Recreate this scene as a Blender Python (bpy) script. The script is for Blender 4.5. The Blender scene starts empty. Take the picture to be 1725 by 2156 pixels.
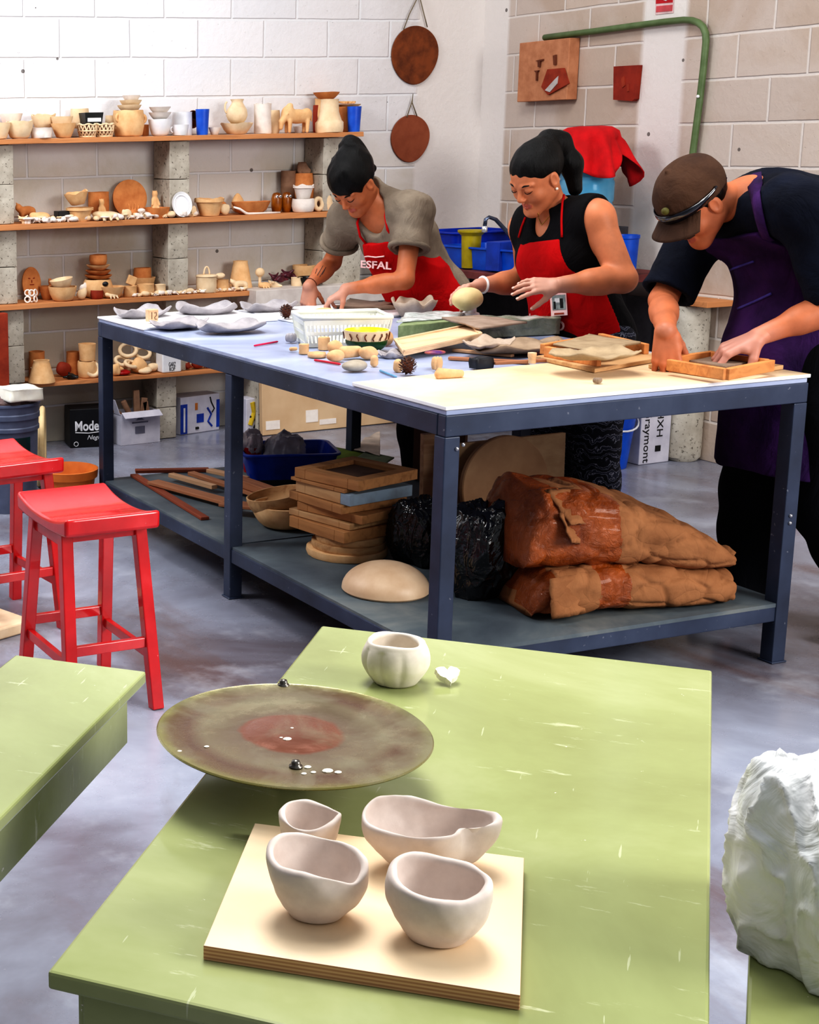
import bpy, bmesh, math, random
import numpy as np
from mathutils import Vector, Matrix, Euler, Quaternion, noise
random.seed(7)
PI = math.pi
SC = bpy.context.scene
COL = SC.collection
# ------------------------------------------------------------------ camera model (solved from the photo's vanishing points)
F_PX, CX, CY, PITCH, ROLL, YAW, HC = 3144.35, 21.27, 961.26, .2065, -.0219, .3427, 1.6403
_cp, _sp = math.cos(PITCH), math.sin(PITCH)
FW = Vector((math.sin(YAW)*_cp, math.cos(YAW)*_cp, -_sp))
_R0 = Vector((math.cos(YAW), -math.sin(YAW), 0)); _U0 = _R0.cross(FW)
RT = math.cos(ROLL)*_R0 + math.sin(ROLL)*_U0
UP = -math.sin(ROLL)*_R0 + math.cos(ROLL)*_U0
CAM = Vector((0, 0, HC))
def ray(x, y): return FW + RT*((x-CX)/F_PX) - UP*((y-CY)/F_PX)
def G(x, y, z=0.0):
    d = ray(x, y); return CAM + d*((z-HC)/d.z)
def WY(x, y, Y):
    d = ray(x, y); return CAM + d*(Y/d.y)
def WX(x, y, X):
    d = ray(x, y); return CAM + d*(X/d.x)
def PX(p):
    d = Vector(p)-CAM; k = d.dot(FW)
    return (CX+F_PX*d.dot(RT)/k, CY-F_PX*d.dot(UP)/k)
def SCL(p): return F_PX/((Vector(p)-CAM).dot(FW))      # pixels per metre at p
cam_d = bpy.data.cameras.new('camera'); cam = bpy.data.objects.new('camera', cam_d); COL.objects.link(cam)
cam_d.sensor_fit = 'VERTICAL'; cam_d.sensor_height = 24; cam_d.sensor_width = 24
cam_d.lens = F_PX/2156*24
cam_d.shift_x = (862.5-CX)/2156; cam_d.shift_y = (CY-1078)/2156
cam_d.clip_start = .05; cam_d.clip_end = 100
cam.matrix_world = Matrix((( RT.x, UP.x, -FW.x, 0), (RT.y, UP.y, -FW.y, 0), (RT.z, UP.z, -FW.z, HC), (0, 0, 0, 1)))
SC.camera = cam
# ------------------------------------------------------------------ materials
def lin(c):
    return tuple(((v/255/12.92) if v/255 <= .04045 else ((v/255+.055)/1.055)**2.4) for v in c)+(1.0,)
class NT:
    def __init__(s, name):
        s.m = bpy.data.materials.new(name); s.m.use_nodes = True
        s.t = s.m.node_tree; s.t.nodes.clear()
        s.o = s.n('ShaderNodeOutputMaterial'); s.b = s.n('ShaderNodeBsdfPrincipled')
        s.l(s.b.outputs[0], s.o.inputs[0]); s.tc = s.n('ShaderNodeTexCoord')
    def n(s, k, **kw):
        x = s.t.nodes.new(k)
        for a, v in kw.items(): setattr(x, a, v)
        return x
    def l(s, a, b): s.t.links.new(a, b)
    def noise(s, scale, detail=4, rough=.55, coord=None, dist=0, vec=None):
        x = s.n('ShaderNodeTexNoise'); x.inputs['Scale'].default_value = scale
        x.inputs['Detail'].default_value = detail; x.inputs['Roughness'].default_value = rough
        x.inputs['Distortion'].default_value = dist
        s.l(vec if vec is not None else s.tc.outputs[coord or 'Object'], x.inputs['Vector']); return x.outputs['Fac']
    def mapping(s, scale=(1,1,1), loc=(0,0,0), rot=(0,0,0), coord='Object'):
        x = s.n('ShaderNodeMapping'); x.inputs['Scale'].default_value = scale
        x.inputs['Location'].default_value = loc; x.inputs['Rotation'].default_value = rot
        s.l(s.tc.outputs[coord], x.inputs['Vector']); return x.outputs[0]
    def ramp(s, fac, stops, interp='LINEAR'):
        x = s.n('ShaderNodeValToRGB'); r = x.color_ramp; r.interpolation = interp
        while len(r.elements) < len(stops): r.elements.new(.5)
        for e, (p, c) in zip(r.elements, stops):
            e.position = p; e.color = c if len(c) == 4 else lin(c)
        s.l(fac, x.inputs[0]); return x.outputs[0]
    def mix(s, fac, a, b, mode='MIX'):
        x = s.n('ShaderNodeMix'); x.data_type = 'RGBA'; x.blend_type = mode
        for v, i in ((fac, 0), (a, 6), (b, 7)):
            if isinstance(v, (int, float)): x.inputs[i].default_value = v
            elif isinstance(v, tuple): x.inputs[i].default_value = v if len(v) == 4 else lin(v)
            else: s.l(v, x.inputs[i])
        return x.outputs[2]
    def math(s, op, a, b=None, c=None, clamp=False):
        x = s.n('ShaderNodeMath'); x.operation = op; x.use_clamp = clamp
        for v, i in ((a, 0), (b, 1), (c, 2)):
            if v is None: continue
            if isinstance(v, (int, float)): x.inputs[i].default_value = v
            else: s.l(v, x.inputs[i])
        return x.outputs[0]
    def xyz(s, vec=None):
        x = s.n('ShaderNodeSeparateXYZ'); s.l(vec or s.tc.outputs['Object'], x.inputs[0]); return x.outputs
    def comb(s, a, b, c):
        x = s.n('ShaderNodeCombineXYZ')
        for v, i in ((a, 0), (b, 1), (c, 2)):
            if isinstance(v, (int, float)): x.inputs[i].default_value = v
            else: s.l(v, x.inputs[i])
        return x.outputs[0]
    def bump(s, h, strength=.3, dist=.01, prev=None):
        x = s.n('ShaderNodeBump'); x.inputs['Strength'].default_value = strength; x.inputs['Distance'].default_value = dist
        s.l(h, x.inputs['Height'])
        if prev is not None: s.l(prev, x.inputs['Normal'])
        s.l(x.outputs[0], s.b.inputs['Normal']); return x.outputs[0]
    def set(s, color=None, rough=None, metal=None, spec=None, trans=None, ior=None, coat=None, sheen=None, sss=None, alpha=None):
        for k, v in (('Base Color', color), ('Roughness', rough), ('Metallic', metal), ('Specular IOR Level', spec), ('Transmission Weight', trans), ('IOR', ior),
                     ('Coat Weight', coat), ('Sheen Weight', sheen), ('Subsurface Weight', sss), ('Alpha', alpha)):
            if v is None: continue
            if isinstance(v, (int, float)): s.b.inputs[k].default_value = v
            elif isinstance(v, tuple): s.b.inputs[k].default_value = v if len(v) == 4 else lin(v)
            else: s.l(v, s.b.inputs[k])
        return s.m
def shade(c, k): return tuple(max(0, min(255, v*k)) for v in c)
_MC = {}
def mat(name, c, c2=None, rough=.7, scale=12, bump=.15, bscale=None, metal=0, spec=None, stretch=(1,1,1), dist=.004, coat=None, sheen=None):
    if name in _MC: return _MC[name]
    t = NT(name); c2 = c2 or shade(c, .85)
    v = t.mapping(stretch)
    col = t.ramp(t.noise(scale, vec=v), [(.35, c2), (.65, c)])
    if bump: t.bump(t.noise(bscale or scale*4, 5, vec=v), bump, dist)
    _MC[name] = t.set(col, rough, metal, spec, coat=coat, sheen=sheen); return _MC[name]
def wood(name, c, c2, axis=0, scale=6, rough=.6, bump=.1):
    if name in _MC: return _MC[name]
    t = NT(name); st = [scale*2.2]*3; st[axis] = scale*.14
    v = t.mapping(tuple(st)); n = t.noise(2.2, 6, .6, vec=v, dist=.6)
    n2 = t.noise(3, 3)
    col = t.ramp(n, [(.3, c2), (.52, c), (.75, shade(c, 1.07))])
    col = t.mix(t.math('MULTIPLY', n2, .35), col, c2)
    t.bump(n, bump, .003); _MC[name] = t.set(col, rough); return _MC[name]
# ------------------------------------------------------------------ object helpers
def link(o, parent=None):
    COL.objects.link(o)
    if parent is not None: o.parent = parent
    return o
def tag(o, label=None, cat=None, group=None, kind=None):
    if label: o['label'] = label
    if cat: o['category'] = cat
    if group: o['group'] = group
    if kind: o['kind'] = kind
    return o
def thing(name, label, cat, loc=(0,0,0), rot=(0,0,0), group=None):
    o = bpy.data.objects.new(name, None); o.empty_display_size = .05; link(o)
    o.location = loc; o.rotation_euler = rot if not isinstance(rot, (int, float)) else (0, 0, rot)
    return tag(o, label, cat, group)
def fin(bm, name, m, parent=None, smooth=False, loc=None, rot=None, recalc=True):
    if recalc: bmesh.ops.recalc_face_normals(bm, faces=bm.faces)
    me = bpy.data.meshes.new(name); bm.to_mesh(me); bm.free()
    for x in (m if isinstance(m, (list, tuple)) else [m]): me.materials.append(x)
    if smooth: me.shade_smooth()
    o = bpy.data.objects.new(name, me); link(o, parent)
    if loc is not None: o.location = loc
    if rot is not None: o.rotation_euler = rot
    return o
def bevel(o, w=.004, seg=2, ang=40):
    md = o.modifiers.new('b', 'BEVEL'); md.width = w; md.segments = seg; md.limit_method = 'ANGLE'; md.angle_limit = math.radians(ang); return o
def smooth_ang(o, ang=40):
    o.data.shade_smooth()
    me = o.data; bm = bmesh.new(); bm.from_mesh(me)
    for e in bm.edges:
        if len(e.link_faces) == 2 and e.calc_face_angle() > math.radians(ang): e.smooth = False
    bm.to_mesh(me); bm.free(); return o
def abox(bm, c, s, R=None, mi=0):
    vs = []
    for dx in (-.5, .5):
        for dy in (-.5, .5):
            for dz in (-.5, .5):
                v = Vector((dx*s[0], dy*s[1], dz*s[2]))
                if R is not None: v = R @ v
                vs.append(bm.verts.new(Vector(c)+v))
    for f in ((0,1,3,2),(4,6,7,5),(0,4,5,1),(2,3,7,6),(0,2,6,4),(1,5,7,3)):
        fc = bm.faces.new([vs[i] for i in f]); fc.material_index = mi
    return vs
def box(name, c, s, m, parent=None, bev=.003, R=None):
    bm = bmesh.new(); abox(bm, (0,0,0), s, R); o = fin(bm, name, m, parent, loc=c)
    if bev: bevel(o, bev)
    return o
def prism(bm, pts, z0, z1, mi=0):
    b = [bm.verts.new((p[0], p[1], z0)) for p in pts]; t = [bm.verts.new((p[0], p[1], z1)) for p in pts]
    n = len(pts); fs = [bm.faces.new(b[::-1]), bm.faces.new(t)]
    for i in range(n): fs.append(bm.faces.new((b[i], b[(i+1) % n], t[(i+1) % n], t[i])))
    for f in fs: f.material_index = mi
    return b, t
def beam(bm, a, b, w, h=None, up=(0,0,1), w2=None, h2=None):
    """square bar from a to b"""
    a = Vector(a); b = Vector(b); h = h or w; d = (b-a).normalized(); u = Vector(up)
    s = d.cross(u).normalized(); u = s.cross(d).normalized(); vs = []
    for p, ww, hh in ((a, w, h), (b, w2 or w, h2 or h)):
        for i, j in ((-1,-1),(1,-1),(1,1),(-1,1)): vs.append(bm.verts.new(p+s*(i*ww/2)+u*(j*hh/2)))
    for f in ((0,1,2,3),(7,6,5,4),(0,4,5,1),(1,5,6,2),(2,6,7,3),(3,7,4,0)): bm.faces.new([vs[i] for i in f])
def tube(bm, pts, r, seg=10, cap=True, closed=False):
    pts = [Vector(p) for p in pts]; n = len(pts); rings = []
    rr = r if isinstance(r, (list, tuple)) else [r]*n
    prev = None
    for i, p in enumerate(pts):
        a = pts[(i-1) % n] if closed else pts[max(i-1, 0)]; b = pts[(i+1) % n] if closed else pts[min(i+1, n-1)]
        d = (b-a).normalized()
        if prev is None:
            u = d.orthogonal().normalized()
        else:
            u = (prev - d*prev.dot(d)); u = u.normalized() if u.length > 1e-6 else d.orthogonal().normalized()
        prev = u; w = d.cross(u)
        rings.append([bm.verts.new(p+(u*math.cos(2*PI*k/seg)+w*math.sin(2*PI*k/seg))*rr[i]) for k in range(seg)])
    m = n if closed else n-1
    for i in range(m):
        A, B = rings[i], rings[(i+1) % n]
        for k in range(seg): bm.faces.new((A[k], A[(k+1) % seg], B[(k+1) % seg], B[k]))
    if cap and not closed: bm.faces.new(rings[0][::-1]); bm.faces.new(rings[-1])
def lathe(bm, prof, seg=32, fn=None, org=(0,0,0), cap=True):
    """prof: list of (r,z); fn(theta, i, r, z)->(r,z)"""
    rings = []; org = Vector(org)
    for i, (r, z) in enumerate(prof):
        ring = []
        for k in range(seg):
            th = 2*PI*k/seg; rr, zz = (fn(th, i, r, z) if fn else (r, z))
            ring.append(bm.verts.new(org+Vector((rr*math.cos(th), rr*math.sin(th), zz))))
        rings.append(ring)
    for i in range(len(rings)-1):
        A, B = rings[i], rings[i+1]
        for k in range(seg): bm.faces.new((A[k], A[(k+1) % seg], B[(k+1) % seg], B[k]))
    if cap: bm.faces.new(rings[0][::-1]); bm.faces.new(rings[-1])
def n3(p, s=1.0, seed=0): return noise.noise(Vector((p[0]*s+seed*7.3, p[1]*s-seed*3.1, p[2]*s+seed*1.7)))
def roughen(bm, amp, scale, seed=0):
    bm.normal_update()
    off = [(v, v.normal*(n3(v.co, scale, seed)*amp)) for v in bm.verts]
    for v, d in off: v.co += d
def text_mesh(body, size, m, name='lettering', parent=None, M=None, extrude=.0008, bold=0.0, shear=0.0, space=1.0, width=None):
    c = bpy.data.curves.new(name, 'FONT'); c.body = body; c.size = size; c.extrude = extrude; c.align_x = 'CENTER'; c.align_y = 'CENTER'
    c.offset = bold; c.shear = shear; c.space_character = space; c.resolution_u = 3
    o = bpy.data.objects.new(name, c); COL.objects.link(o)
    dg = bpy.context.evaluated_depsgraph_get(); me = bpy.data.meshes.new_from_object(o.evaluated_get(dg))
    bpy.data.objects.remove(o); bpy.data.curves.remove(c)
    if width:
        xs = [v.co.x for v in me.vertices]; k = width/max(1e-5, max(xs)-min(xs))
        for v in me.vertices: v.co.x *= k
    me.materials.clear(); me.materials.append(m)
    t = bpy.data.objects.new(name, me); link(t, parent)
    if M is not None: t.matrix_local = M
    return t
def frame(o, x, y, z=None):
    """matrix from origin and x, y axes"""
    x = Vector(x).normalized(); y = Vector(y); z = x.cross(y).normalized(); y = z.cross(x)
    return Matrix(((x.x, y.x, z.x, o[0]), (x.y, y.y, z.y, o[1]), (x.z, y.z, z.z, o[2]), (0, 0, 0, 1)))
def copy_tree(o, parent=None):
    c = o.copy(); COL.objects.link(c)
    if parent is not None: c.parent = parent
    for ch in list(o.children): copy_tree(ch, c)
    return c
# ------------------------------------------------------------------ signed-distance modelling: one smooth continuous skin per body
class Field:
    def __init__(s, lo, hi, h):
        s.lo = np.array(lo, np.float32); s.h = h; s.n = np.ceil((np.array(hi)-np.array(lo))/h).astype(int)+1
        s.v = np.full(s.n, .5, np.float32)
    def sub(s, lo, hi):
        a = np.clip(np.floor((np.array(lo)-s.lo)/s.h).astype(int), 0, s.n); b = np.clip(np.ceil((np.array(hi)-s.lo)/s.h).astype(int)+1, 0, s.n)
        if (b <= a).any(): return None, None
        ax = [s.lo[i]+s.h*np.arange(a[i], b[i], dtype=np.float32) for i in range(3)]
        P = np.meshgrid(*ax, indexing='ij', sparse=True)
        return tuple(slice(a[i], b[i]) for i in range(3)), P
    def comb(s, sl, d, k, op='u'):
        o = s.v[sl]
        if op == 'u':
            if k > 0: hh = np.maximum(k-np.abs(o-d), 0)/k; s.v[sl] = np.minimum(o, d)-hh*hh*k*.25
            else: s.v[sl] = np.minimum(o, d)
        elif op == 's':
            d = -d; hh = np.maximum(k-np.abs(o-d), 0)/max(k, 1e-6); s.v[sl] = np.maximum(o, d)+hh*hh*k*.25
    def capsule(s, a, b, ra, rb, k=.02, op='u', fl=None):
        """tapered capsule; fl=(axis vector, scale) flattens the section"""
        a = np.array(a, np.float32); b = np.array(b, np.float32); m = max(ra, rb)*(1 if fl is None else max(1, fl[1]))+k+3*s.h
        sl, P = s.sub(np.minimum(a, b)-m, np.maximum(a, b)+m)
        if sl is None: return
        d = b-a; L2 = float(d@d)+1e-12
        q = [P[i]-a[i] for i in range(3)]; t = np.clip((q[0]*d[0]+q[1]*d[1]+q[2]*d[2])/L2, 0, 1)
        e = [q[i]-t*d[i] for i in range(3)]
        if fl is not None:
            n = np.array(fl[0], np.float32); n = n/np.linalg.norm(n); c = e[0]*n[0]+e[1]*n[1]+e[2]*n[2]; kk = 1/fl[1]-1
            e = [e[i]+c*n[i]*kk for i in range(3)]
        dist = np.sqrt(e[0]**2+e[1]**2+e[2]**2)-(ra+(rb-ra)*t)
        s.comb(sl, dist, k, op)
    def ell(s, c, r, R=None, k=.02, op='u'):
        """ellipsoid, R: 3x3 columns = axes"""
        c = np.array(c, np.float32); r = np.array(r, np.float32); m = float(r.max())+k+3*s.h
        sl, P = s.sub(c-m, c+m)
        if sl is None: return
        q = [P[i]-c[i] for i in range(3)]
        if R is not None:
            R = np.array(R, np.float32); q = [q[0]*R[0, i]+q[1]*R[1, i]+q[2]*R[2, i] for i in range(3)]
        k0 = np.sqrt((q[0]/r[0])**2+(q[1]/r[1])**2+(q[2]/r[2])**2); k1 = np.sqrt((q[0]/r[0]**2)**2+(q[1]/r[1]**2)**2+(q[2]/r[2]**2)**2)
        s.comb(sl, k0*(k0-1)/np.maximum(k1, 1e-6), k, op)
    def grid(s):
        return np.meshgrid(*[s.lo[i]+s.h*np.arange(s.n[i], dtype=np.float32) for i in range(3)], indexing='ij', sparse=True)
    def nets(s):
        v = s.v; n = v.shape; ins = v < 0
        acc = np.zeros((n[0]-1, n[1]-1, n[2]-1), bool)
        c = [ins[i:n[0]-1+i, j:n[1]-1+j, k:n[2]-1+k] for i in (0, 1) for j in (0, 1) for k in (0, 1)]
        al = c[0].copy(); an = c[0].copy()
        for q in c[1:]: al &= q; an |= q
        act = an & ~al; idx = np.argwhere(act); ids = np.full(act.shape, -1, np.int32); ids[act] = np.arange(len(idx))
        i, j, k = idx.T; val = {}
        for a in (0, 1):
            for b in (0, 1):
                for d in (0, 1): val[a, b, d] = v[i+a, j+b, k+d]
        pos = np.zeros((len(idx), 3)); cnt = np.zeros(len(idx))
        cs = list(val)
        for p in cs:
            for ax in range(3):
                if p[ax] == 0:
                    q = list(p); q[ax] = 1; q = tuple(q); A, B = val[p], val[q]; m = (A < 0) != (B < 0)
                    t = np.where(m, A/np.where(m, A-B, 1), 0)
                    for x in range(3): pos[:, x] += np.where(m, p[x]+(t if x == ax else 0), 0)
                    cnt += m
        pos = (pos/cnt[:, None]+idx)*s.h+s.lo
        quads = []
        for ax in range(3):
            b1, b2 = [(1, 2), (2, 0), (0, 1)][ax]
            sl = [slice(1, n[q]-1) for q in range(3)]; sl[ax] = slice(0, n[ax]-1); s2 = list(sl); s2[ax] = slice(1, n[ax])
            A = ins[tuple(sl)]; B = ins[tuple(s2)]; m = np.argwhere(A != B)
            if not len(m): continue
            base = m.copy(); base[:, b1] += 1; base[:, b2] += 1
            # edge from grid point base along ax; the four cells around it
            def cell(d1, d2):
                q = base.copy(); q[:, b1] -= d1; q[:, b2] -= d2; return ids[q[:, 0], q[:, 1], q[:, 2]]
            Q = np.stack([cell(0, 0), cell(1, 0), cell(1, 1), cell(0, 1)], 1)
            fl = A[tuple(m.T)]; Q[~fl] = Q[~fl][:, ::-1]; quads.append(Q)
        Q = np.concatenate(quads); Q = Q[(Q >= 0).all(1)]
        return pos, Q
def nets_obj(name, fld, m, parent=None, matfn=None, smooth=1, origin=(0, 0, 0), keep=None, R=None):
    pos, Q = fld.nets(); pos = relax(pos, Q, smooth)
    if keep is not None:
        cen = pos[Q].mean(1); Q = Q[keep(cen)]
    pos = pos-np.array(origin)
    me = bpy.data.meshes.new(name); me.vertices.add(len(pos)); me.vertices.foreach_set('co', pos.astype(np.float32).ravel())
    me.loops.add(len(Q)*4); me.loops.foreach_set('vertex_index', Q.astype(np.int32).ravel()); me.polygons.add(len(Q)); me.polygons.foreach_set('loop_start', np.arange(0, len(Q)*4, 4, dtype=np.int32))
    for x in (m if isinstance(m, (list, tuple)) else [m]): me.materials.append(x)
    if matfn is not None: me.polygons.foreach_set('material_index', matfn(pos[Q].mean(1)+np.array(origin)).astype(np.int32))
    me.update(calc_edges=True); me.validate(); me.shade_smooth()
    o = bpy.data.objects.new(name, me); link(o, parent); return o
def relax(pos, Q, it, lam=.5):
    for _ in range(it):
        acc = np.zeros_like(pos); cnt = np.zeros(len(pos))
        for a in range(4):
            b = (a+1) % 4
            for x in range(3): acc[:, x] += np.bincount(Q[:, a], pos[Q[:, b], x], len(pos))+np.bincount(Q[:, b], pos[Q[:, a], x], len(pos))
            cnt += np.bincount(Q[:, a], minlength=len(pos))+np.bincount(Q[:, b], minlength=len(pos))
        pos = pos+lam*(acc/np.maximum(cnt, 1)[:, None]-pos)
    return pos
# ------------------------------------------------------------------ setting
YB, XR, XL, YF = 7.66, 5.77, -2.2, -2.0
def floor_mat():
    t = NT('worn_concrete')
    n = t.noise(.9, 6, .6, dist=.8); n2 = t.noise(3.2, 8, .65); n3_ = t.noise(30, 4)
    col = t.ramp(n, [(.28, (96, 88, 94)), (.45, (130, 131, 144)), (.6, (156, 161, 177)), (.75, (180, 186, 200))])
    st = t.ramp(t.noise(1.3, 7, .62, vec=t.mapping((1, .45, 1), (3.1, 1.7, 0), (0, 0, .6)), dist=1.2), [(.5, (0, 0, 0)), (.68, (255, 255, 255))])
    col = t.mix(t.math('MULTIPLY', st, .65), col, (104, 80, 76))
    col = t.mix(t.math('MULTIPLY', t.ramp(n2, [(.55, (0, 0, 0)), (.75, (255, 255, 255))]), .4), col, (205, 210, 220))
    t.bump(t.math('ADD', n2, t.math('MULTIPLY', n3_, .4)), .12, .006)
    return t.set(col, t.ramp(n2, [(.3, (110, 110, 110)), (.7, (165, 165, 165))]), spec=.4)
def block_mat(axis):
    t = NT('painted_block_'+('back' if axis == 0 else 'right'))
    o = t.xyz(); h = o[axis]; z = o[2]
    nz = t.noise(3, 3)
    v = t.comb(t.math('ADD', h, t.math('MULTIPLY', nz, .012)), t.math('ADD', z, t.math('MULTIPLY', nz, .012)), 0)
    b = t.n('ShaderNodeTexBrick'); t.l(v, b.inputs['Vector']); b.offset = .5
    b.inputs['Scale'].default_value = 1; b.inputs['Brick Width'].default_value = .41; b.inputs['Row Height'].default_value = .2085
    b.inputs['Mortar Size'].default_value = .009; b.inputs['Mortar Smooth'].default_value = .6
    b.inputs['Color1'].default_value = (1,1,1,1); b.inputs['Color2'].default_value = (.0,.0,.0,1); b.inputs['Mortar'].default_value = (.5,.5,.5,1)
    fac = b.outputs['Fac']
    if axis == 0:
        base = t.ramp(b.outputs['Color'], [(0, (226, 228, 234)), (1, (238, 238, 242))])
        # warm, darker tint low behind the shelves and towards the corner
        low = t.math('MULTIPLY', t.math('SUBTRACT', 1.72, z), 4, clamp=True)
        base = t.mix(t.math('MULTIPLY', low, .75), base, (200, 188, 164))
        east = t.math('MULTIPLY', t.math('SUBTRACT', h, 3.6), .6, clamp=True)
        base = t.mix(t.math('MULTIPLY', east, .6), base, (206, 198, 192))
        smooth = t.math('MULTIPLY', t.math('SUBTRACT', h, 5.30), 40, clamp=True)
        mort = (228, 228, 230)
    else:
        base = t.ramp(b.outputs['Color'], [(0, (184, 166, 152)), (1, (200, 184, 171))])
        a = t.math('MULTIPLY', t.math('SUBTRACT', h, 7.42), 40, clamp=True)
        c1 = t.math('MULTIPLY', t.math('SUBTRACT', h, 6.05), 30, clamp=True); c2 = t.math('MULTIPLY', t.math('SUBTRACT', 6.38, h), 30, clamp=True)
        smooth = t.math('MAXIMUM', a, t.math('MULTIPLY', c1, c2)); mort = (222, 214, 208)
    patch = t.ramp(t.noise(1.6, 5, .6, dist=.5), [(.45, (0,0,0)), (.6, (255,255,255))])
    base = t.mix(t.math('MULTIPLY', patch, .45), base, (232, 230, 232) if axis == 0 else (210, 200, 194))
    col = t.mix(t.math('MULTIPLY', fac, .85), base, mort)
    col = t.mix(smooth, col, (226, 220, 216))
    pits = t.ramp(t.noise(42, 3, .6), [(.24, (0, 0, 0)), (.3, (255, 255, 255))])
    vor = t.n('ShaderNodeTexVoronoi'); vor.inputs['Scale'].default_value = 4.2; t.l(t.tc.outputs['Object'], vor.inputs['Vector'])
    hole = t.math('GREATER_THAN', .045, vor.outputs['Distance'])
    col = t.mix(t.math('MULTIPLY', hole, .8), col, (90, 82, 78))
    inv = t.math('SUBTRACT', 1, smooth)
    hgt = t.math('ADD', t.math('MULTIPLY', t.math('MULTIPLY', fac, inv), -1.0), t.math('MULTIPLY', t.noise(26, 6, .65), .55))
    hgt = t.math('ADD', hgt, t.math('MULTIPLY', t.math('MULTIPLY', pits, inv), .35))
    t.bump(hgt, .55, .012)
    return t.set(col, .85, spec=.2)
def plane(name, pts, m, kind='structure', flip=False):
    bm = bmesh.new(); vs = [bm.verts.new(p) for p in pts]; f = bm.faces.new(vs)
    if flip: f.normal_flip()
    return tag(fin(bm, name, m, recalc=False), kind=kind)
def slab(name, lo, hi, m):
    bm = bmesh.new(); lo = Vector(lo); hi = Vector(hi); abox(bm, (lo+hi)/2, hi-lo); return tag(fin(bm, name, m), kind='structure')
slab('floor', (XL-.2, YF-.2, -.1), (XR+.2, YB+.2, 0), floor_mat())
slab('wall_back', (XL-.2, YB, 0), (XR, YB+.2, 4.2), block_mat(0))
slab('wall_right', (XR, YF-.2, 0), (XR+.2, YB+.2, 4.2), block_mat(1))
M_wht = mat('grey_paint', (120, 120, 124), (108, 108, 112), rough=.8)
slab('wall_left', (XL-.2, YF, 0), (XL, YB, 4.2), M_wht)
# ------------------------------------------------------------------ light
def area(name, loc, tgt, size, e, col=(1,1,1), size_y=None):
    l = bpy.data.lights.new(name, 'AREA'); l.energy = e; l.color = col; l.size = size
    if size_y: l.shape = 'RECTANGLE'; l.size_y = size_y
    o = bpy.data.objects.new(name, l); link(o); o.location = loc
    o.rotation_euler = (Vector(tgt)-Vector(loc)).to_track_quat('-Z', 'Y').to_euler(); return o
area('skylight', (2.6, 4.2, 4.9), (2.3, 3.6, 0), 1.8, 120, (1, .98, .95), 2.6)
area('doorway_light', (4.7, -.9, 2.7), (2.4, 4.2, .7), 2.0, 175, (1, .99, .97), 2.0)
area('front_fill', (1.5, 2.6, 3.9), (1.1, 1.5, .7), 1.2, 42, (1, .99, .96), 1.6)  # extra overhead lamp, added to brighten the foreground desk
area('wall_fill', (-.6, 5.9, 3.9), (.9, YB, 2.0), 1.6, 120, (.96, .98, 1), 1.2)  # extra area lamp, added to brighten the upper left of the back wall
w = bpy.data.worlds.new('world'); SC.world = w; w.use_nodes = True
w.node_tree.nodes['Background'].inputs[0].default_value = (.92, .95, 1.0, 1); w.node_tree.nodes['Background'].inputs[1]  .default_value = .33
SC.view_settings.view_transform = 'Standard'; SC.view_settings.look = 'High Contrast'; SC.view_settings.exposure = .03
# ------------------------------------------------------------------ workbench
def steel():
    t = NT('navy_steel'); n = t.noise(3, 5, .6); n2 = t.noise(60, 3, .5)
    col = t.ramp(n, [(.3, (40, 46, 62)), (.55, (56, 66, 88)), (.8, (76, 86, 108))])
    sp = t.ramp(n2, [(.70, (0,0,0)), (.74, (255,255,255))]); col = t.mix(t.math('MULTIPLY', sp, .25), col, (190, 192, 198))
    t.bump(n, .1, .003); return t.set(col, .42, spec=.5)
M_steel = steel()
BX, BY, BT, BL, BW, BH = 2.475, 3.382, -.0125, 2.494, 1.287, .90
def TB(u, v, z=0):    # bench coordinates: u across, v away
    c, s = math.cos(BT), math.sin(BT); return Vector((BX+u*c-v*s, BY+u*s+v*c, z))
bench = thing('workbench', 'long dark blue steel workbench with six legs and a low shelf', 'workbench', TB(0, 0, 0), BT)
def worn_top():
    t = NT('worn_blue_top'); n = t.noise(2.4, 6, .6, dist=.8); n2 = t.noise(9, 6)
    col = t.ramp(n, [(.3, (120, 132, 166)), (.5, (156, 168, 200)), (.7, (190, 200, 222))])
    col = t.mix(t.math('MULTIPLY', n2, .3), col, (212, 216, 228)); t.bump(n2, .05, .002); return t.set(col, .33, spec=.5)
bm = bmesh.new(); abox(bm, (BW/2, BL/2, BH-.008), (BW-.01, BL-.01, .014)); bevel(fin(bm, 'tabletop', worn_top(), bench), .002)
rt = .06
for (x0, y0, x1, y1) in ((0, 0, BW, 0), (0, BL, BW, BL), (0, 0, 0, BL), (BW, 0, BW, BL), (0, BL*.515, BW, BL*.515)):
    bm = bmesh.new(); q = .02
    a = Vector((x0, y0, BH-.015-rt/2)); b = Vector((x1, y1, BH-.015-rt/2))
    ins = Vector((q if x0 == x1 == 0 else (-q if x0 == x1 else 0), q if y0 == y1 == 0 else (-q if y0 == y1 == BL else 0), 0))
    d = (b-a).normalized()*(.002 if y0 == y1 else .04)
    beam(bm, a+ins+d, b+ins-d, .038, rt); bevel(fin(bm, 'top_rail', M_steel, bench), .003)
HS = .196
for (x0, y0, x1, y1) in ((0, 0, BW, 0), (0, BL, BW, BL), (0, 0, 0, BL), (BW, 0, BW, BL)):
    bm = bmesh.new(); q = .024
    a = Vector((x0, y0, HS-.034)); b = Vector((x1, y1, HS-.034))
    ins = Vector((q if x0 == x1 == 0 else (-q if x0 == x1 else 0), q if y0 == y1 == 0 else (-q if y0 == y1 else 0), 0))
    d = (b-a).normalized()*.045
    beam(bm, a+ins+d, b+ins-d, .036, .05); bevel(fin(bm, 'shelf_rail', M_steel, bench), .003)
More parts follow.
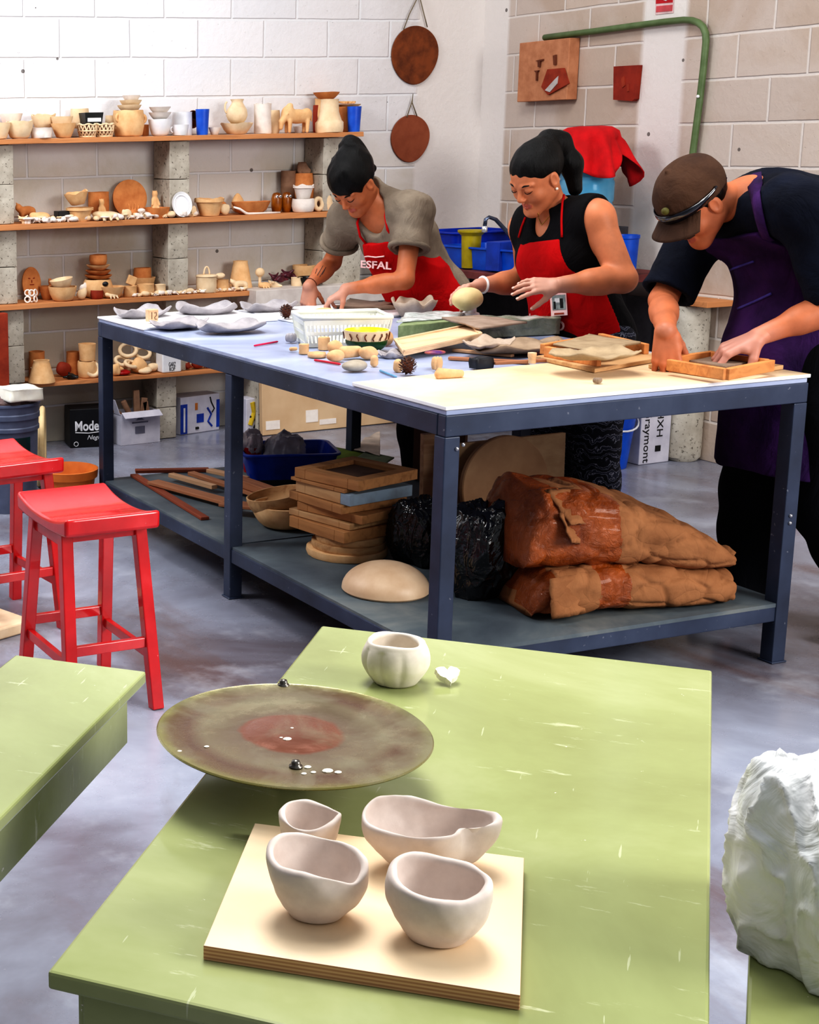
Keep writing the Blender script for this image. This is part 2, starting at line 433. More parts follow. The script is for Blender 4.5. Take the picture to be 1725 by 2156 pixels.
for u in (.026, BW-.026):
    for v in (.026, BL*.515, BL-.026):
        bm = bmesh.new(); beam(bm, (u, v, .004), (u, v, BH-.076 if True else 0), .05, .05, up=(0, 1, 0))
        abox(bm, (u, v, .003), (.06, .06, .006)); bevel(fin(bm, 'leg', M_steel, bench), .004)
def shelf_mat():
    t = NT('dusty_shelf'); n = t.noise(3, 6, .6, dist=.5)
    col = t.ramp(n, [(.3, (66, 74, 84)), (.55, (96, 106, 112)), (.75, (130, 134, 132))]); t.bump(n, .05, .003); return t.set(col, .6)
bm = bmesh.new(); abox(bm, (BW/2, BL*.2575, HS-.006), (BW-.02, BL*.515-.01, .012)); abox(bm, (BW/2, BL*.7575, HS-.006), (BW-.02, BL*.485-.02, .012))
fin(bm, 'lower_shelf', shelf_mat(), bench)
for k, (x, y) in enumerate(((BW-.05, .006), (BW-.05, .006), (.06, .006), (.04, .006))):
    bm = bmesh.new(); z = (.475, .452, .80, .79)[k]
    bmesh.ops.create_uvsphere(bm, u_segments=10, v_segments=6, radius=.006, matrix=Matrix.Translation((x+(.02 if k < 2 else 0), -.001, z))); 
    fin(bm, 'rivet', mat('bright_metal', (200, 200, 205), rough=.3, metal=.8), bench, smooth=True)
# boards lying on the bench
def board_mat(name, c1, c2, c3, rough=.5):
    t = NT(name); n = t.noise(1.6, 6, .6, vec=t.mapping((1, 1, 1)), dist=.6); g = t.noise(3, 5, vec=t.mapping((2, 26, 6)))
    col = t.ramp(n, [(.35, c1), (.55, c2), (.72, c3)]); col = t.mix(t.math('MULTIPLY', g, .3), col, shade(c2, .93)); t.bump(g, .05, .001); return t.set(col, rough)
M_birch = board_mat('birch_ply_top', (214, 184, 146), (232, 210, 178), (238, 222, 198))
M_white_board = board_mat('white_melamine', (236, 236, 240), (246, 246, 248), (250, 250, 250))
def flat_board(name, label, corners, z, th, m, cat='board', edge=None, bev=.0015):
    c = sum((Vector((p[0], p[1], 0)) for p in corners), Vector())/len(corners)
    bm = bmesh.new(); b, t = prism(bm, [(p[0]-c.x, p[1]-c.y) for p in corners], 0, th)
    if edge is not None:
        for f in bm.faces:
            f.normal_update()
            if abs(f.normal.z) < .5: f.material_index = 1
    o = fin(bm, name, [m, edge] if edge else m, loc=(c.x, c.y, z), recalc=True); bevel(o, bev); return tag(o, label, cat)
ply_edge = NT('plywood_edge'); _z = ply_edge.xyz()[2]
_wv = ply_edge.math('SINE', ply_edge.math('MULTIPLY', _z, 1400))
M_plyedge = ply_edge.set(ply_edge.mix(ply_edge.math('MULTIPLY_ADD', _wv, .5, .5), ply_edge.mix(ply_edge.noise(14, 4), (196, 148, 112), (170, 118, 88)), (222, 182, 142)), .8)
ZT = BH+.0005
a = TB(-.002, -.002); b = TB(BW, -.002); vfar = G(722, 806, .912)
vfar.z = 0; v0 = (vfar-TB(0, 0)).length
flat_board('plywood_sheet', 'big pale plywood sheet covering the near end of the steel workbench', [a, b, TB(BW, v0+.10), TB(0, v0)], ZT, .011, M_birch, edge=M_white_board)
ZB = ZT+.0115
p1 = (G(712, 729, .91)-TB(0, 0)).length
flat_board('white_board', 'white board covering the far end of the bench under five thin clay dishes', [TB(0, 2.02), TB(.62, 2.04), TB(.62, BL), TB(0, BL)], ZT, .008, M_white_board)
flat_board('white_board', 'white board beside the laundry basket, edge lapping the far board', [TB(.635, 1.90), TB(1.22, 1.92), TB(1.22, 2.42), TB(.635, 2.42)], ZT, .008, M_white_board)
# ------------------------------------------------------------------ green desks
def green_mat():
    t = NT('chipped_green_paint'); n = t.noise(1.8, 6, .6, dist=.4); n2 = t.noise(16, 4)
    col = t.ramp(n, [(.3, (150, 156, 106)), (.5, (165, 173, 121)), (.72, (186, 192, 147))])
    sc = t.ramp(t.noise(9, 6, .7, vec=t.mapping((1, 5, 1), (0, 0, 0), (0, 0, .9))), [(.63, (0,0,0)), (.70, (255,255,255))])
    col = t.mix(t.math('MULTIPLY', sc, .55), col, (218, 222, 190))
    for rz, sx, th in ((.5, 110, .735), (1.1, 80, .745), (-.7, 90, .755)):
        s2 = t.ramp(t.noise(1, 3, .5, vec=t.mapping((sx, 9, 9), (rz, 0, 0), (0, 0, rz))), [(th, (0,0,0)), (th+.02, (255,255,255))]); col = t.mix(t.math('MULTIPLY', s2, .42), col, (224, 228, 200))
    ch = t.ramp(t.noise(24, 5, .7), [(.69, (0,0,0)), (.71, (255,255,255))]); col = t.mix(ch, col, (238, 236, 222))
    t.bump(t.math('ADD', n2, t.math('MULTIPLY', sc, .6)), .08, .002); return t.set(col, t.ramp(n2, [(.3, (88,)*3), (.7, (120,)*3)]), spec=.5)
M_green = green_mat()
def desk(name_label, org, ang, W, L, z=.75, th=.022, legs=None):
    """org = far-left top corner, W across, L towards the viewer (local -y)"""
    d = thing('desk', name_label, 'desk', (org[0], org[1], 0), ang)
    bm = bmesh.new(); abox(bm, (W/2, -L/2, z-th/2), (W, L, th)); bevel(fin(bm, 'desktop', M_green, d), .004)
    i = .032
    for (x0, y0, x1, y1) in ((i, -i, W-i, -i), (i, -L+i, W-i, -L+i), (i, -i, i, -L+i), (W-i, -i, W-i, -L+i)):
        bm = bmesh.new(); beam(bm, (x0, y0, z-th-.05), (x1, y1, z-th-.05), .018, .10); bevel(fin(bm, 'apron_board', M_green, d), .002)
    for x, y in (legs or [(x, y) for x in (i+.028, W-i-.028) for y in (-i-.028, -L+i+.028)]):
            bm = bmesh.new(); beam(bm, (x, y, 0), (x, y, z-th-.0), .07, .07, up=(0, 1, 0)); bevel(fin(bm, 'leg', M_green, d), .004)
    return d
DA = -.7801; ZD = .75
desk_main = desk('long pea green wooden desk carrying the rusty disc and pinch pots', (1.4323, 2.3079), DA, .6597, 1.2872)
# second desk, at the left edge
k1 = G(40, 1377, .75); k2 = G(308, 1413, .75); k3 = G(0, 1722, .75)
dirx = (k2-k1).normalized(); a2 = math.atan2((k2-k3).y, (k2-k3).x)-PI/2
desk2 = desk('narrow pea green wooden bench beside the red stools, cut by the left frame edge', (k2.x-math.cos(a2)*.245, k2.y-math.sin(a2)*.245), a2, .245, .72, legs=[(.185, -.645), (.06, -.645), (.06, -.42)])
k1 = G(1580, 1945, .72); k2 = G(1572, 2150, .72); k3 = G(1640, 1957, .72)
a3 = math.atan2((k1-k2).y, (k1-k2).x)-PI/2
desk3 = desk('pea green desk holding the crumpled clear plastic bag', (k1.x, k1.y), a3, .6, .9, z=.72)
print('DESK3', k1, a3, 'DESK2', a2, 'ply', v0)
# ------------------------------------------------------------------ red saddle stools
def red_mat():
    t = NT('glossy_red_paint'); n = t.noise(5, 5); col = t.ramp(n, [(.3, (188, 18, 24)), (.6, (222, 32, 38)), (.8, (236, 62, 66))])
    ch = t.ramp(t.noise(34, 4, .7), [(.74, (0,0,0)), (.76, (255,255,255))]); col = t.mix(t.math('MULTIPLY', ch, .7), col, (240, 190, 190))
    t.bump(t.noise(22, 4), .06, .002); return t.set(col, .25, spec=.6, coat=.4)
M_red = red_mat()
def stool(label, loc, rot, H=.62, SL=.42, SW=.235, fx=.19, fy=.135):
    s = thing('saddle_stool', label, 'stool', loc, rot, 'red saddle stools')
    bm = bmesh.new(); nx, ny = 24, 10; th = .036
    def zz(x): return H-.026+.030*(abs(2*x/SL))**2.2
    top = [[bm.verts.new((x, y, zz(x))) for y in [SW*(j/ny-.5) for j in range(ny+1)]] for x in [SL*(i/nx-.5) for i in range(nx+1)]]
    bot = [[bm.verts.new((x*.985, y, zz(x)*.35+(H-.026)*.65-th)) for y in [SW*(j/ny-.5) for j in range(ny+1)]] for x in [SL*(i/nx-.5) for i in range(nx+1)]]
    for i in range(nx):
        for j in range(ny):
            bm.faces.new((top[i][j], top[i+1][j], top[i+1][j+1], top[i][j+1])); bm.faces.new((bot[i][j], bot[i][j+1], bot[i+1][j+1], bot[i+1][j]))
    for i in range(nx):
        bm.faces.new((top[i][0], bot[i][0], bot[i+1][0], top[i+1][0])); bm.faces.new((top[i][ny], top[i+1][ny], bot[i+1][ny], bot[i][ny]))
    for j in range(ny):
        bm.faces.new((top[0][j], top[0][j+1], bot[0][j+1], bot[0][j])); bm.faces.new((top[nx][j], bot[nx][j], bot[nx][j+1], top[nx][j+1]))
    o = bevel(fin(bm, 'seat', M_red, s), .010, 3, 50); smooth_ang(o, 50)
    T = {}; 
    for sx in (-1, 1):
        for sy in (-1, 1):
            a = Vector((sx*(SL/2-.085), sy*(SW/2-.032), H-.052)); b = Vector((sx*fx, sy*fy, .0)); T[sx, sy] = (a, b)
            bm = bmesh.new(); beam(bm, b, a, .036, .036, up=(0, 1, 0)); bevel(fin(bm, 'leg', M_red, s), .003)
    def at(k, z):
        a, b = T[k]; t = (a.z-z)/(a.z-b.z); return a.lerp(b, t)
    for ks, z, nm, hh in ((((-1,-1),(1,-1)), .16, 'stretcher', .03), (((-1,1),(1,1)), .16, 'stretcher', .03), (((-1,-1),(-1,1)), .20, 'stretcher', .03), (((1,-1),(1,1)), .20, 'stretcher', .03),
                      (((-1,-1),(1,-1)), H-.075, 'seat_rail', .05), (((-1,1),(1,1)), H-.075, 'seat_rail', .05), (((-1,-1),(-1,1)), H-.068, 'seat_rail', .035), (((1,-1),(1,1)), H-.068, 'seat_rail', .035)):
        bm = bmesh.new(); beam(bm, at(ks[0], z), at(ks[1], z), .018, hh); bevel(fin(bm, nm, M_red, s), .002)
    return s
# ------------------------------------------------------------------ stools
stool('red saddle stool nearer the camera, its foot beside the rusty disc', (1.655, 3.975, 0), PI/2, H=.60, SL=.40, SW=.295, fx=.195, fy=.135)
stool('red saddle stool cut by the left frame edge behind the other stool', (1.665, 4.765, 0), PI/2+.09, H=.60, SL=.40, SW=.295, fx=.195, fy=.135)
# ------------------------------------------------------------------ clay materials
def clay_mat(name, c, c2=None, rough=.62, b=.12):
    if name in _MC: return _MC[name]
    c2 = c2 or shade(c, .87)
    t = NT(name); n = t.noise(14, 5, .6); n2 = t.noise(120, 4)
    t.bump(t.math('ADD', t.noise(38, 4), t.math('MULTIPLY', n2, .3)), b, .003)
    _MC[name] = t.set(t.ramp(n, [(.3, c2), (.62, c)]), rough, spec=.35); return _MC[name]
M_wet = clay_mat('pale_raw_clay', (228, 216, 208), (206, 192, 184))
M_grey = clay_mat('grey_raw_clay', (196, 190, 186), (168, 160, 156))
M_tan = clay_mat('tan_bisque', (234, 196, 150), (214, 168, 120), .8)
M_terra = clay_mat('terracotta_bisque', (212, 146, 92), (184, 114, 66), .8)
M_brownc = clay_mat('brown_clay', (150, 118, 96), (124, 94, 76), .8)
M_cream = clay_mat('cream_bisque', (238, 216, 184), (222, 194, 158), .8)
M_whitec = clay_mat('white_bisque', (240, 232, 224), (224, 212, 204), .7)
M_red2 = clay_mat('red_clay', (160, 66, 42), (130, 48, 32), .75)
M_board = wood('pine_board', (230, 200, 166), (208, 170, 132), 0, 6, .6)
M_frame = wood('worn_frame_wood', (190, 140, 92), (150, 102, 62), 0, 7, .75)
M_frame2 = wood('pale_frame_wood', (206, 168, 124), (170, 126, 84), 0, 7, .75)
M_dark = mat('black_plastic', (22, 22, 24), (14, 14, 16), rough=.35)
# ------------------------------------------------------------------ foreground: pinch pots
def pinch(name, label, loc, rot, rx, ry, h, rim, shape=None, wall=.0085, foot=.45, m=None, close=0.0, cat='bowl', seed=1, bulge=.5, lump=.0032):
    """rim(th)->height factor ; shape(th,t)->radius factor"""
    o = thing(name, label, cat, loc, rot) if False else None
    bm = bmesh.new(); NS = 96; rings = []
    def out(t, th):
        r = foot+(1-foot)*math.sin(min(1, t*1.05)*PI/2)**.75
        if t > bulge: r *= 1-close*((t-bulge)/(1-bulge))**1.5
        return r*(shape(th, t) if shape else 1)
    prof = [(k/22, 0) for k in range(0, 23)]
    def put(fr, z, th, inner):
        x, y = fr*rx*math.cos(th), fr*ry*math.sin(th)
        return Vector((x, y, z))
    ring_defs = [('b', .0), ('b', .5)]+[('o', k/22) for k in range(23)]+[('r', k/6) for k in range(1, 6)]+[('i', 1-k/20) for k in range(0, 20)]+[('f', .5), ('f', 0.02)]
    for kind, t in ring_defs:
        ring = []
        for k in range(NS):
            th = 2*PI*k/NS; H = h*rim(th); wl = wall*(1+.25*math.sin(3*th+seed))
            if kind == 'b': fr, z = out(0, th)*max(t, .02)*.98, .0015*(1-t)
            elif kind == 'o': fr, z = out(t, th), H*(t if t > .08 else t*t/.08*.7+t*.3)
            elif kind == 'r':
                a = t*PI; fr = out(1, th)-wl/rx*(1-math.cos(a))/2; z = H+wl*.45*math.sin(a)
            elif kind == 'i':
                tt = t; fr = (out(tt, th)*1.0-wl/rx*(1+.25*(1-tt))); z = max(H*tt, wl*1.1*(1-tt)+H*tt*1.0)
                if tt < .18: fr = (out(.18, th)-wl/rx*1.25)*(.75+.25*tt/.18)
            else: fr, z = (out(.18, th)-wl/rx*1.25)*.75*t, wl*1.05
            v = put(fr, z, th, 0)
            ring.append(bm.verts.new(v))
        rings.append(ring)
    for i in range(len(rings)-1):
        A, B = rings[i], rings[i+1]
        for k in range(NS): bm.faces.new((A[k], A[(k+1) % NS], B[(k+1) % NS], B[k]))
    bm.faces.new(rings[0][::-1]); bm.faces.new(rings[-1])
    bm.normal_update()
    off = []
    for v in bm.verts:
        k = min(1, max(0, v.co.z/.012)); off.append((v, v.normal*(n3(v.co, 26, seed)*lump+n3(v.co, 70, seed+3)*lump*.3)*k))
    for v, d in off: v.co += d
    o = fin(bm, name, m or M_wet, smooth=True, loc=loc, rot=(0, 0, rot)); return tag(o, label, cat)
zb = ZD+.018
bc = [G(a, b, zb) for a, b in ((540, 1733), (1108, 1806), (1092, 2090), (422, 1994))]
u = (bc[1]-bc[0]).normalized(); ang = math.atan2(u.y, u.x); w_ = (bc[1]-bc[0]).length; l_ = ((bc[3]-bc[0]).length+(bc[2]-bc[1]).length)/2
cb = (bc[0]+bc[1]+bc[2]+bc[3])/4
bm = bmesh.new(); abox(bm, (0, 0, .0088), (w_, l_, .0176)); bm.faces.ensure_lookup_table()
for f in bm.faces:
    f.normal_update(); f.material_index = 0 if abs(f.normal.z) > .5 else 1
M_pboard = board_mat('plywood_face', (240, 212, 174), (248, 226, 194), (253, 242, 222))
o = fin(bm, 'plywood_board', [M_pboard, M_plyedge], loc=(cb.x, cb.y, ZD+.0003), rot=(0, 0, ang)); bevel(o, .001); tag(o, 'pale plywood board under four raw clay pinch pots', 'board')
def ctr(px, py, z=zb): p = G(px, py, z); return (p.x, p.y, z+.0006)
def bumpf(th, c, w): d = (th-c+PI) % (2*PI)-PI; return math.exp(-(d/w)**2)
# direction helper: th=0 is world +X rotated by rot ; camera right ~ RT
vr = math.atan2(RT.y, RT.x); 
pinch('pinch_pot', 'round pinch pot with a pulled dip at its right rim, front left on plywood board', ctr(664, 1925), vr, .0575, .050, .066,
      lambda th: 1+.20*bumpf(th, 2.2, 1.0)-.20*bumpf(th, -.75, .55)+.02*math.sin(3*th), lambda th, t: 1+.07*bumpf(th, -.15, .35)*t-.03*bumpf(th, -1.3, .6)*t, wall=.0085, foot=.46, seed=2, bulge=.6, close=.03)
pinch('pinch_pot', 'deep round pinch pot with angular opening, front right on plywood board', ctr(920, 1972), vr, .058, .052, .066,
      lambda th: 1+.17*bumpf(th, 2.3, .9)+.04*bumpf(th, .3, .7)-.10*bumpf(th, -1.35, .8), lambda th, t: 1+.03*math.cos(2*th+.6)*t, wall=.0095, foot=.5, seed=5, bulge=.55, close=.05)
def peanut(th, t):
    return 1-(.36*bumpf(th, -.95, .38)+.16*bumpf(th, 1.25, .55))*(.25+.75*t)
pinch('pinch_pot', 'wide peanut shaped pinch pot folded in at the front, back right on plywood board', ctr(905, 1822), vr, .085, .047, .056,
      lambda th: 1+.30*bumpf(th, 2.3, .8)+.05*bumpf(th, 0, .5)-.04*bumpf(th, -1.9, .7), peanut, wall=.0085, foot=.45, seed=8, bulge=.7, close=0)
pinch('pinch_pot', 'smallest pinch pot, half hidden behind the front left one', ctr(650, 1795), vr, .0375, .034, .048,
      lambda th: 1+.12*bumpf(th, 2.0, .8)-.12*bumpf(th, -1.9, .7)+.08*bumpf(th, -.2, .4), lambda th, t: 1+.05*bumpf(th, -.1, .3)*t, wall=.006, foot=.5, seed=11)
def flute(th, t):
    k = bumpf(th, -2.45, .95); return 1-.15*k*(1-abs(math.sin(4.6*th+.4)))**1.4*math.sin(min(1, t*1.05)*PI)**.4
pinch('fluted_pot', 'round raw clay pot with pumpkin-like ribs beside a white clay heart', (lambda p: (p.x, p.y, ZD+.0005))(G(832, 1437, ZD)), vr, .0625, .056, .068,
      lambda th: 1+.05*bumpf(th, 1.8, .9), flute, wall=.011, foot=.5, seed=14, close=.24, bulge=.42, lump=.0012, m=clay_mat('white_raw_clay', (234, 226, 214), (212, 202, 190)))
# heart chip
bm = bmesh.new(); pts = []
for k in range(40):
    t = 2*PI*k/40; x = 16*math.sin(t)**3; y = 13*math.cos(t)-5*math.cos(2*t)-2*math.cos(3*t)-math.cos(4*t)
    r = 1+.06*math.sin(9*t+1)+.04*math.sin(17*t); pts.append((x*.00118*r, y*.00125*r))
prism(bm, pts, 0, .011); bmesh.ops.subdivide_edges(bm, edges=[e for e in bm.edges if abs((e.verts[0].co-e.verts[1].co).z) > .005], cuts=2)
o = fin(bm, 'clay_heart', mat('white_plaster', (244, 242, 232), (232, 228, 214), rough=.7), loc=G(942, 1438, ZD)+Vector((0, 0, .004)), rot=(.45, 0, vr-.05)); bevel(o, .002)
o.location.z = ZD+.0095; tag(o, 'small white clay heart beside the ribbed pot', 'ornament')
# ------------------------------------------------------------------ rusty wheel disc
def disc_mat():
    t = NT('rusty_wheel_head'); x, y, z = t.xyz(); r = t.math('SQRT', t.math('ADD', t.math('MULTIPLY', x, x), t.math('MULTIPLY', y, y)))
    n = t.noise(14, 6, .65); n2 = t.noise(50, 5, .6)
    rr = t.math('ADD', r, t.math('MULTIPLY', t.math('SUBTRACT', n, .5), .03))
    col = t.ramp(t.math('DIVIDE', rr, .2), [(.0, (126, 78, 58)), (.33, (136, 84, 62)), (.37, (122, 104, 84)), (.62, (130, 116, 90)), (.74, (108, 80, 60)), (.86, (116, 94, 62)), (.93, (140, 134, 82)), (1, (128, 120, 74))])
    pt = t.ramp(t.noise(7, 5, .6, dist=.6), [(.45, (0,0,0)), (.62, (255,255,255))]); col = t.mix(t.math('MULTIPLY', pt, .6), col, (150, 144, 118))
    ch = t.ramp(t.noise(40, 4, .7), [(.72, (0,0,0)), (.75, (255,255,255))]); col = t.mix(t.math('MULTIPLY', ch, .8), col, (222, 218, 200))
    t.bump(t.math('ADD', n2, n), .22, .002); return t.set(col, t.ramp(n, [(.35, (96,)*3), (.6, (150,)*3)]), .35, spec=.6)
DZ = ZD+.066; dc = G(617, 1540, DZ+.008)
td = thing('wheel_disc', 'large round rusty metal disc overhanging the left edge of the green desk', 'wheel disc', (dc.x, dc.y, ZD))
R_ = .191
bm = bmesh.new(); lathe(bm, [(.001, DZ-ZD+.0062), (.060, DZ-ZD+.0060), (.064, DZ-ZD+.0052), (.070, DZ-ZD+.0050), (.10, DZ-ZD+.0050), (.104, DZ-ZD+.0056), (.15, DZ-ZD+.006), (.185, DZ-ZD+.0074), (R_-.002, DZ-ZD+.0084), (R_, DZ-ZD+.0068), (R_-.002, DZ-ZD+.0045), (R_-.010, DZ-ZD+.002), (.17, DZ-ZD-.002), (.11, DZ-ZD-.006), (.06, DZ-ZD-.010), (.001, DZ-ZD-.010)], 96)
smooth_ang(fin(bm, 'plate', disc_mat(), td), 35)
bm = bmesh.new(); lathe(bm, [(.001, .0), (.030, .0), (.032, .006), (.020, .012), (.020, .052), (.001, .052)], 40); smooth_ang(fin(bm, 'pedestal', M_dark, td), 35)
for (px, py) in ((597, 1441), (623, 1612)):
    p = G(px, py, DZ+.008); bm = bmesh.new(); lathe(bm, [(.0005, .010), (.005, .009), (.0062, .006), (.006, .003), (.009, .002), (.009, 0), (.0005, 0)], 20)
    fin(bm, 'bolt', mat('bolt_metal', (130, 126, 120), rough=.3, metal=.9), td, smooth=True, loc=(p.x-dc.x, p.y-dc.y, DZ-ZD+.0062))
random.seed(3); bm = bmesh.new()
for (px, py, s) in ((605, 1555, .005), (592, 1552, .002), (615, 1532, .002), (367, 1478, .006), (435, 1571, .003), (378, 1581, .003), (648, 1614, .004), (690, 1622, .006), (712, 1625, .004), (640, 1628, .003), (660, 1625, .003)):
    p = G(px, py, DZ+.007)
    if math.hypot(p.x-dc.x, p.y-dc.y) > R_*.93: continue
    bmesh.ops.create_icosphere(bm, subdivisions=2, radius=s, matrix=Matrix.Translation((p.x-dc.x, p.y-dc.y, DZ-ZD+.0065)) @ Matrix.Diagonal((1.3, 1, .35, 1)))
tag(fin(bm, 'clay_crumbs', mat('white_plaster', (244, 242, 232)), td), kind='stuff')
# ------------------------------------------------------------------ crumpled plastic bag on the right desk
def plastic_mat():
    t = NT('milky_plastic'); n = t.noise(9, 5); t.bump(t.noise(10, 4, .5, dist=1.8), .7, .016)
    return t.set(t.ramp(n, [(.35, (232, 236, 236)), (.6, (255, 255, 255))]), .28, spec=.6, trans=.06, ior=1.2)
def blob(name, label, cat, loc, rad, m, seed=1, amp=.3, sc=2.2, sub=5, flat=True, ridged=True, rot=0, parent=None, st=.55, pinch=0):
    bm = bmesh.new(); bmesh.ops.create_icosphere(bm, subdivisions=sub, radius=1)
    for v in bm.verts:
        d = v.co.copy(); e = Vector((d.x, d.y, d.z*st)); a = n3(e, sc, seed); b = n3(e, sc*2.6, seed+5); c = n3(e, sc*4.6, seed+9)
        if ridged: a = a*.8; b = (1-min(1, abs(b)*3.2))**2; c = (1-min(1, abs(c)*3.2))**2
        k = 1+amp*(a+b*.20+c*.05)-pinch*max(0, d.z)**3; q = Vector((d.x*rad[0], d.y*rad[1], d.z*rad[2]))*k
        if flat and q.z < -rad[2]*.72: q.z = -rad[2]*.72
        v.co = q
    o = fin(bm, name, m, parent, smooth=True, loc=Vector(loc)+Vector((0, 0, rad[2]*.72+.001 if flat else 0)), rot=(0, 0, rot))
    if label: tag(o, label, cat)
    return o
pb = G(1760, 2040, .722)
blob('plastic_bag', 'crumpled milky clear plastic bag on the green desk at the lower right', 'bag', (pb.x+.005, pb.y+.02, .7205), (.094, .11, .145), plastic_mat(), seed=4, amp=.42, sc=1.3, sub=6, st=.8, pinch=.2)
# ------------------------------------------------------------------ under-bench shelf
def S(px, py, z=HS): p = G(px, py, z); return p
def loft(bm, secs, cap=True):
    rings = [[bm.verts.new(p) for p in s] for s in secs]; n = len(rings[0])
    for i in range(len(rings)-1):
        A, B = rings[i], rings[i+1]
        for k in range(n): bm.faces.new((A[k], A[(k+1) % n], B[(k+1) % n], B[k]))
    if cap: bm.faces.new(rings[0][::-1]); bm.faces.new(rings[-1])
    return rings
def paper_mat():
    t = NT('kraft_paper'); n = t.noise(6, 6, .6); v = t.n('ShaderNodeTexVoronoi'); v.feature = 'DISTANCE_TO_EDGE'; v.inputs['Scale'].default_value = 13; t.l(t.tc.outputs['Object'], v.inputs['Vector']); cr = t.math('POWER', t.math('MINIMUM', v.outputs['Distance'], .3), .5); t.bump(t.math('ADD', t.math('MULTIPLY', cr, .6), t.math('ADD', t.noise(7, 6, .55, dist=1.2), t.math('MULTIPLY', t.noise(40, 4), .2))), .6, .012)
    return t.set(t.ramp(n, [(.3, (136, 92, 62)), (.65, (166, 118, 82))]), .85, spec=.15)
def tape_mat():
    t = NT('brown_packing_tape'); n = t.noise(8, 5); t.bump(t.noise(34, 6, .65, dist=2.2), .9, .009)
    return t.set(t.ramp(n, [(.3, (132, 62, 16)), (.65, (176, 92, 34))]), .27, spec=.6, coat=.15)
M_paper, M_tape = paper_mat(), tape_mat()
def sack(label, a, b, W, H, lift_a=0, lift_b=0, seed=1, bulge=1.0, z=HS+.002, folds=(), bands=(), taper=.75):
    """paper sack from end a (near-left) to tip b; tapes as index bands"""
    a = Vector((a[0], a[1], 0)); b = Vector((b[0], b[1], 0)); d = (b-a); L = d.length; d.normalize(); s = Vector((-d.y, d.x, 0))
    t = thing('paper_sack', label, 'sack', (a.x, a.y, z)); bm = bmesh.new(); secs = []; N, K = 110, 84
    for i in range(N+1):
        u = i/N
        # end profiles: blunt folded end at a, flattened pinched end at b
        wa = min(1, (u/.10))**.5 if u < .10 else 1
        hh = H*(wa*.85+.15)*(1-max(0, (u-.30)/.70)**1.6*taper)*bulge
        ww = W*(.86+.14*wa)*(1-.16*max(0, (u-.6)/.4)**2)
        zc = hh*.5+lift_a*(1-u)+lift_b*u; sec = []
        for k in range(K):
            th = 2*PI*k/K; c, sn = math.cos(th), math.sin(th); ex = .50
            x = (abs(c)**ex)*(1 if c > 0 else -1)*ww/2; y = (abs(sn)**.62)*(1 if sn > 0 else -1)*hh/2
            p = d*(u*L)+s*x+Vector((0, 0, zc+y))
            e = n3(p, 7, seed)*.016+n3(p, 18, seed+2)*.005
            q_ = Vector((p.x*.8, p.y*.8, p.z*1.5))*9+Vector((seed, 0, 0)); dd = noise.voronoi(q_)[0]; crease = -.013*math.exp(-(dd[1]-dd[0])*9)+.007
            nrm = s*c+Vector((0, 0, sn)); p = p+nrm*(e+crease)*(.4+.6*min(1, hh/H*1.5)); p.z = max(p.z, .0015 if lift_a == 0 else -1)
            sec.append(p)
        secs.append(sec)
    loft(bm, secs)
    for f in bm.faces:
        c = f.calc_center_median(); u = (c.dot(d))/L; q = c.dot(s)/W+.04*n3(c, 14, seed)
        f.material_index = 1 if any(u0 < u+.02*n3(c, 9, 3) < u1 and q0 < q < q1 for u0, u1, q0, q1 in bands) else 0
    o = fin(bm, 'sack_body', [M_paper, M_tape], t, smooth=True)
    # crumpled closing flap at the tip and tucked folds on the blunt end
    bm = bmesh.new(); n = 14; secs = []
    for i in range(6):
        v = i/5; secs.append([d*(L-.012+v*.04)+s*((k/(n-1)-.5)*W*.80*(1-.25*v))+Vector((0, 0, lift_b+.018+.005*math.sin(k*1.3+v*2+seed)*v+.010*v+.018)) for k in range(n)])
    for i in range(5):
        A = [bm.verts.new(p) for p in secs[i]] if i == 0 else B
        B = [bm.verts.new(p) for p in secs[i+1]]
        for k in range(n-1): bm.faces.new((A[k], A[k+1], B[k+1], B[k]))
    o = fin(bm, 'sack_flap', M_paper, t, smooth=True); md = o.modifiers.new('s', 'SOLIDIFY'); md.thickness = .004
    for (fu, fq, fz, ln, rz, m) in folds:
        bm = bmesh.new(); nx, ny = 10, 8
        g = [[bm.verts.new(Vector(((i/nx-.5)*ln, (j/ny-.5)*ln*.8, .012*math.sin(i/nx*PI)*(1 if j % 2 else .5)+.008*n3((i, j, seed), .9, seed)))) for j in range(ny+1)] for i in range(nx+1)]
        for i in range(nx):
            for j in range(ny): bm.faces.new((g[i][j], g[i+1][j], g[i+1][j+1], g[i][j+1]))
        o = fin(bm, 'folded_end', m, t, smooth=True, loc=d*(fu*L)+s*(fq*W)+Vector((0, 0, fz)), rot=rz); md = o.modifiers.new('s', 'SOLIDIFY'); md.thickness = .005
    return t
az = math.atan2(3.44-3.50, 3.64-3.03)
pa, pb_ = G(1175, 1296, HS), G(1545, 1262, HS)
sa = Vector((pa.x-.07, pa.y+.15, 0)); sb = Vector((pb_.x-.02, pb_.y+.10, 0))
sack('lower kraft paper sack with brown tape, lying flat on the bench shelf', sa, sb, .38, .15, seed=3, taper=.38, bands=((.0, .10, -.5, .6), (.30, .36, -.6, .6), (.385, .45, -.6, .6), (.36, .39, -.6, -.2)), folds=((.15, -.50, .080, .15, (1.40, 0, .1), M_paper),))
sack('upper kraft paper sack, bulging and wrapped in glossy brown tape', sa+Vector((-.015, .035, 0)), sb+Vector((.01, .02, 0)), .40, .235, lift_a=.148, lift_b=.112, seed=9, taper=.80, bands=((-.02, .18, -.6, .6), (.30, .42, -.7, .7), (.10, .42, -.70, -.30), (.05, .30, .1, .7)), folds=((.25, -.36, .335, .17, (.70, .1, .2), M_paper), (.20, -.46, .275, .12, (1.1, .3, .6), M_paper)))
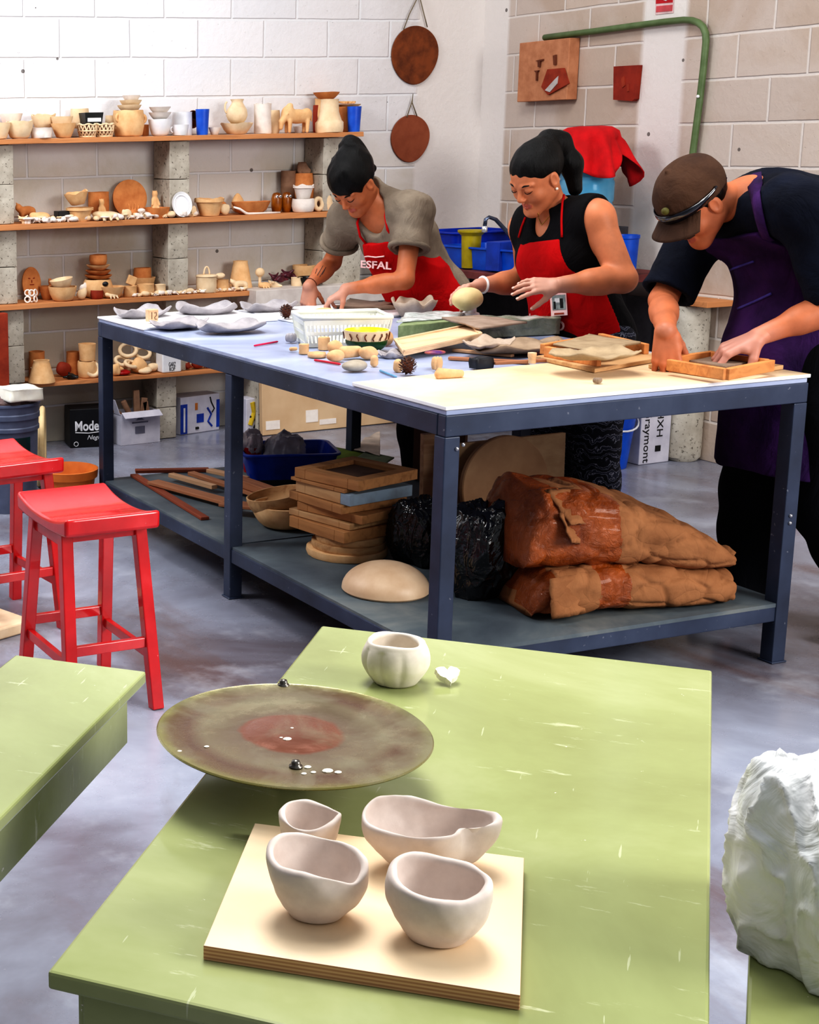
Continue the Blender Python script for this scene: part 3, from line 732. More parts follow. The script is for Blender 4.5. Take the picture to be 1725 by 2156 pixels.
# black bin bags
def bag_mat():
    t = NT('black_bin_bag'); t.bump(t.noise(12, 3, .5, dist=1.6), .8, .02); return t.set((14, 14, 18), .16, spec=.9)
M_bag = bag_mat()
p = S(1035, 1262); blob('bin_bag', 'black bin bag slumped behind the near bench leg beside the sacks', 'bin bag', (p.x+.015, p.y+.06, HS), (.125, .12, .20), M_bag, seed=6, amp=.34, sc=1.5, sub=6, st=.5, pinch=.22)
p = S(850, 1185); blob('bin_bag', 'black bin bag beside the stack of wooden frames', 'bin bag', (p.x+.045, p.y-.02, HS), (.085, .10, .145), M_bag, seed=12, amp=.34, sc=1.6, sub=6, st=.5, pinch=.25)
# plaster dome
def simple_lathe(name, label, cat, loc, prof, m, seg=40, rough=0, seed=1, parent=None, rot=None, ang=35, sc=30, group=None, fn=None):
    bm = bmesh.new(); lathe(bm, prof, seg, fn=fn)
    if rough: roughen(bm, rough, sc, seed)
    o = smooth_ang(fin(bm, name, m, parent, loc=loc, rot=rot), ang)
    if label: tag(o, label, cat, group)
    return o
p = S(812, 1243); R0 = .140
simple_lathe('plaster_dome', 'smooth pale clay dome lying upside down at the front of the shelf', 'bowl', (p.x, p.y, HS+.001), [(.001, 0), (R0*.96, 0)]+[(R0*math.cos(a), .006+.088*math.sin(a)) for a in [k*PI/2/12 for k in range(0, 12)]]+[(.001, .094)], mat('dome_clay', (222, 194, 164), (208, 176, 144), rough=.45), seg=56)
# round bats and the stack of square frames
p = S(722, 1172); cxs, cys = p.x+.035, p.y+.03; zz = HS+.001
for k, (r, hh) in enumerate(((.142, .026), (.130, .024), (.122, .024))):
    simple_lathe('round_bat', ('bottom', 'middle', 'top')[k]+' one of three round pale bats under the frames', 'bat', (cxs+.004*k, cys-.004*k, zz), [(.001, 0), (r*.97, 0), (r, hh*.4), (r*.99, hh), (r*.90, hh+.001), (.001, hh+.001)], M_frame2 if k else M_tan, rough=.002, seed=k); zz += hh+.0015
_a, _b = G(665, 1022, .45), G(790, 1057, .45); base_ang = math.atan2(_b.y-_a.y, _b.x-_a.x)-PI/4+.10
print('stack angle', base_ang)
fr_names = ['lowest orange wooden frame, resting on the round bats', 'orange wooden frame just above the lowest frame', 'thin wooden frame jutting to the right in the stack', 'pale wooden frame in the middle of the stack', 'square wooden frame with one pale blue side',
            'thin brown frame directly under the top one', 'topmost square wooden frame with a dark recessed panel']
fr = [(0, .29, .040, -.02, M_frame), (.03, .30, .022, .02, M_frame2), (.06, .30, .030, .06, M_frame), (-.02, .29, .030, 0, M_frame), (.0, .285, .040, .02, M_frame2), (.02, .27, .012, -.02, M_frame), (.05, .30, .036, .035, M_frame)]
for k, (da, w0, hh, dx, m) in enumerate(fr):
    t = thing('framed_board', fr_names[k], 'frame', (cxs+.03+dx*.5, cys+.04+(.012 if k % 2 else -.01), zz), base_ang+PI/4-.10+da*2+ .0)
    bw = .05
    for j in range(4):
        bm = bmesh.new(); r4 = Matrix.Rotation(j*PI/2, 3, 'Z'); L = w0-(.0 if j % 2 else 2*bw); abox(bm, r4 @ Vector((0, w0/2-bw/2, hh/2)), (L, bw, hh) , r4)
        for v in bm.verts: pass
        bevel(fin(bm, 'frame_side', [m, mat('pale_blue_paint', (150, 168, 184), (130, 140, 150))][1] if (k == 4 and j == 3) else m, t), .002)
    bm = bmesh.new(); abox(bm, (0, 0, hh*.35), (w0-2*bw+.002, w0-2*bw+.002, hh*.4)); fin(bm, 'panel', mat('stained_panel', (112, 84, 66), (88, 64, 50), scale=9), t)
    zz += hh+.0015
# terracotta bowls nested
p = S(600, 1108)
def bowl_prof(R, h, w=.008, foot=.5): 
    o_ = [(.001, 0), (R*foot, 0)]+[(R*(foot+(1-foot)*math.sin(a)), h*(1-math.cos(a))**.9) for a in [k*PI/2/9 for k in range(1, 10)]]
    i_ = [(max(.001, r-w), z+ (w*.9 if z < h*.5 else 0)) for r, z in o_[::-1] if r > w*1.5]
    return o_+[(R-w*.5, h+w*.3)]+i_[0:-1]+[(.001, i_[-1][1] if i_ else w)]
simple_lathe('clay_bowl', 'tan clay bowl in front of the wood strips, under another bowl', 'bowl', (p.x, p.y, HS+.001), bowl_prof(.125, .088), M_tan, rough=.003, seed=3, sc=14)
simple_lathe('clay_bowl', 'paper-thin clay bowl nested askew in the tan bowl', 'bowl', (p.x-.012, p.y+.008, HS+.046), bowl_prof(.118, .085, .006), M_frame2, rough=.003, seed=8, rot=(-.10, -.16, 0), sc=14)
# wood strips
def strip(label, a, b, w, h, z, m, za=None):
    a = G(a[0], a[1], z); b = G(b[0], b[1], z)
    bm = bmesh.new(); L = (b-a).length; abox(bm, (0, 0, 0), (L, w, h)); rz = math.atan2((b-a).y, (b-a).x)
    o = fin(bm, 'wood_strip', m, loc=((a.x+b.x)/2, (a.y+b.y)/2, z+h/2), rot=(0, 0, rz)); bevel(o, .002); return tag(o, label, 'wood strip', 'wooden strips on the bench shelf')
M_str1 = wood('rough_strip', (176, 122, 88), (140, 88, 60), 0, 5); M_str2 = wood('red_strip', (150, 78, 52), (118, 56, 38), 0, 5); M_str3 = wood('pale_strip', (204, 166, 132), (170, 126, 92), 0, 5)
strip('long reddish wood strip nearest the shelf edge, pointing at the bowls', (282, 1003), (432, 1095), .035, .012, HS+.001, M_str2)
strip('reddish wood strip along the far end of the bench shelf', (285, 995), (440, 992), .04, .014, HS+.001, M_str2)
strip('wide brown wood strip lying across the reddish strip', (322, 1018), (500, 1066), .062, .014, HS+.016, M_str1)
strip('short pale wood strip between two brown strips', (360, 1004), (452, 1030), .030, .018, HS+.018, M_str3)
strip('narrow brown wood strip under the blue tub end', (402, 1000), (560, 1052), .035, .016, HS+.018, M_str1)
strip('pale wood strip beside the blue tub', (440, 994), (520, 1012), .035, .016, HS+.034, M_str3)
strip('thick squared wood offcut near the bowls', (500, 1018), (596, 1052), .06, .030, HS+.036, M_str1)
strip('flat split board behind the clay bowls', (468, 1062), (560, 1072), .08, .012, HS+.0345, M_str1)
strip('brown board lying between the tub and frame stack', (590, 1045), (700, 1050), .16, .012, HS+.002, M_str1)
# blue tub
def tub(name, label, loc, rot, L, W, H, m, flare=1.18, lip=.012, group=None):
    bm = bmesh.new(); 
    def rr(l, w, r, z, n=6):
        out = []
        for cx_, cy_, a0 in ((l/2-r, w/2-r, 0), (-l/2+r, w/2-r, PI/2), (-l/2+r, -w/2+r, PI), (l/2-r, -w/2+r, 3*PI/2)):
            for k in range(n+1): a = a0+k*PI/2/n; out.append(Vector((cx_+r*math.cos(a), cy_+r*math.sin(a), z)))
        return out
    k = 1/flare; secs = [rr(L*k, W*k, .03, 0), rr(L*.98, W*.98, .04, H-.012), rr(L*.98+lip*2, W*.98+lip*2, .045, H-.010), rr(L*.98+lip*2, W*.98+lip*2, .045, H), rr(L*.98-.006, W*.98-.006, .04, H), rr(L*k-.008, W*k-.008, .028, .006)]
    loft(bm, secs); o = fin(bm, name, m, loc=loc, rot=(0, 0, rot)); smooth_ang(o, 40); bevel(o, .002); return tag(o, label, 'tub', group)
M_blue = mat('blue_plastic', (18, 68, 178), (12, 52, 150), rough=.35, bump=.03)
tubc = (S(455, 985)+S(660, 1000)+S(560, 1038)+S(560, 965))/4
ta = math.atan2(S(560, 1035).y-S(458, 1010).y, S(560, 1035).x-S(458, 1010).x)
tub('plastic_tub', 'blue plastic tub on the bench shelf holding plastic bags', (3.22, 5.50, HS+.032), -.35, .40, .30, .115, M_blue)
blob('plastic_bag', 'grey knotted plastic bag of clay inside the blue tub', 'bag', (3.20, 5.48, HS+.04), (.085, .085, .10), mat('grey_bag', (176, 172, 176), (146, 142, 148), rough=.3, bump=.6, bscale=30), seed=3, amp=.3, sub=5)
tt = thing('red_cup', 'red cup wrapped in a clear bag at the left end of the blue tub', 'cup', (3.085, 5.56, HS+.041))
simple_lathe('cup_body', None, None, (0, 0, 0), [(.001, 0), (.032, 0), (.04, .11), (.036, .11), (.029, .006), (.001, .006)], mat('red_plastic', (196, 20, 34), rough=.35), parent=tt)
blob('bag_liner', None, None, (0, 0, .085), (.045, .045, .055), mat('clear_bag', (206, 196, 196), (180, 172, 172), rough=.25, bump=.6, bscale=30), seed=7, amp=.4, flat=False, parent=tt).location.z = .125
# green cloth / mat and pale scrap
def cloth_patch(name, label, cat, pts, z, m, th=.006, amp=.004, seed=1, nx=24, ny=16, edge=.0, lift=None):
    """quad patch p00,p10,p11,p01 world xy"""
    bm = bmesh.new(); g = []
    for i in range(nx+1):
        row = []
        for j in range(ny+1):
            u, v = i/nx, j/ny
            x = (1-u)*(1-v)*pts[0][0]+u*(1-v)*pts[1][0]+u*v*pts[2][0]+(1-u)*v*pts[3][0]; y = (1-u)*(1-v)*pts[0][1]+u*(1-v)*pts[1][1]+u*v*pts[2][1]+(1-u)*v*pts[3][1]
            e = edge*n3((x, y, seed), 22, seed); zz_ = amp*(n3((x, y, 0), 9, seed)+1)+(lift(u, v) if lift else 0)
            row.append(bm.verts.new((x+e*(i in (0, nx)), y+e*(j in (0, ny)), zz_)))
        g.append(row)
    for i in range(nx):
        for j in range(ny): bm.faces.new((g[i][j], g[i+1][j], g[i+1][j+1], g[i][j+1]))
    o = fin(bm, name, m, smooth=True, loc=(0, 0, z)); md = o.modifiers.new('s', 'SOLIDIFY'); md.thickness = th; md.offset = 1; return tag(o, label, cat)
gq = [S(560, 985), S(668, 1012), S(805, 968), S(660, 945)]
cloth_patch('green_mat', 'olive green mat spread behind the blue tub', 'mat', [gq[0], gq[1], gq[2], gq[3]], HS+.001, mat('olive_felt', (104, 122, 40), (82, 98, 32), scale=8, rough=.95, bump=.4, bscale=90), th=.02, amp=.004, seed=5)
cloth_patch('cloth', 'dusty green cloth end lying behind the frame stack', 'cloth', [S(690, 1010), S(760, 1030), S(830, 975), S(770, 965)], HS+.024, mat('dusty_green', (110, 120, 96), (88, 96, 78), rough=.95), th=.006, amp=.006, seed=8)
cloth_patch('paper_scrap', 'torn pale paper scrap beside the green mat', 'paper', [S(745, 962), S(800, 975), S(800, 925), S(770, 938)], HS+.024, mat('paper_scrap', (196, 180, 166)), th=.002, amp=.014, seed=3)
# upright boards standing on the shelf
def upright(name, label, cat, a, b, ztop, th, m, z=HS+.001, lean=0, back=0):
    a = S(*a); b = S(*b); L = (b-a).length; rz = math.atan2((b-a).y, (b-a).x)
    bm = bmesh.new(); abox(bm, (0, th/2, (ztop-z)/2), (L, th, ztop-z)); o = fin(bm, name, m, loc=((a.x+b.x)/2, (a.y+b.y)/2+back, z), rot=(lean, 0, rz)); bevel(o, .002); return tag(o, label, cat)
upright('plank', 'narrow pale plank standing upright beside the near bench leg', 'plank', (889, 1118), (914, 1116), .56, .03, M_str3, lean=-.03)
upright('brown_board', 'dark brown panel standing behind the narrow plank', 'panel', (868, 1010), (975, 1030), .72, .02, mat('brown_panel', (104, 70, 50), (84, 54, 38)), back=.0)
pbs = upright('square_board', 'square tan board standing behind the round wooden disc', 'board', (960, 1092), (1184, 1092), .755, .018, mat('tan_board', (196, 164, 128), (176, 142, 106), rough=.6), lean=-.04)
a_, b_ = WY(962, 1092, 4.42), WY(1186, 1092, 4.42); pbs.location = ((a_.x+b_.x)/2, 4.42, HS+.001); pbs.rotation_euler = (-.03, 0, 0)
pbs.scale = ((b_.x-a_.x)/pbs.dimensions.x, 1, (WY(1100, 922, 4.42).z-HS)/(.755-HS))
wr = .185; pc = WY(1060, 1030, 4.66)
bm = bmesh.new(); lathe(bm, [(.001, 0), (wr*.98, 0), (wr, .005), (wr, .022), (wr*.98, .026), (.001, .026)], 64)
o = smooth_ang(fin(bm, 'round_board', mat('round_board', (184, 146, 110), (158, 118, 84), scale=5, rough=.55), loc=(WY(1062, 1045, 4.36).x, 4.375, HS+wr*math.cos(.08)+.006), rot=(PI/2-.08, 0, -.03)), 40); tag(o, 'large round wooden board leaning on the square tan board', 'board')
bm = bmesh.new(); lathe(bm, [(.001, 0), (.10, 0), (.105, .005), (.105, .014), (.001, .016)], 48)
p = G(1060, 1058, HS+.16)
simple_lathe('round_bat', 'grey round bat tilted behind the black bin bag', 'bat', (3.26, 4.12, HS+.115), [(.001, 0), (.150, 0), (.155, .005), (.155, .016), (.001, .018)], mat('grey_bat', (176, 164, 150), (150, 138, 124)), rot=(.12, -.10, 0), seg=56)
bm.free()
simple_lathe('round_bat', 'pale round bat under the tilted grey bat', 'bat', (3.06, 4.22, HS+.085), [(.001, 0), (.15, 0), (.154, .005), (.154, .018), (.001, .020)], mat('pale_bat', (200, 186, 166), (178, 162, 140)), rot=(.06, .06, 0), seg=56)
for k in range(3):
    simple_lathe('round_bat', ('lowest', 'second', 'third')[k]+' bat of the pile hidden behind the bin bags', 'bat', (3.12+.01*k, 4.24, HS+.001+.022*k), [(.001, 0), (.15, 0), (.152, .005), (.152, .018), (.001, .020)], M_frame2, seg=40, group='bats behind the bin bags')
# ------------------------------------------------------------------ shelf unit on the back wall: stacked concrete blocks and planks
def concrete_block_mat():
    t = NT('raw_concrete_block'); n = t.noise(8, 6, .65); p = t.ramp(t.noise(60, 5, .7), [(.30, (0,0,0)), (.40, (255,255,255))])
    col = t.ramp(n, [(.3, (166, 158, 146)), (.6, (196, 190, 178)), (.8, (214, 208, 198))]); col = t.mix(t.math('SUBTRACT', 1, p), col, (96, 86, 76))
    t.bump(t.math('ADD', p, n), .7, .006); return t.set(col, .95, spec=.1)
M_conc = concrete_block_mat()
M_shelf = wood('shelf_plank', (206, 146, 98), (164, 106, 64), 0, 4, .75)
YS = 7.40
def zs(px, py): return WY(px, py, YS).z
ZSH = [zs(300, 292)+.012, zs(200, 466), zs(200, 632), zs(250, 794)]
TH = [.026, .030, .026, .022]
SX = [(-.2, WY(766, 290, YS).x), (-.2, WY(770, 445, YS).x), (-.2, WY(536, 610, YS).x), (WY(70, 806, YS).x, WY(520, 780, YS).x+.6)]
names_sh = ['top', 'second', 'third', 'lowest']
for k in range(4):
    x0, x1 = SX[k]; bm = bmesh.new(); abox(bm, (0, 0, 0), (x1-x0, YB-YS-.006, TH[k])); bmesh.ops.subdivide_edges(bm, edges=[e for e in bm.edges if e.calc_length() > 1], cuts=40)
    for v in bm.verts:
        if v.co.y < 0: v.co.y += .006*n3(v.co, 6, k)+.003*n3(v.co, 21, k); v.co.z += .002*n3(v.co, 5, k+3)
    o = fin(bm, 'shelf_plank', M_shelf, loc=((x0+x1)/2, (YS+YB-.004)/2, ZSH[k]-TH[k]/2)); bevel(o, .002); tag(o, names_sh[k]+' wooden plank of the pottery shelves on the block wall', 'shelf')
colx = {0: [(None, 36), (None, 43), (10, 58), None], 1: [(366, 408), (363, 405), (None, None), (339, 380)], 2: [(690, 752), (690, 770), (None, None), None]}
pyrow = [400, 560, 720, 880]
lv = [(ZSH[1], ZSH[0]-TH[0]), (ZSH[2], ZSH[1]-TH[1]), (ZSH[3], ZSH[2]-TH[2]), (0, ZSH[3]-TH[3])]
def blockcol(c, k, xa, xb, ya=YS+.05):
    z0, z1 = lv[k]; z0 += .001; z1 -= .001
    for j in range(2):
        bm = bmesh.new(); h = (z1-z0)/2-.003; abox(bm, (0, 0, 0), (xb-xa, YB-ya-.006, h)); bmesh.ops.subdivide_edges(bm, edges=bm.edges, cuts=5, use_grid_fill=True)
        roughen(bm, .004, 14, seed=c*10+k*2+j); o = fin(bm, 'concrete_block', M_conc, loc=((xa+xb)/2, (ya+YB-.004)/2, z0+h/2+j*((z1-z0)/2)+.0015)); bevel(o, .003)
        where = 'under the '+names_sh[k]+' plank'; cn = ['left', 'middle', 'right'][c]
        tag(o, f"{'upper' if j else 'lower'} grey concrete block of the {cn} shelf column, {where}", 'block', f'concrete blocks carrying the {names_sh[k]} plank')
for c in range(3):
    for k in range(4):
        if c == 2 and k > 1: continue
        q = colx[c][k]
        if q is None:
            if c == 0 and k == 3: q = (8, 50)
            else: continue
        if q[0] is None and q[1] is None: q = (358, 400)
        xa = WY(q[0], pyrow[k], YS).x if q[0] is not None else WY(q[1], pyrow[k], YS).x-.125
        blockcol(c, k, xa, WY(q[1], pyrow[k], YS).x)
# ------------------------------------------------------------------ pottery
def prof(kind, w, h):
    r = w/2; t = max(.0035, min(.007, w*.05))
    P = {'bowl': [(.52, 0), (.60, .06), (.80, .45), (.94, .8), (1, 1)], 'deepbowl': [(.55, 0), (.72, .12), (.90, .5), (.98, .85), (1, 1)], 'pot': [(.80, 0), (.90, .06), (1, .45), (.98, .8), (.94, 1)],
         'barrel': [(.72, 0), (.88, .12), (1, .5), (.90, .85), (.82, 1)], 'straight': [(.92, 0), (.98, .05), (1, .5), (.97, .95), (1, 1)], 'cup': [(.78, 0), (.82, .05), (.92, .6), (1, 1)],
         'jug': [(.55, 0), (.85, .15), (1, .35), (.90, .58), (.55, .82), (.50, .9), (.62, 1)], 'vase': [(.95, 0), (1, .10), (.98, .30), (.84, .36), (.66, .62), (.62, .95), (.66, 1)],
         'cone': [(1, 0), (.98, .08), (.62, .85), (.58, .92), (.60, 1)], 'dish': [(.62, 0), (.75, .2), (.95, .75), (1, 1)], 'flower': [(.62, 0), (.66, .06), (.88, .78), (1, .80), (1, 1)], 'gourd': [(.8, 0), (1, .2), (1, .38), (.72, .5), (.70, .62), (.8, .8), (.6, 1)]}[kind]
    o = [(.001, 0)]+[(a*r, b*h) for a, b in P]; i = [(max(.001, a*r-t), max(t, b*h-(0 if b < 1 else -.0001))) for a, b in P[::-1]]
    i[0] = (P[-1][0]*r-t, h)
    return o+i+[(.001, t)]
def smooth_prof(p, n=1):
    return p
def pot(kind, label, cat, px, py, wpx, hpx, m, dy=.06, z=None, shelf=None, name=None, rot=(0, 0, 0), lump=.0034, wav=0, handle=None, group=None, seed=None, Y=None):
    Y = Y or YS+dy; q = WY(px, py, Y); s = SCL(q); w, h = wpx/s, hpx/s
    zz = ZSH[shelf]+.001 if shelf is not None else (z if z is not None else q.z)
    seed = seed if seed is not None else int(px)
    bm = bmesh.new(); fn = (lambda th, i, r, z_: (r*(1+.03*math.sin(3*th+seed)), z_+(wav*math.sin(4*th+seed)+wav*.6*math.sin(7*th) if z_ > h*.9 else 0))) if wav else None
    lathe(bm, prof(kind, w, h), 28, fn=fn); roughen(bm, lump, 18, seed)
    parent = None
    o = smooth_ang(fin(bm, name or cat.replace(' ', '_'), m, loc=(q.x, Y, zz), rot=rot), 50); tag(o, label, cat, group)
    if handle:
        for hd in handle:
            a0, z0, z1, ro = hd; bm = bmesh.new(); pts = []
            for k in range(9):
                a = -PI/2+PI*k/8; rr = w/2*(.92)+math.cos(a)*ro; zz_ = (z0+z1)/2*h+math.sin(a)*(z1-z0)/2*h; pts.append((math.cos(a0)*rr, math.sin(a0)*rr, zz_))
            tube(bm, pts, max(.004, w*.045), 8); fin(bm, 'handle', m, o, smooth=True)
    return o
M_choc = clay_mat('chocolate_clay', (118, 66, 44), (84, 46, 32), .7)
M_blk = mat('black_glaze', (40, 40, 44), (20, 30, 30), rough=.3)
M_bluec = mat('blue_cup_plastic', (44, 108, 216), (30, 84, 190), rough=.4, bump=.05)
M_amber = mat('amber_glaze', (176, 106, 20), (120, 64, 14), rough=.3)
M_wcer = mat('white_glaze', (240, 240, 240), (226, 226, 230), rough=.35, bump=.06)
# top shelf, left to right
T0 = dict(shelf=0)
pot('bowl', 'cream bowl at the left end of the top shelf, cut by the frame', 'bowl', 2, 300, 44, 34, M_cream, .05, **T0)
pot('deepbowl', 'cream bowl with a rolled rim beside the white oblong dish on the top shelf', 'bowl', 42, 298, 58, 36, M_cream, .06, wav=.003, **T0)
pot('bowl', 'thin-legged pale bowl turned up behind the left bowls of the top shelf', 'bowl', 24, 266, 50, 26, M_whitec, .18, name='bowl')
pot('straight', 'short white oblong box dish on the top shelf', 'dish', 88, 297, 44, 22, M_whitec, .045, **T0)
pot('deepbowl', 'pale bowl nested above the white oblong dish', 'bowl', 92, 272, 52, 30, M_cream, .17, wav=.004)
pot('bowl', 'broad tan bowl left of the openwork baskets on the top shelf', 'bowl', 134, 299, 54, 30, M_tan, .06, **T0)
pot('bowl', 'pale bowl stacked inside the broad tan bowl', 'bowl', 130, 274, 48, 28, M_cream, .10)
pot('pot', 'cream pot behind the black striped square dish', 'pot', 168, 270, 40, 40, M_cream, .2)
def glazed_square():
    q = WY(191, 268, YS+.12); s = SCL(q); w, h = 42/s, 30/s
    bm = bmesh.new(); loft(bm, [[(x*k, y*k, z) for x, y in ((-w/2, -w/2), (w/2, -w/2), (w/2, w/2), (-w/2, w/2))] for k, z in ((.82, 0), (1, h), (.92, h), (.75, .006))])
    o = bevel(fin(bm, 'square_dish', M_blk, loc=(q.x, q.y, q.z)), .004); tag(o, 'black square dish with a white band, stacked on the openwork baskets', 'dish')
    bm = bmesh.new(); abox(bm, (0, -w*.475, h*.5), (w*.72, .004, h*.26)); fin(bm, 'white_band', M_wcer, o)
glazed_square()
def openwork(px, py, w_, h_, lbl):
    q = WY(px, py, YS+.06); s = SCL(q); r, h = w_/2/s, h_/s
    t = thing('openwork_basket', lbl, 'basket', (q.x, q.y, ZSH[0]+.001), 0, 'openwork clay baskets on the top shelf')
    bm = bmesh.new()
    for z, rr in ((.004, r*.8), (h*.5, r*.94), (h, r)): tube(bm, [(rr*math.cos(a), rr*math.sin(a), z+(.004*math.sin(a*6) if z == h else 0)) for a in [2*PI*k/28 for k in range(28)]], .005, 6, closed=True)
    for k in range(14):
        a = 2*PI*k/14; tube(bm, [(r*.8*math.cos(a), r*.8*math.sin(a), .004), (r*.94*math.cos(a+.2), r*.94*math.sin(a+.2), h*.5), (r*math.cos(a), r*math.sin(a), h)], .004, 6)
        tube(bm, [(r*.8*math.cos(a), r*.8*math.sin(a), .004), (r*.94*math.cos(a-.25), r*.94*math.sin(a-.25), h*.5), (r*math.cos(a), r*math.sin(a), h)], .003, 6)
    fin(bm, 'lattice', M_cream, t, smooth=True)
    bm = bmesh.new(); lathe(bm, [(.001, 0), (r*.8, 0), (r*.8, .005), (.001, .005)], 24); fin(bm, 'base', M_choc, t)
    bm = bmesh.new(); lathe(bm, [(r*.76, .006), (r*.90, h*.5), (r*.93, h*.9)], 24, cap=False); fin(bm, 'lining', M_choc, t, smooth=True)
openwork(184, 297, 40, 26, 'left one of the two openwork cream baskets'); openwork(220, 296, 40, 26, 'right one of the two openwork cream baskets')
o = pot('pot', 'large tan clay pot with two ring handles and a stack of bowls on top', 'pot', 271, 291, 66, 54, M_tan, .09, lump=.005, handle=[(PI+.35, .58, .85, .014), (-.35, .52, .80, .014)], **T0)
for k, (dx, py, w_) in enumerate(((2, 238, 52), (4, 228, 48), (6, 218, 38))):
    pot('bowl', ('lowest', 'middle', 'topmost')[k]+' of three pale bowls stacked on the large tan pot', 'bowl', 271+dx, py, w_, 14, (M_cream, M_cream, M_whitec)[k], .09, z=ZSH[0]+.001+(54+k*9)/386*.92+.004*k)
pot('straight', 'cream cup between the large tan pot and the white bowls', 'cup', 234, 270, 24, 26, M_cream, .19)
pot('straight', 'terracotta cup wedged behind the large tan pot', 'cup', 307, 290, 14, 24, M_terra, .2, **T0)
for k, (py, w_, h_) in enumerate(((291, 50, 34), (257, 48, 14), (244, 46, 13))):
    pot('deepbowl' if k == 0 else 'bowl', ('lowest', 'middle', 'topmost')[k]+' white bowl of the stack left of the white jug', 'bowl', 337, py, w_, h_, M_wcer if k == 0 else M_whitec, .07, z=ZSH[0]+.001+(0, 34, 46)[k]/386)
pot('straight', 'white cylindrical canister right of the white bowl stack', 'canister', 384, 290, 42, 48, M_wcer, .13, **T0)
pot('cup', 'small white cup with a side handle in front of the canister', 'cup', 380, 291, 36, 22, M_wcer, .04, handle=[(PI*.95, .3, .8, .012)], **T0)
def ring(label, px, py, R, r, m, dy, lean=.2, z=None, name='clay_ring', cat='ring', yaw=0, ell=1.0):
    q = WY(px, py, YS+dy); s = SCL(q); bm = bmesh.new(); Rm = R/s
    tube(bm, [(Rm*math.cos(a)*ell, 0, Rm*math.sin(a)+Rm) for a in [2*PI*k/28 for k in range(28)]], r/s, 8, closed=True)
    o = fin(bm, name, m, smooth=True, loc=(q.x, q.y, (z if z is not None else q.z)+r/s), rot=(-lean, 0, yaw)); return tag(o, label, cat)
pot('barrel', 'dark brown rimmed bowl tipped behind the left blue cup', 'bowl', 400, 262, 32, 30, M_choc, .2, rot=(.9, 0, 0))
pot('cup', 'blue plastic cup beside the white canister on the top shelf', 'cup', 426, 289, 29, 53, M_bluec, .05, lump=0, **T0)
pot('bowl', 'small grey bowl right of the left blue cup', 'bowl', 452, 287, 26, 15, M_whitec, .06, **T0)
pot('bowl', 'broad square-rimmed cream bowl under the clay jug', 'bowl', 498, 287, 68, 23, M_cream, .09, wav=.003, **T0)
pot('jug', 'pale clay jug with a loop handle standing in the cream bowl', 'jug', 499, 264, 46, 50, M_cream, .10, z=ZSH[0]+.001+22/386, handle=[(PI*.9, .45, .9, .012)])
pot('straight', 'tall lumpy white cylinder pot left of the clay bull', 'pot', 553, 287, 37, 62, M_whitec, .09, lump=.005, wav=.003, **T0)
pot('barrel', 'small pale pot hidden behind the bull\'s head', 'pot', 578, 284, 24, 48, M_cream, .2, **T0)
# bull figure
def sphere(bm, c, r, sub=2, R=None):
    M = Matrix.Translation(c)
    if R is not None: M = M @ R
    bmesh.ops.create_icosphere(bm, subdivisions=sub, radius=1, matrix=M @ Matrix.Diagonal((r[0], r[1], r[2], 1) if not isinstance(r, (int, float)) else (r, r, r, 1)))
def sdfobj(name, label, cat, loc, m, build, ext, h=.004, rot=(0, 0, 0), group=None, parent=None, smooth=1, matfn=None):
    f = Field((-ext[0], -ext[1], -.01), (ext[0], ext[1], ext[2]), h); build(f)
    o = nets_obj(name, f, m, parent, smooth=smooth, matfn=matfn); o.location = loc; o.rotation_euler = rot
    if label: tag(o, label, cat, group)
    return o
q = WY(622, 287, YS+.08); s_ = SCL(q); u_ = 1/s_
def bull(f):
    k = .012; L = 26*u_
    f.ell((.010, 0, 34*u_), (30*u_, 13*u_, 15*u_), k=k); f.ell((-18*u_, 0, 40*u_), (15*u_, 12*u_, 16*u_), k=k); f.ell((26*u_, 0, 38*u_), (12*u_, 12*u_, 13*u_), k=k)
    for x in (-17*u_, 25*u_):
        for y in (-.018, .018): f.capsule((x, y, 25*u_), (x-1*u_, y, 3*u_), .013, .009, k)
    f.capsule((-20*u_, 0, 44*u_), (-34*u_, -.004, 24*u_), .026, .014, k); f.capsule((-34*u_, -.004, 24*u_), (-36*u_, -.004, 11*u_), .017, .012, k)
    for y in (-.022, .022): f.capsule((-28*u_, y*.6, 34*u_), (-25*u_, y*1.6, 40*u_), .006, .003, .005)
    f.ell((-14*u_, 0, 56*u_), (7*u_, 6*u_, 6*u_), k=k); f.capsule((36*u_, 0, 44*u_), (38*u_, 0, 24*u_), .005, .004, .008)
sdfobj('clay_bull', 'tan clay bull figure with lowered head standing on the top shelf', 'figurine', (q.x, q.y, ZSH[0]+.001), M_tan, bull, (.14, .06, .19), .0045)
pot('bowl', 'small grey-blue bowl seen between the bull\'s legs', 'bowl', 628, 287, 22, 14, M_wcer, .2, **T0)
pot('pot', 'dark red glazed pot beside the bull\'s hind legs', 'pot', 670, 285, 24, 56, M_red2, .2, **T0)
pot('vase', 'cream stepped vase with a narrow neck near the right end of the top shelf', 'vase', 693, 283, 60, 68, M_cream, .07, **T0)
pot('bowl', 'brown bowl stacked above the stepped vase', 'bowl', 687, 212, 56, 14, M_terra, .16, z=ZSH[0]+.001+.185)
pot('straight', 'tan square pot under the stacked brown bowl, behind the stepped vase', 'pot', 679, 284, 34, 70, M_tan, .19, **T0)
pot('pot', 'pink-tan pot carrying the tray beside the right blue cup', 'pot', 718, 284, 44, 52, M_terra, .15, **T0)
pot('dish', 'tray of small rolled clay pieces at the top right of the shelves', 'dish', 734, 229, 52, 6, M_tan, .13, z=ZSH[0]+.001+53/386)
random.seed(5); q = WY(734, 222, YS+.13)
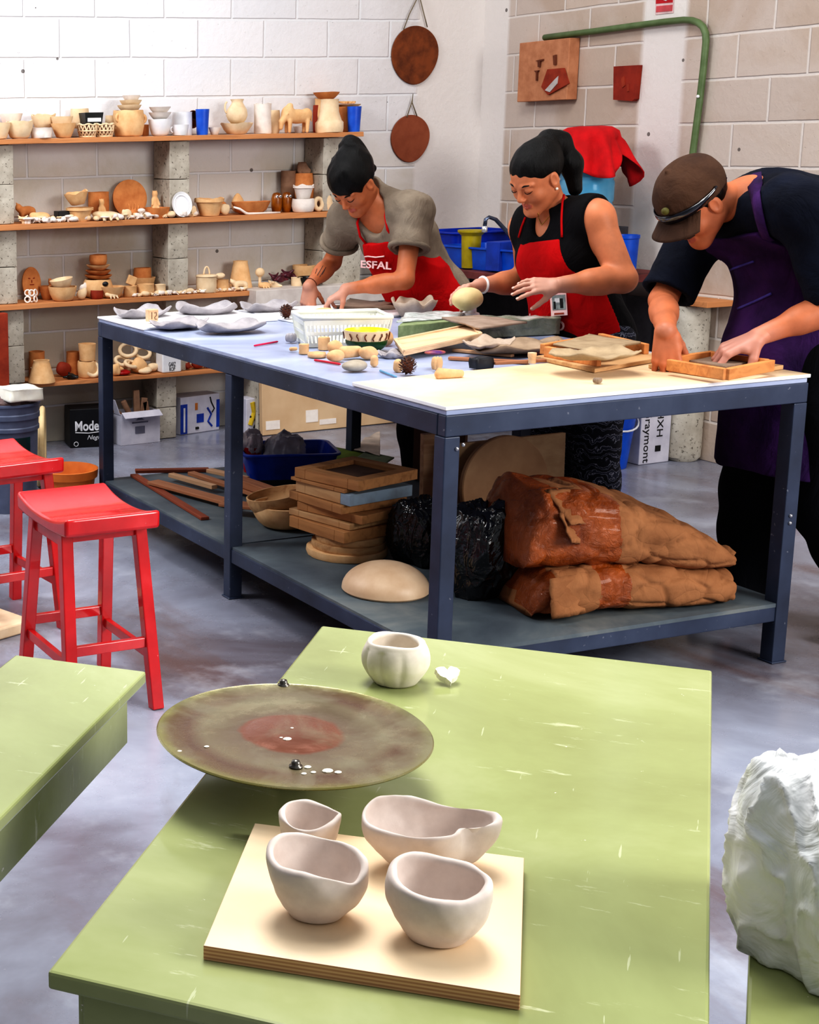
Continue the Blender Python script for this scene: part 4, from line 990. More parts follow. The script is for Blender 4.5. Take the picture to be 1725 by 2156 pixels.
for k in range(7):
    sdfobj('clay_roll', 'rolled clay piece heaped on the tray above the right blue cup', 'clay piece', (q.x-.045+.014*k, q.y-.01+.02*random.random(), ZSH[0]+.001+59/386+.004), M_tan, lambda f: f.capsule((-.016, 0, .006), (.016, .002, .010), .008, .006, .004), (.03, .015, .03), .004, rot=(0, 0, random.random()*3), group='clay rolls on the top shelf tray')
pot('cup', 'blue plastic cup at the right end of the top shelf', 'cup', 745, 284, 30, 52, M_bluec, .035, lump=0, **T0)
# --- second shelf
T1 = dict(shelf=1)
def at(px, dy, k): q = WY(px, 460, YS+dy); return Vector((q.x, q.y, ZSH[k]+.001)), SCL(q)
def figurine(label, px, wpx, hpx, m, k, dy=.08, seed=1, name='clay_figurine', cat='figurine', style='stand', group=None, base=0.0, rz=0):
    p, s = at(px, dy, k); w, h = wpx/s, hpx/s; rs = random.Random(seed)
    def b(f):
        kk = w*.12
        if style == 'stand':   # seated / standing little person or animal
            f.capsule((0, 0, h*.12), (0, 0, h*.6), w*.30, w*.22, kk); f.ell((0, -w*.03, h*.82), (w*.24, w*.22, h*.17), k=kk)
            for sx in (-1, 1): f.capsule((sx*w*.22, -w*.05, h*.55), (sx*w*.34, -w*.22, h*.25), w*.09, w*.07, kk); f.capsule((sx*w*.15, 0, h*.2), (sx*w*.25, -w*.28, h*.06), w*.13, w*.09, kk); f.capsule((sx*w*.15, 0, h*.92), (sx*w*.2, 0, h*.985), w*.06, w*.04, kk*.5)
        elif style == 'bug':
            f.ell((0, 0, h*.45), (w*.42, w*.26, h*.38), k=kk); f.ell((-w*.36, 0, h*.55), (w*.16, w*.15, h*.28), k=kk)
            for j in range(3):
                for sy in (-1, 1): f.capsule((w*(-.2+.2*j), sy*w*.15, h*.35), (w*(-.26+.24*j), sy*w*.36, h*.06), w*.05, w*.04, kk*.6)
        elif style == 'star':
            f.ell((0, 0, h*.3), (w*.2, w*.2, h*.25), k=kk)
            for j in range(5): a = j*1.257+seed; f.capsule((0, 0, h*.3), (w*.42*math.cos(a), w*.42*math.sin(a)*.8, h*(.25+.4*(j % 2))), w*.12, w*.06, kk)
        elif style == 'mush':
            f.capsule((0, 0, h*.1), (0, 0, h*.6), w*.15, w*.12, kk); f.ell((0, 0, h*.72), (w*.42, w*.40, h*.2), k=kk)
        elif style == 'hand':
            f.ell((0, 0, h*.25), (w*.34, w*.2, h*.26), k=kk)
            for j in range(4): f.capsule((w*(-.27+.18*j), 0, h*.35), (w*(-.34+.22*j), 0, h*(.8+.12*math.sin(j*1.5))), w*.085, w*.07, kk*.4)
        elif style == 'quad':
            f.ell((0, 0, h*.55), (w*.36, w*.18, h*.25), k=kk); f.ell((-w*.38, 0, h*.72), (w*.14, w*.13, h*.2), k=kk); f.capsule((-w*.42, 0, h*.85), (-w*.48, 0, h*.98), w*.05, w*.03, kk*.4)
            for x in (-.24, .24):
                for y in (-.1, .1): f.capsule((x*w, y*w, h*.4), (x*w*1.1, y*w, h*.08), w*.08, w*.06, kk)
        elif style == 'lump':
            f.ell((0, 0, h*.45), (w*.42, w*.3, h*.42), k=kk)
            for j in range(4): f.ell((w*rs.uniform(-.3, .3), w*rs.uniform(-.15, .15), h*rs.uniform(.3, .75)), (w*.2, w*.17, h*.25), k=kk)
    o = sdfobj(name, label, cat, p+Vector((0, 0, base/s)), m, b, (w*.75, w*.75, h*1.15), max(.0025, min(w, h)/16), group=group, rot=(0, 0, rz)); return o
figurine('tan reclining clay animal with a long tail at the left end of the second shelf', 58, 52, 42, M_terra, 1, .18, 3, style='quad')
figurine('tan crouching clay animal on the second shelf beside the left column', 86, 50, 26, M_tan, 1, .09, 4, style='bug')
figurine('small spiky pale clay piece next to the left column, second shelf', 48, 26, 26, M_cream, 1, .05, 5, style='star')
figurine('pale star-like clay piece at the front of the second shelf', 98, 24, 18, M_cream, 1, .04, 6, style='star')
bx = at(132, .1, 1)[0]; box('black_box', (bx.x, bx.y, bx.z+.028), (.075, .07, .055), M_dark).data; tag(bpy.data.objects['black_box'], 'small black box left of the two stacked tan bowls', 'box')
pot('flower', 'tan flared bowl under another tan bowl on the second shelf', 'bowl', 168, 456, 58, 28, M_tan, .07, **T1)
pot('bowl', 'tilted tan bowl with a white crust stacked in the flared bowl', 'bowl', 164, 431, 50, 26, M_tan, .07, rot=(0, -.16, 0), wav=.004)
pot('straight', 'brown square-shouldered pot behind the stacked tan bowls', 'pot', 208, 452, 44, 56, M_terra, .2, **T1)
figurine('tan clay owl-like figure in front of the brown pot', 214, 26, 44, M_tan, 1, .12, 9, style='stand')
figurine('white toothy clay jaw lying at the middle of the second shelf', 226, 66, 22, M_cream, 1, .055, 10, style='bug')
# big round disc leaning on the wall
q = WY(273, 452, YS+.20); s = SCL(q); R1 = 39/s
bm = bmesh.new(); lathe(bm, [(.001, 0), (R1*.98, 0), (R1, .004), (R1, .012), (.001, .014)], 48)
o = smooth_ang(fin(bm, 'clay_disc', M_terra, loc=(q.x, YB-.055, ZSH[1]+R1*math.cos(.12)+.004), rot=(PI/2-.12, 0, 0)), 40); tag(o, 'large round flat tan disc leaning against the wall on the second shelf', 'disc')
figurine('tan clay hand with raised fingers in front of the round disc', 282, 34, 38, M_terra, 1, .08, 11, style='hand')
figurine('tan seated clay figure perched right of the round disc', 326, 26, 40, M_tan, 1, .13, 12, style='stand', base=16)
pot('straight', 'short tan pot under the seated clay figure', 'pot', 324, 455, 34, 15, M_terra, .13, **T1)
pot('dish', 'low terracotta dish in front of the round disc', 'dish', 330, 458, 56, 22, M_terra, .07, **T1)
figurine('pale knobbly clay crab beside the low terracotta dish', 268, 24, 26, M_cream, 1, .05, 13, style='bug')
figurine('pale round clay mushroom beside the clay hand', 298, 20, 24, M_whitec, 1, .045, 14, style='mush')
# white plate with raised rim standing up
q = WY(381, 458, YS+.035); s = SCL(q); R2 = 23/s
bm = bmesh.new(); lathe(bm, [(.001, 0), (R2*.6, 0), (R2, .012), (R2, .016), (R2*.8, .010), (R2*.72, .012), (R2*.66, .006), (.001, .006)], 40)
bmesh.ops.scale(bm, vec=(1, 1.16, 1), verts=bm.verts)
o = smooth_ang(fin(bm, 'oval_plate', M_wcer, loc=(q.x, YS+.035, ZSH[1]+R2*1.15), rot=(PI/2-.22, 0, 0)), 40); tag(o, 'white oval plate standing upright in front of the middle shelf column', 'plate')
random.seed(11)
for k in range(56):
    px = 50+k*6.5+random.uniform(-3, 3); st = random.choice(['star', 'bug', 'lump', 'lump', 'mush'])
    if px > 415: break
    figurine('small bone-white clay scrap lying along the front edge of the second shelf', px, random.uniform(16, 32), random.uniform(9, 17), M_whitec if k % 3 else M_cream, 1, random.uniform(.018, .075), 20+k, style=st, name='clay_scrap', cat='clay piece', group='clay scraps along the second shelf', rz=random.random()*3)
pot('flower', 'tan bowl with a scalloped rim right of the white oval plate', 'bowl', 441, 458, 62, 36, M_tan, .07, wav=.004, **T1)
figurine('curved cream clay cup-like piece left of the scalloped bowl', 408, 16, 26, M_cream, 1, .06, 31, style='lump')
figurine('folded cream clay shell right of the scalloped bowl', 474, 24, 26, M_cream, 1, .045, 32, style='lump')
figurine('brown clay lump behind the scalloped bowl', 462, 34, 30, M_terra, 1, .2, 33, style='lump')
figurine('tan clay turtle shell heaped behind the long terracotta dish', 500, 30, 46, M_tan, 1, .18, 34, style='lump')
# long leaf dish
q = WY(528, 455, YS+.07); s = SCL(q)
bm = bmesh.new(); lathe(bm, [(.001, 0), (.55, 0), (.8, .3), (1, 1), (.96, 1), (.74, .34), (.5, .12), (.001, .12)], 36); bmesh.ops.scale(bm, vec=(44/s, 20/s*1.4, 26/s), verts=bm.verts); roughen(bm, .004, 14, 3)
o = smooth_ang(fin(bm, 'oblong_dish', M_terra, loc=(q.x, q.y, ZSH[1]+.001)), 50); tag(o, 'long terracotta boat-shaped dish on the second shelf', 'dish')
bm = bmesh.new(); qq = [WY(x, y, YS+.02) for x, y in ((492, 436), (505, 440), (518, 449), (524, 456), (545, 455), (570, 452), (590, 450))]
for p in qq: p.z = max(p.z, ZSH[1]+.006)
tube(bm, qq, [.005, .007, .008, .007, .006, .006, .005], 8); tag(fin(bm, 'clay_strip', M_whitec, smooth=True), 'curved white clay strip leaning on the long terracotta dish', 'clay piece')
for k, x in enumerate((582, 603)):
    t = thing('owl_jar', ('left', 'right')[k]+' amber glazed owl jar with big white-ringed eyes', 'jar', at(x, .13, 1)[0]); s = 400
    bm = bmesh.new(); lathe(bm, [(.001, 0), (.022, 0), (.030, .03), (.030, .075), (.024, .10), (.018, .108), (.001, .112)], 24); fin(bm, 'jar_body', M_amber, t, smooth=True)
    for sx in ((-.010, .010)): bm = bmesh.new(); sphere(bm, (sx, -.024, .088), (.009, .005, .009)); e = fin(bm, 'eye', M_wcer, t, smooth=True); bm = bmesh.new(); sphere(bm, (sx, -.0285, .088), (.0045, .003, .0045)); fin(bm, 'pupil', M_blk, e, smooth=True)
pot('straight', 'brown square vessel standing behind the owl jars', 'pot', 606, 450, 30, 84, M_brownc, .2, **T1)
pot('barrel', 'terracotta pot with a dark mouth behind the white bowls', 'pot', 636, 450, 50, 78, M_terra, .19, **T1)
figurine('brown clay cat-eared head on top of the back pots', 634, 40, 22, M_brownc, 1, .19, 40, style='stand', base=78)
pot('pot', 'lower of two stacked pale pink bowls beside the first woman\'s head', 'bowl', 638, 447, 48, 28, M_whitec, .06, **T1)
pot('flower', 'wavy-rimmed pale pink bowl on top of the other pink bowl', 'bowl', 638, 419, 44, 28, M_whitec, .06, z=ZSH[1]+.001+29/392, wav=.004)
pot('straight', 'small white box pot behind the ring-shaped pot', 'pot', 670, 440, 18, 44, M_wcer, .15, **T1)
ring('cream clay ring standing at the right end of the second shelf', 671, 444, 11, 5, M_cream, .06, lean=.1, z=ZSH[1], cat='clay piece', ell=.8)
pot('barrel', 'cream round pot beside the clay ring', 'pot', 688, 445, 26, 32, M_cream, .08, **T1)
# --- third shelf
T2 = dict(shelf=2)
q = WY(67, 630, YS+.2); s = SCL(q)
bm = bmesh.new(); pts = [(21/s*math.cos(a), 34/s*math.sin(a)+34/s) for a in [2*PI*k/40 for k in range(40)]]; prism(bm, pts, 0, .014)
o = fin(bm, 'clay_mask', M_terra, loc=(q.x, YB-.06, ZSH[2]+.002), rot=(PI/2-.1, 0, 0)); bevel(o, .003); tag(o, 'oval terracotta plaque with a face leaning at the left of the third shelf', 'plaque')
bm = bmesh.new()
for a, b in (((-.018, .115), (-.008, .113)), ((.008, .113), (.018, .115)), ((-.012, .08), (.012, .08)), ((0, .105), (0, .09))): tube(bm, [(a[0], a[1], .014), (b[0], b[1], .014)], .003, 6)
fin(bm, 'carved_face', M_red2, o)
for k in range(6):
    ring('white clay loop in the bunch of loops at the left of the third shelf', 58+(k % 3)*9, 632-(k//3)*14, 6, 1.7, M_whitec, .05+.012*(k % 2), z=ZSH[2]+(k//3)*.034, cat='clay loop', yaw=.6*(k % 3)-.5).__setitem__('group', 'white clay loops on the third shelf')
figurine('small terracotta clay hen behind the stacked cream bowls', 103, 16, 44, M_terra, 2, .19, 50, style='stand')
pot('bowl', 'terracotta bowl half hidden behind the cream bowls', 'bowl', 100, 628, 36, 28, M_terra, .17, **T2)
pot('deepbowl', 'wide cream bowl on the third shelf holding a tilted bowl', 'bowl', 132, 634, 60, 30, M_tan, .06, **T2)
pot('bowl', 'tilted cream bowl lying in the wide cream bowl', 'bowl', 132, 607, 50, 20, M_cream, .06, rot=(0, -.18, 0))
figurine('cream clay basket-like lump right of the wide cream bowl', 170, 26, 26, M_cream, 2, .05, 51, style='lump')
figurine('white clay coil heap beside the stepped bowl stack', 172, 20, 34, M_whitec, 2, .12, 52, style='lump')
pot('barrel', 'round tan bowl with a dark spout hole under the stepped stack', 'bowl', 206, 622, 66, 38, M_tan, .13, **T2)
bm = bmesh.new(); q = WY(222, 598, YS+.05); sphere(bm, q, (.018, .01, .014)); tag(fin(bm, 'dark_stone', M_blk, smooth=True), 'dark pebble lodged at the front of the stepped bowl stack', 'stone')
zq = ZSH[2]+.001+38/386
for k, (w_, h_, m_, kd) in enumerate(((58, 9, M_terra, 'dish'), (54, 9, M_terra, 'dish'), (50, 10, M_tan, 'bowl'), (38, 20, M_terra, 'pot'))):
    pot(kd, ('lowest', 'second', 'third', 'topmost')[k]+' piece of the stepped stack of tan dishes on the third shelf', 'dish' if k < 3 else 'pot', 207, 560, w_, h_, m_, .13, z=zq); zq += (h_+1)/386
pot('pot', 'small red-brown pot in front of the stepped stack', 'pot', 204, 630, 28, 18, M_red2, .06, **T2)
pot('bowl', 'shallow tan bowl right of the small red-brown pot', 'bowl', 236, 628, 54, 24, M_tan, .06, **T2)
figurine('pale clay frog in front of the shallow tan bowl', 236, 34, 16, M_cream, 2, .03, 53, style='bug')
pot('straight', 'small tan pot between the shallow bowl and the square bowl', 'pot', 274, 627, 28, 22, M_tan, .07, **T2)
pot('straight', 'squat tan bowl with a thick rim on the third shelf', 'bowl', 307, 625, 36, 24, M_tan, .07, **T2)
pot('straight', 'cream ribbed cup right of the squat tan bowl', 'cup', 337, 622, 24, 22, M_cream, .06, **T2)
pot('bowl', 'terracotta bowl stacked behind the small tan pots', 'bowl', 302, 618, 52, 34, M_tan, .19, **T2)
pot('pot', 'terracotta pot stacked in the back terracotta bowl', 'pot', 300, 590, 38, 30, M_terra, .19, z=ZSH[2]+.001+24/380)
box('tile_stub', (WY(277, 600, YS+.1).x, YS+.1, ZSH[2]+.085), (.05, .02, .05), M_tan, R=Matrix.Rotation(.4, 3, 'Y')); tag(bpy.data.objects['tile_stub'], 'small tan tiles propped on the small tan pots', 'tile')
random.seed(21)
for k in range(34):
    px = 285+k*7+random.uniform(-3, 3)
    if 345 < px < 425: px += 0
    figurine('small pink-white clay scrap along the front of the third shelf', px, random.uniform(14, 26), random.uniform(8, 14), M_cream if k % 2 else M_whitec, 2, random.uniform(.018, .05), 70+k, style=random.choice(['star', 'lump', 'bug']), name='clay_scrap', cat='clay piece', group='clay scraps along the third shelf', rz=random.random()*3)
o = pot('straight', 'cream lidded pot with a loop handle on the third shelf right of the middle column', 'lidded pot', 435, 620, 44, 32, M_cream, .06, **T2)
q = WY(432, 586, YS+.06); bm = bmesh.new(); lathe(bm, [(.001, 0), (23/386, 0), (24/386, .006), (20/386, .012), (.001, .014)], 24); lid = fin(bm, 'lid', M_cream, o, smooth=True, loc=(0, 0, 33/386)); bm = bmesh.new(); tube(bm, [(.018*math.cos(a), 0, .010+.045*math.sin(a)) for a in [PI*k/10 for k in range(11)]], .005, 8); fin(bm, 'loop', M_cream, lid, smooth=True)
pot('straight', 'tan square pot with a flower knob beside the lidded pot', 'pot', 468, 614, 28, 24, M_tan, .06, **T2)
figurine('cream clay snail sitting on the tan square pot', 463, 26, 16, M_cream, 2, .06, 54, style='lump', base=25)
pot('cone', 'tall tan ribbed pot on the third shelf, tapering upwards', 'pot', 506, 612, 50, 58, M_tan, .14, lump=.004, **T2)
figurine('cream clay dinosaur-like figure before the tall ribbed pot', 507, 48, 26, M_cream, 2, .05, 55, style='quad')
figurine('round-headed cream clay doll on the third shelf', 549, 24, 48, M_cream, 2, .08, 56, style='mush')
figurine('cream clay legs heap right of the clay doll', 578, 44, 22, M_cream, 2, .05, 57, style='star')
figurine('pale clay turtle near the right end of the third shelf', 560, 30, 18, M_tan, 2, .04, 58, style='bug')
for k, (x, y, w_) in enumerate(((592, 598, 40), (606, 590, 36), (580, 600, 30), (618, 604, 34))):
    figurine(('dark plum leaf-shaped glazed piece, leftmost of the plum heap', 'dark plum glazed piece on top of the plum heap', 'dark plum piece half under the plum heap', 'mottled plum piece at the right of the plum heap')[k], x, w_, 30, mat('plum_glaze', (120, 54, 66), (72, 30, 44), rough=.35, scale=30), 2, .10+.03*k, 60+k, style='star', base=8+6*(k == 1), name='glazed_piece', cat='clay piece')
pot('deepbowl', 'tan round pot behind the plum glazed pieces', 'pot', 640, 606, 50, 40, M_tan, .18, **T2)
pot('straight', 'small white cup with a dark inside near the right of the third shelf', 'cup', 625, 606, 24, 20, M_cream, .05, **T2)
# --- lowest shelf
T3 = dict(shelf=3)
pot('cone', 'large cream cone pot at the left end of the lowest shelf', 'pot', 88, 806, 58, 46, M_tan, .035, lump=.001, **T3)
pot('straight', 'terracotta pot behind the cream cone pot', 'pot', 78, 790, 34, 56, M_terra, .18, **T3)
figurine('cream clay strand piece hanging by the left column, lowest shelf', 68, 22, 44, M_cream, 3, .10, 81, style='star')
figurine('dark blue-green clay hedgehog on the lowest shelf', 146, 40, 18, M_blk, 3, .05, 82, style='star')
figurine('terracotta clay heap behind the clay hedgehog', 130, 40, 36, M_red2, 3, .15, 83, style='lump')
pot('straight', 'dark tan cylinder pot behind the tall stacked pots', 'pot', 154, 790, 28, 50, M_terra, .18, **T3)
pot('pot', 'lower of two stacked tan cylinder pots on the lowest shelf', 'pot', 184, 790, 42, 34, M_tan, .08, **T3)
pot('cup', 'upper of two stacked tan cylinder pots on the lowest shelf', 'pot', 184, 757, 38, 36, M_tan, .08, z=ZSH[3]+.001+35/386)
ring('coiled cream clay wreath leaning before the tan cylinder pots', 197, 793, 13, 5, M_cream, .035, lean=.25, z=ZSH[3], cat='wreath')
figurine('red painted clay mouth piece near the coiled rings', 257, 36, 12, mat('red_glaze', (176, 22, 24), (120, 12, 16), rough=.3), 3, .045, 85, style='lump')
for k, (x, y, R, dy, z) in enumerate(((270, 748, 14, .10, .085), (303, 752, 13, .09, .07), (262, 768, 12, .08, .04), (285, 772, 12, .05, .03))):
    ring(('highest cream clay loop on the lowest shelf', 'right cream clay loop with a dark opening on the lowest shelf', 'left cream clay loop in the loop heap', 'front cream clay loop in the loop heap')[k], x, y, R, 4.2, M_cream, dy, lean=.5+.2*k, z=ZSH[3]+z, cat='clay loop', yaw=.3*k-.4, ell=1.25)
for k, (x, w_, h_, dy, b) in enumerate(((248, 30, 20, .08, 0), (268, 34, 24, .12, 0), (292, 44, 34, .07, 0), (320, 30, 22, .08, 0), (240, 24, 30, .04, 0), (305, 36, 14, .04, 0))):
    figurine('cream clay offcut heaped under the loops on the lowest shelf', x, w_, h_, M_cream if k % 2 else M_tan, 3, dy, 90+k, style='lump', name='clay_offcut', cat='clay piece', group='clay offcuts on the lowest shelf')
q = WY(355, 775, YS+.05)
wb = thing('white_container', 'white tub with handwritten black lettering on the lowest shelf', 'container', (q.x, q.y, ZSH[3]+.001)); s = SCL(q)
bm = bmesh.new(); abox(bm, (0, 0, 22/s), (44/s, .09, 44/s)); bevel(fin(bm, 'tub_body', M_wcer, wb), .008, 3)
M_ink = mat('black_ink', (18, 18, 20), bump=0)
for body, z, sz, w_ in (('GARZ', 17, .035, 16), ('ROP', 7, .032, 13)):
    text_mesh(body, sz, M_ink, 'lettering', wb, Matrix.Translation((0, -.0455, z/s)) @ Matrix.Rotation(PI/2, 4, 'X'), width=w_/s)
for k, (x, w_, h_) in enumerate(((395, 30, 26), (418, 34, 24), (440, 22, 12))):
    figurine(('leftmost', 'middle', 'rightmost')[k]+' of three red clay figures under the bench edge on the lowest shelf', x, w_, h_, M_red2, 3, .06, 100+k, style=('star', 'lump', 'bug')[k])
# --- boxes under the lowest shelf
def carton(label, pxl, pxr, pyb, h, m, depth=.28, name='cardboard_box', open_=False, sidem=None):
    a = G(pxl, pyb[0]); b = G(pxr, pyb[1]); L = (b-a).length; rz = math.atan2((b-a).y, (b-a).x)
    t = thing(name, label, 'box', (a.x, a.y, 0), rz)
    if not open_:
        bm = bmesh.new(); abox(bm, (L/2, depth/2, h/2+.001), (L, depth, h)); bevel(fin(bm, 'box_body', m, t), .004)
    else:
        bm = bmesh.new(); th = .004
        for c, s_ in (((L/2, th/2, h/2+.001), (L, th, h)), ((L/2, depth-th/2, h/2+.001), (L, th, h)), ((th/2, depth/2, h/2+.001), (th, depth-2*th, h)), ((L-th/2, depth/2, h/2+.001), (th, depth-2*th, h)), ((L/2, depth/2, .004), (L-2*th, depth-2*th, .004))): abox(bm, c, s_)
        fin(bm, 'box_body', m, t)
        bm = bmesh.new(); abox(bm, (-.02, depth/2, h+.04), (.003, depth, .09), Matrix.Rotation(-.35, 3, 'Y')); fin(bm, 'flap', m, t)
        bm = bmesh.new(); abox(bm, (L/2, -.022, h-.005), (L*.96, .003, .05), Matrix.Rotation(-1.0, 3, 'X')); fin(bm, 'flap', m, t)
    return t, L
M_boxw = mat('white_carton', (206, 204, 214), (188, 186, 198), rough=.7); M_boxk = mat('black_carton', (24, 24, 28), (14, 14, 18), rough=.4)
M_lt = mat('light_print', (232, 232, 236), bump=0); M_gp = mat('grey_print', (120, 120, 138), bump=0); M_bp = mat('blue_print', (24, 66, 170), (18, 52, 140), bump=0)
def onf(x, z, y=-.0015): return Matrix.Translation((x, y, z)) @ Matrix.Rotation(PI/2, 4, 'X')
t, L = carton('black beer carton with white lettering behind the far bench leg', 148, 226, (944, 940), .215, M_boxk, .16)
text_mesh('Modelo', .075, M_lt, 'lettering', t, onf(L*.56, .118), bold=.002, width=L*.86)
text_mesh('Negra', .035, M_lt, 'lettering', t, onf(L*.66, .055), shear=.4)
bm = bmesh.new(); tube(bm, [(L*.14, -.002, .086), (L*.5, -.002, .080), (L*.95, -.002, .088)], .0028, 6); fin(bm, 'underline', M_lt, t)
bm = bmesh.new(); tube(bm, [(L*.16+.012*math.cos(a), -.002, .022+.012*math.sin(a)) for a in [2*PI*k/16 for k in range(16)]], .002, 6, closed=True); fin(bm, 'round_mark', M_lt, t)
t, L = carton('open white carton holding brown clay rolls under the lowest shelf', 255, 337, (939, 930), .175, M_boxw, .15, open_=True)
text_mesh('Aurora', .030, M_gp, 'lettering', t, onf(L*.48, .118), shear=.3) if False else None
bm = bmesh.new(); prism(bm, [(0, 0), (.05, 0), (.025, .02)], 0, .001); o = fin(bm, 'peak_mark', M_gp, t); o.matrix_local = onf(L*.38, .135)
bm = bmesh.new(); prism(bm, [(0, 0), (.10, 0), (.10, .008), (0, .008)], 0, .001); o = fin(bm, 'brand_mark', M_gp, t); o.matrix_local = onf(L*.28, .118)
bm = bmesh.new(); prism(bm, [(0, 0), (.06, 0), (.06, .04), (0, .04)], 0, .001); o = fin(bm, 'brand_mark', M_gp, t); o.matrix_local = onf(L*.36, .060)
bx_o = t.location.copy()
for k, (dx, dz, ln, ry) in enumerate(((.04, .15, .16, .9), (.09, .15, .19, .5), (.13, .20, .18, .05), (.165, .17, .15, -.15), (.19, .16, .13, .2))):
    bm = bmesh.new()
    if k < 2: tube(bm, [(0, 0, -ln/2), (0, 0, 0), (.004, 0, ln/2)], .016, 10)
    else: abox(bm, (0, 0, 0), (.035, .02, ln))
    o = fin(bm, 'brown_roll' if k < 2 else 'brown_offcut', M_brownc, smooth=k < 2, loc=(bx_o.x+dx, bx_o.y+.075, dz), rot=(0, -ry, 0)); bevel(o, .003)
    tag(o, ('brown roll leaning leftmost in the open white carton', 'brown roll beside the leftmost roll in the open carton', 'tallest brown offcut standing in the open carton', 'brown offcut right of the tallest one in the open carton', 'short brown offcut at the right inside the open carton')[k], 'offcut')
t, L = carton('blue and white printed carton beside the lowest concrete blocks', 380, 462, (917, 905), .215, M_boxw, .14)
bm = bmesh.new(); abox(bm, (.024, -.001, .09), (.048, .002, .17)); fin(bm, 'blue_panel', M_bp, t); bm = bmesh.new(); abox(bm, (.026, -.0025, .085), (.012, .002, .14)); fin(bm, 'white_stripe', M_lt, t)
bm = bmesh.new(); abox(bm, (L-.012, -.001, .10), (.022, .002, .16)); fin(bm, 'blue_panel', M_bp, t)
bm = bmesh.new(); abox(bm, (L*.5, -.0015, .085), (.05, .002, .05)); tube(bm, [(L*.68, -.002, .14), (L*.78, -.002, .10), (L*.70, -.002, .06), (L*.80, -.002, .03)], .006, 6); fin(bm, 'blue_print', M_bp, t)
bm = bmesh.new(); abox(bm, (L*.40, -.0015, .155), (.018, .002, .04)); fin(bm, 'orange_mark', mat('orange_print', (206, 128, 56), bump=0), t)
bm = bmesh.new(); tube(bm, [(L*.75, -.002, .20), (L*.78, -.002, .17), (L*.86, -.002, .13), (L*.8, -.002, .11)], .004, 6); tube(bm, [(L*.38, -.002, .03), (L*.45, -.002, .03)], .008, 6); fin(bm, 'black_print', M_ink, t)
t, L = carton('yellow and white carton half hidden behind the middle bench leg', 518, 545, (914, 911), .20, M_boxw, .10)
bm = bmesh.new(); tube(bm, [(L*.3, -.001, .05), (L*.6, -.001, .12), (L*.45, -.001, .18)], .014, 8); fin(bm, 'yellow_print', mat('yellow_print', (206, 176, 40), bump=0), t)
bm = bmesh.new(); tube(bm, [(L*.6, -.002, .03), (L*.8, -.002, .07), (L*.3, -.002, .10)], .006, 8); fin(bm, 'black_print', M_ink, t)
a = G(554, 919); b = G(880, 886); b = a+(b-a).normalized()*1.25
bm = bmesh.new(); abox(bm, (.6, .02, .20), (1.2, .035, .40)); o = fin(bm, 'fibreboard_sheet', mat('fibre_panel', (214, 186, 152), (200, 168, 132), scale=4, rough=.8), loc=(a.x, a.y, .004), rot=(-.06, 0, math.atan2(b.y-a.y, b.x-a.x))); bevel(o, .003); tag(o, 'long tan fibreboard panel leaning low against the back wall', 'panel')
bm = bmesh.new()
bm.free()
for x, z, w_, h_ in ((.02, .03, .09, .05), (.28, .05, .08, .07), (.37, .03, .11, .03)): bm = bmesh.new(); abox(bm, (x+w_/2, .0008, z+h_/2), (w_, .002, h_)); fin(bm, 'white_stain', M_whitec, o)
# low white slab counter past the bench
q = WY(540, 612, 7.32); q2 = WY(700, 605, 7.32)
box('plaster_slab', ((q.x+q2.x)/2+.2, 7.43, q.z-.05), (q2.x-q.x+.4, .22, .10), mat('white_slab', (216, 208, 202), (200, 190, 184), rough=.8)); tag(bpy.data.objects['plaster_slab'], 'off-white slab shelf behind the first woman\'s hands', 'slab')
zb_ = q.z-.10
for x in (q.x+.10, q2.x+.25): bm = bmesh.new(); abox(bm, (x, 7.43, zb_/2), (.14, .18, zb_-.002)); tag(bevel(fin(bm, 'slab_pier', M_conc), .004), 'grey concrete pier under the off-white slab shelf, '+('left' if x < q.x+.2 else 'right')+' one', 'pier')
q = WY(700, 604, 7.2); simple_lathe('black_bowl', 'shallow black bowl on the off-white slab shelf', 'bowl', (q.x, 7.43, zb_+.101), bowl_prof(.075, .045), M_dark)
# --- bucket and hoops at left
q = G(40, 1010); q = Vector((WY(14, 850, 6.3).x, 6.3, 0))
bk = thing('grey_bucket', 'grey plastic bucket with a green label at the left frame edge', 'bucket', (q.x, q.y, 0)); sc_ = SCL((q.x, q.y, .5)); ht = WY(35, 842, 6.3).z
M_bk = mat('grey_plastic', (104, 112, 136), (88, 96, 118), rough=.45)
simple_lathe('bucket_body', None, None, (0, 0, .001), [(.001, 0), (.128, 0), (.140, ht*.74), (.147, ht*.75), (.147, ht*.78), (.143, ht*.79), (.144, ht*.85), (.150, ht*.86), (.150, ht*.90), (.145, ht*.91), (.148, ht*.97), (.154, ht*.98), (.154, ht), (.140, ht), (.125, .02), (.001, .02)], M_bk, parent=bk, seg=48)
bm = bmesh.new(); lathe(bm, [(.1385, ht*.40), (.1415, ht*.70)], 40, cap=False); 
bmesh.ops.delete(bm, geom=[f for f in bm.faces if f.calc_center_median().x > .055 or f.calc_center_median().y > 0], context='FACES'); fin(bm, 'label', mat('dark_green_label', (16, 66, 66), (10, 44, 50), rough=.4), bk)
blob('clay_lump', 'dark lumpy clay filling the grey bucket', 'clay', (q.x, q.y, ht*.90), (.132, .132, .06), mat('wet_brown_clay', (120, 96, 92), (88, 66, 64), rough=.5), seed=3, amp=.25)
p = WY(45, 812, 6.2)
bm = bmesh.new(); abox(bm, (0, 0, 0), (.17, .14, .055)); bmesh.ops.subdivide_edges(bm, edges=bm.edges, cuts=8, use_grid_fill=True); roughen(bm, .012, 14, 3)
o = fin(bm, 'plaster_block', mat('white_plaster', (244, 242, 232)), smooth=True, loc=(p.x-.005, 6.22, ht+.045), rot=(0, .05, .2)); tag(o, 'white plaster block lying on the grey bucket', 'plaster')
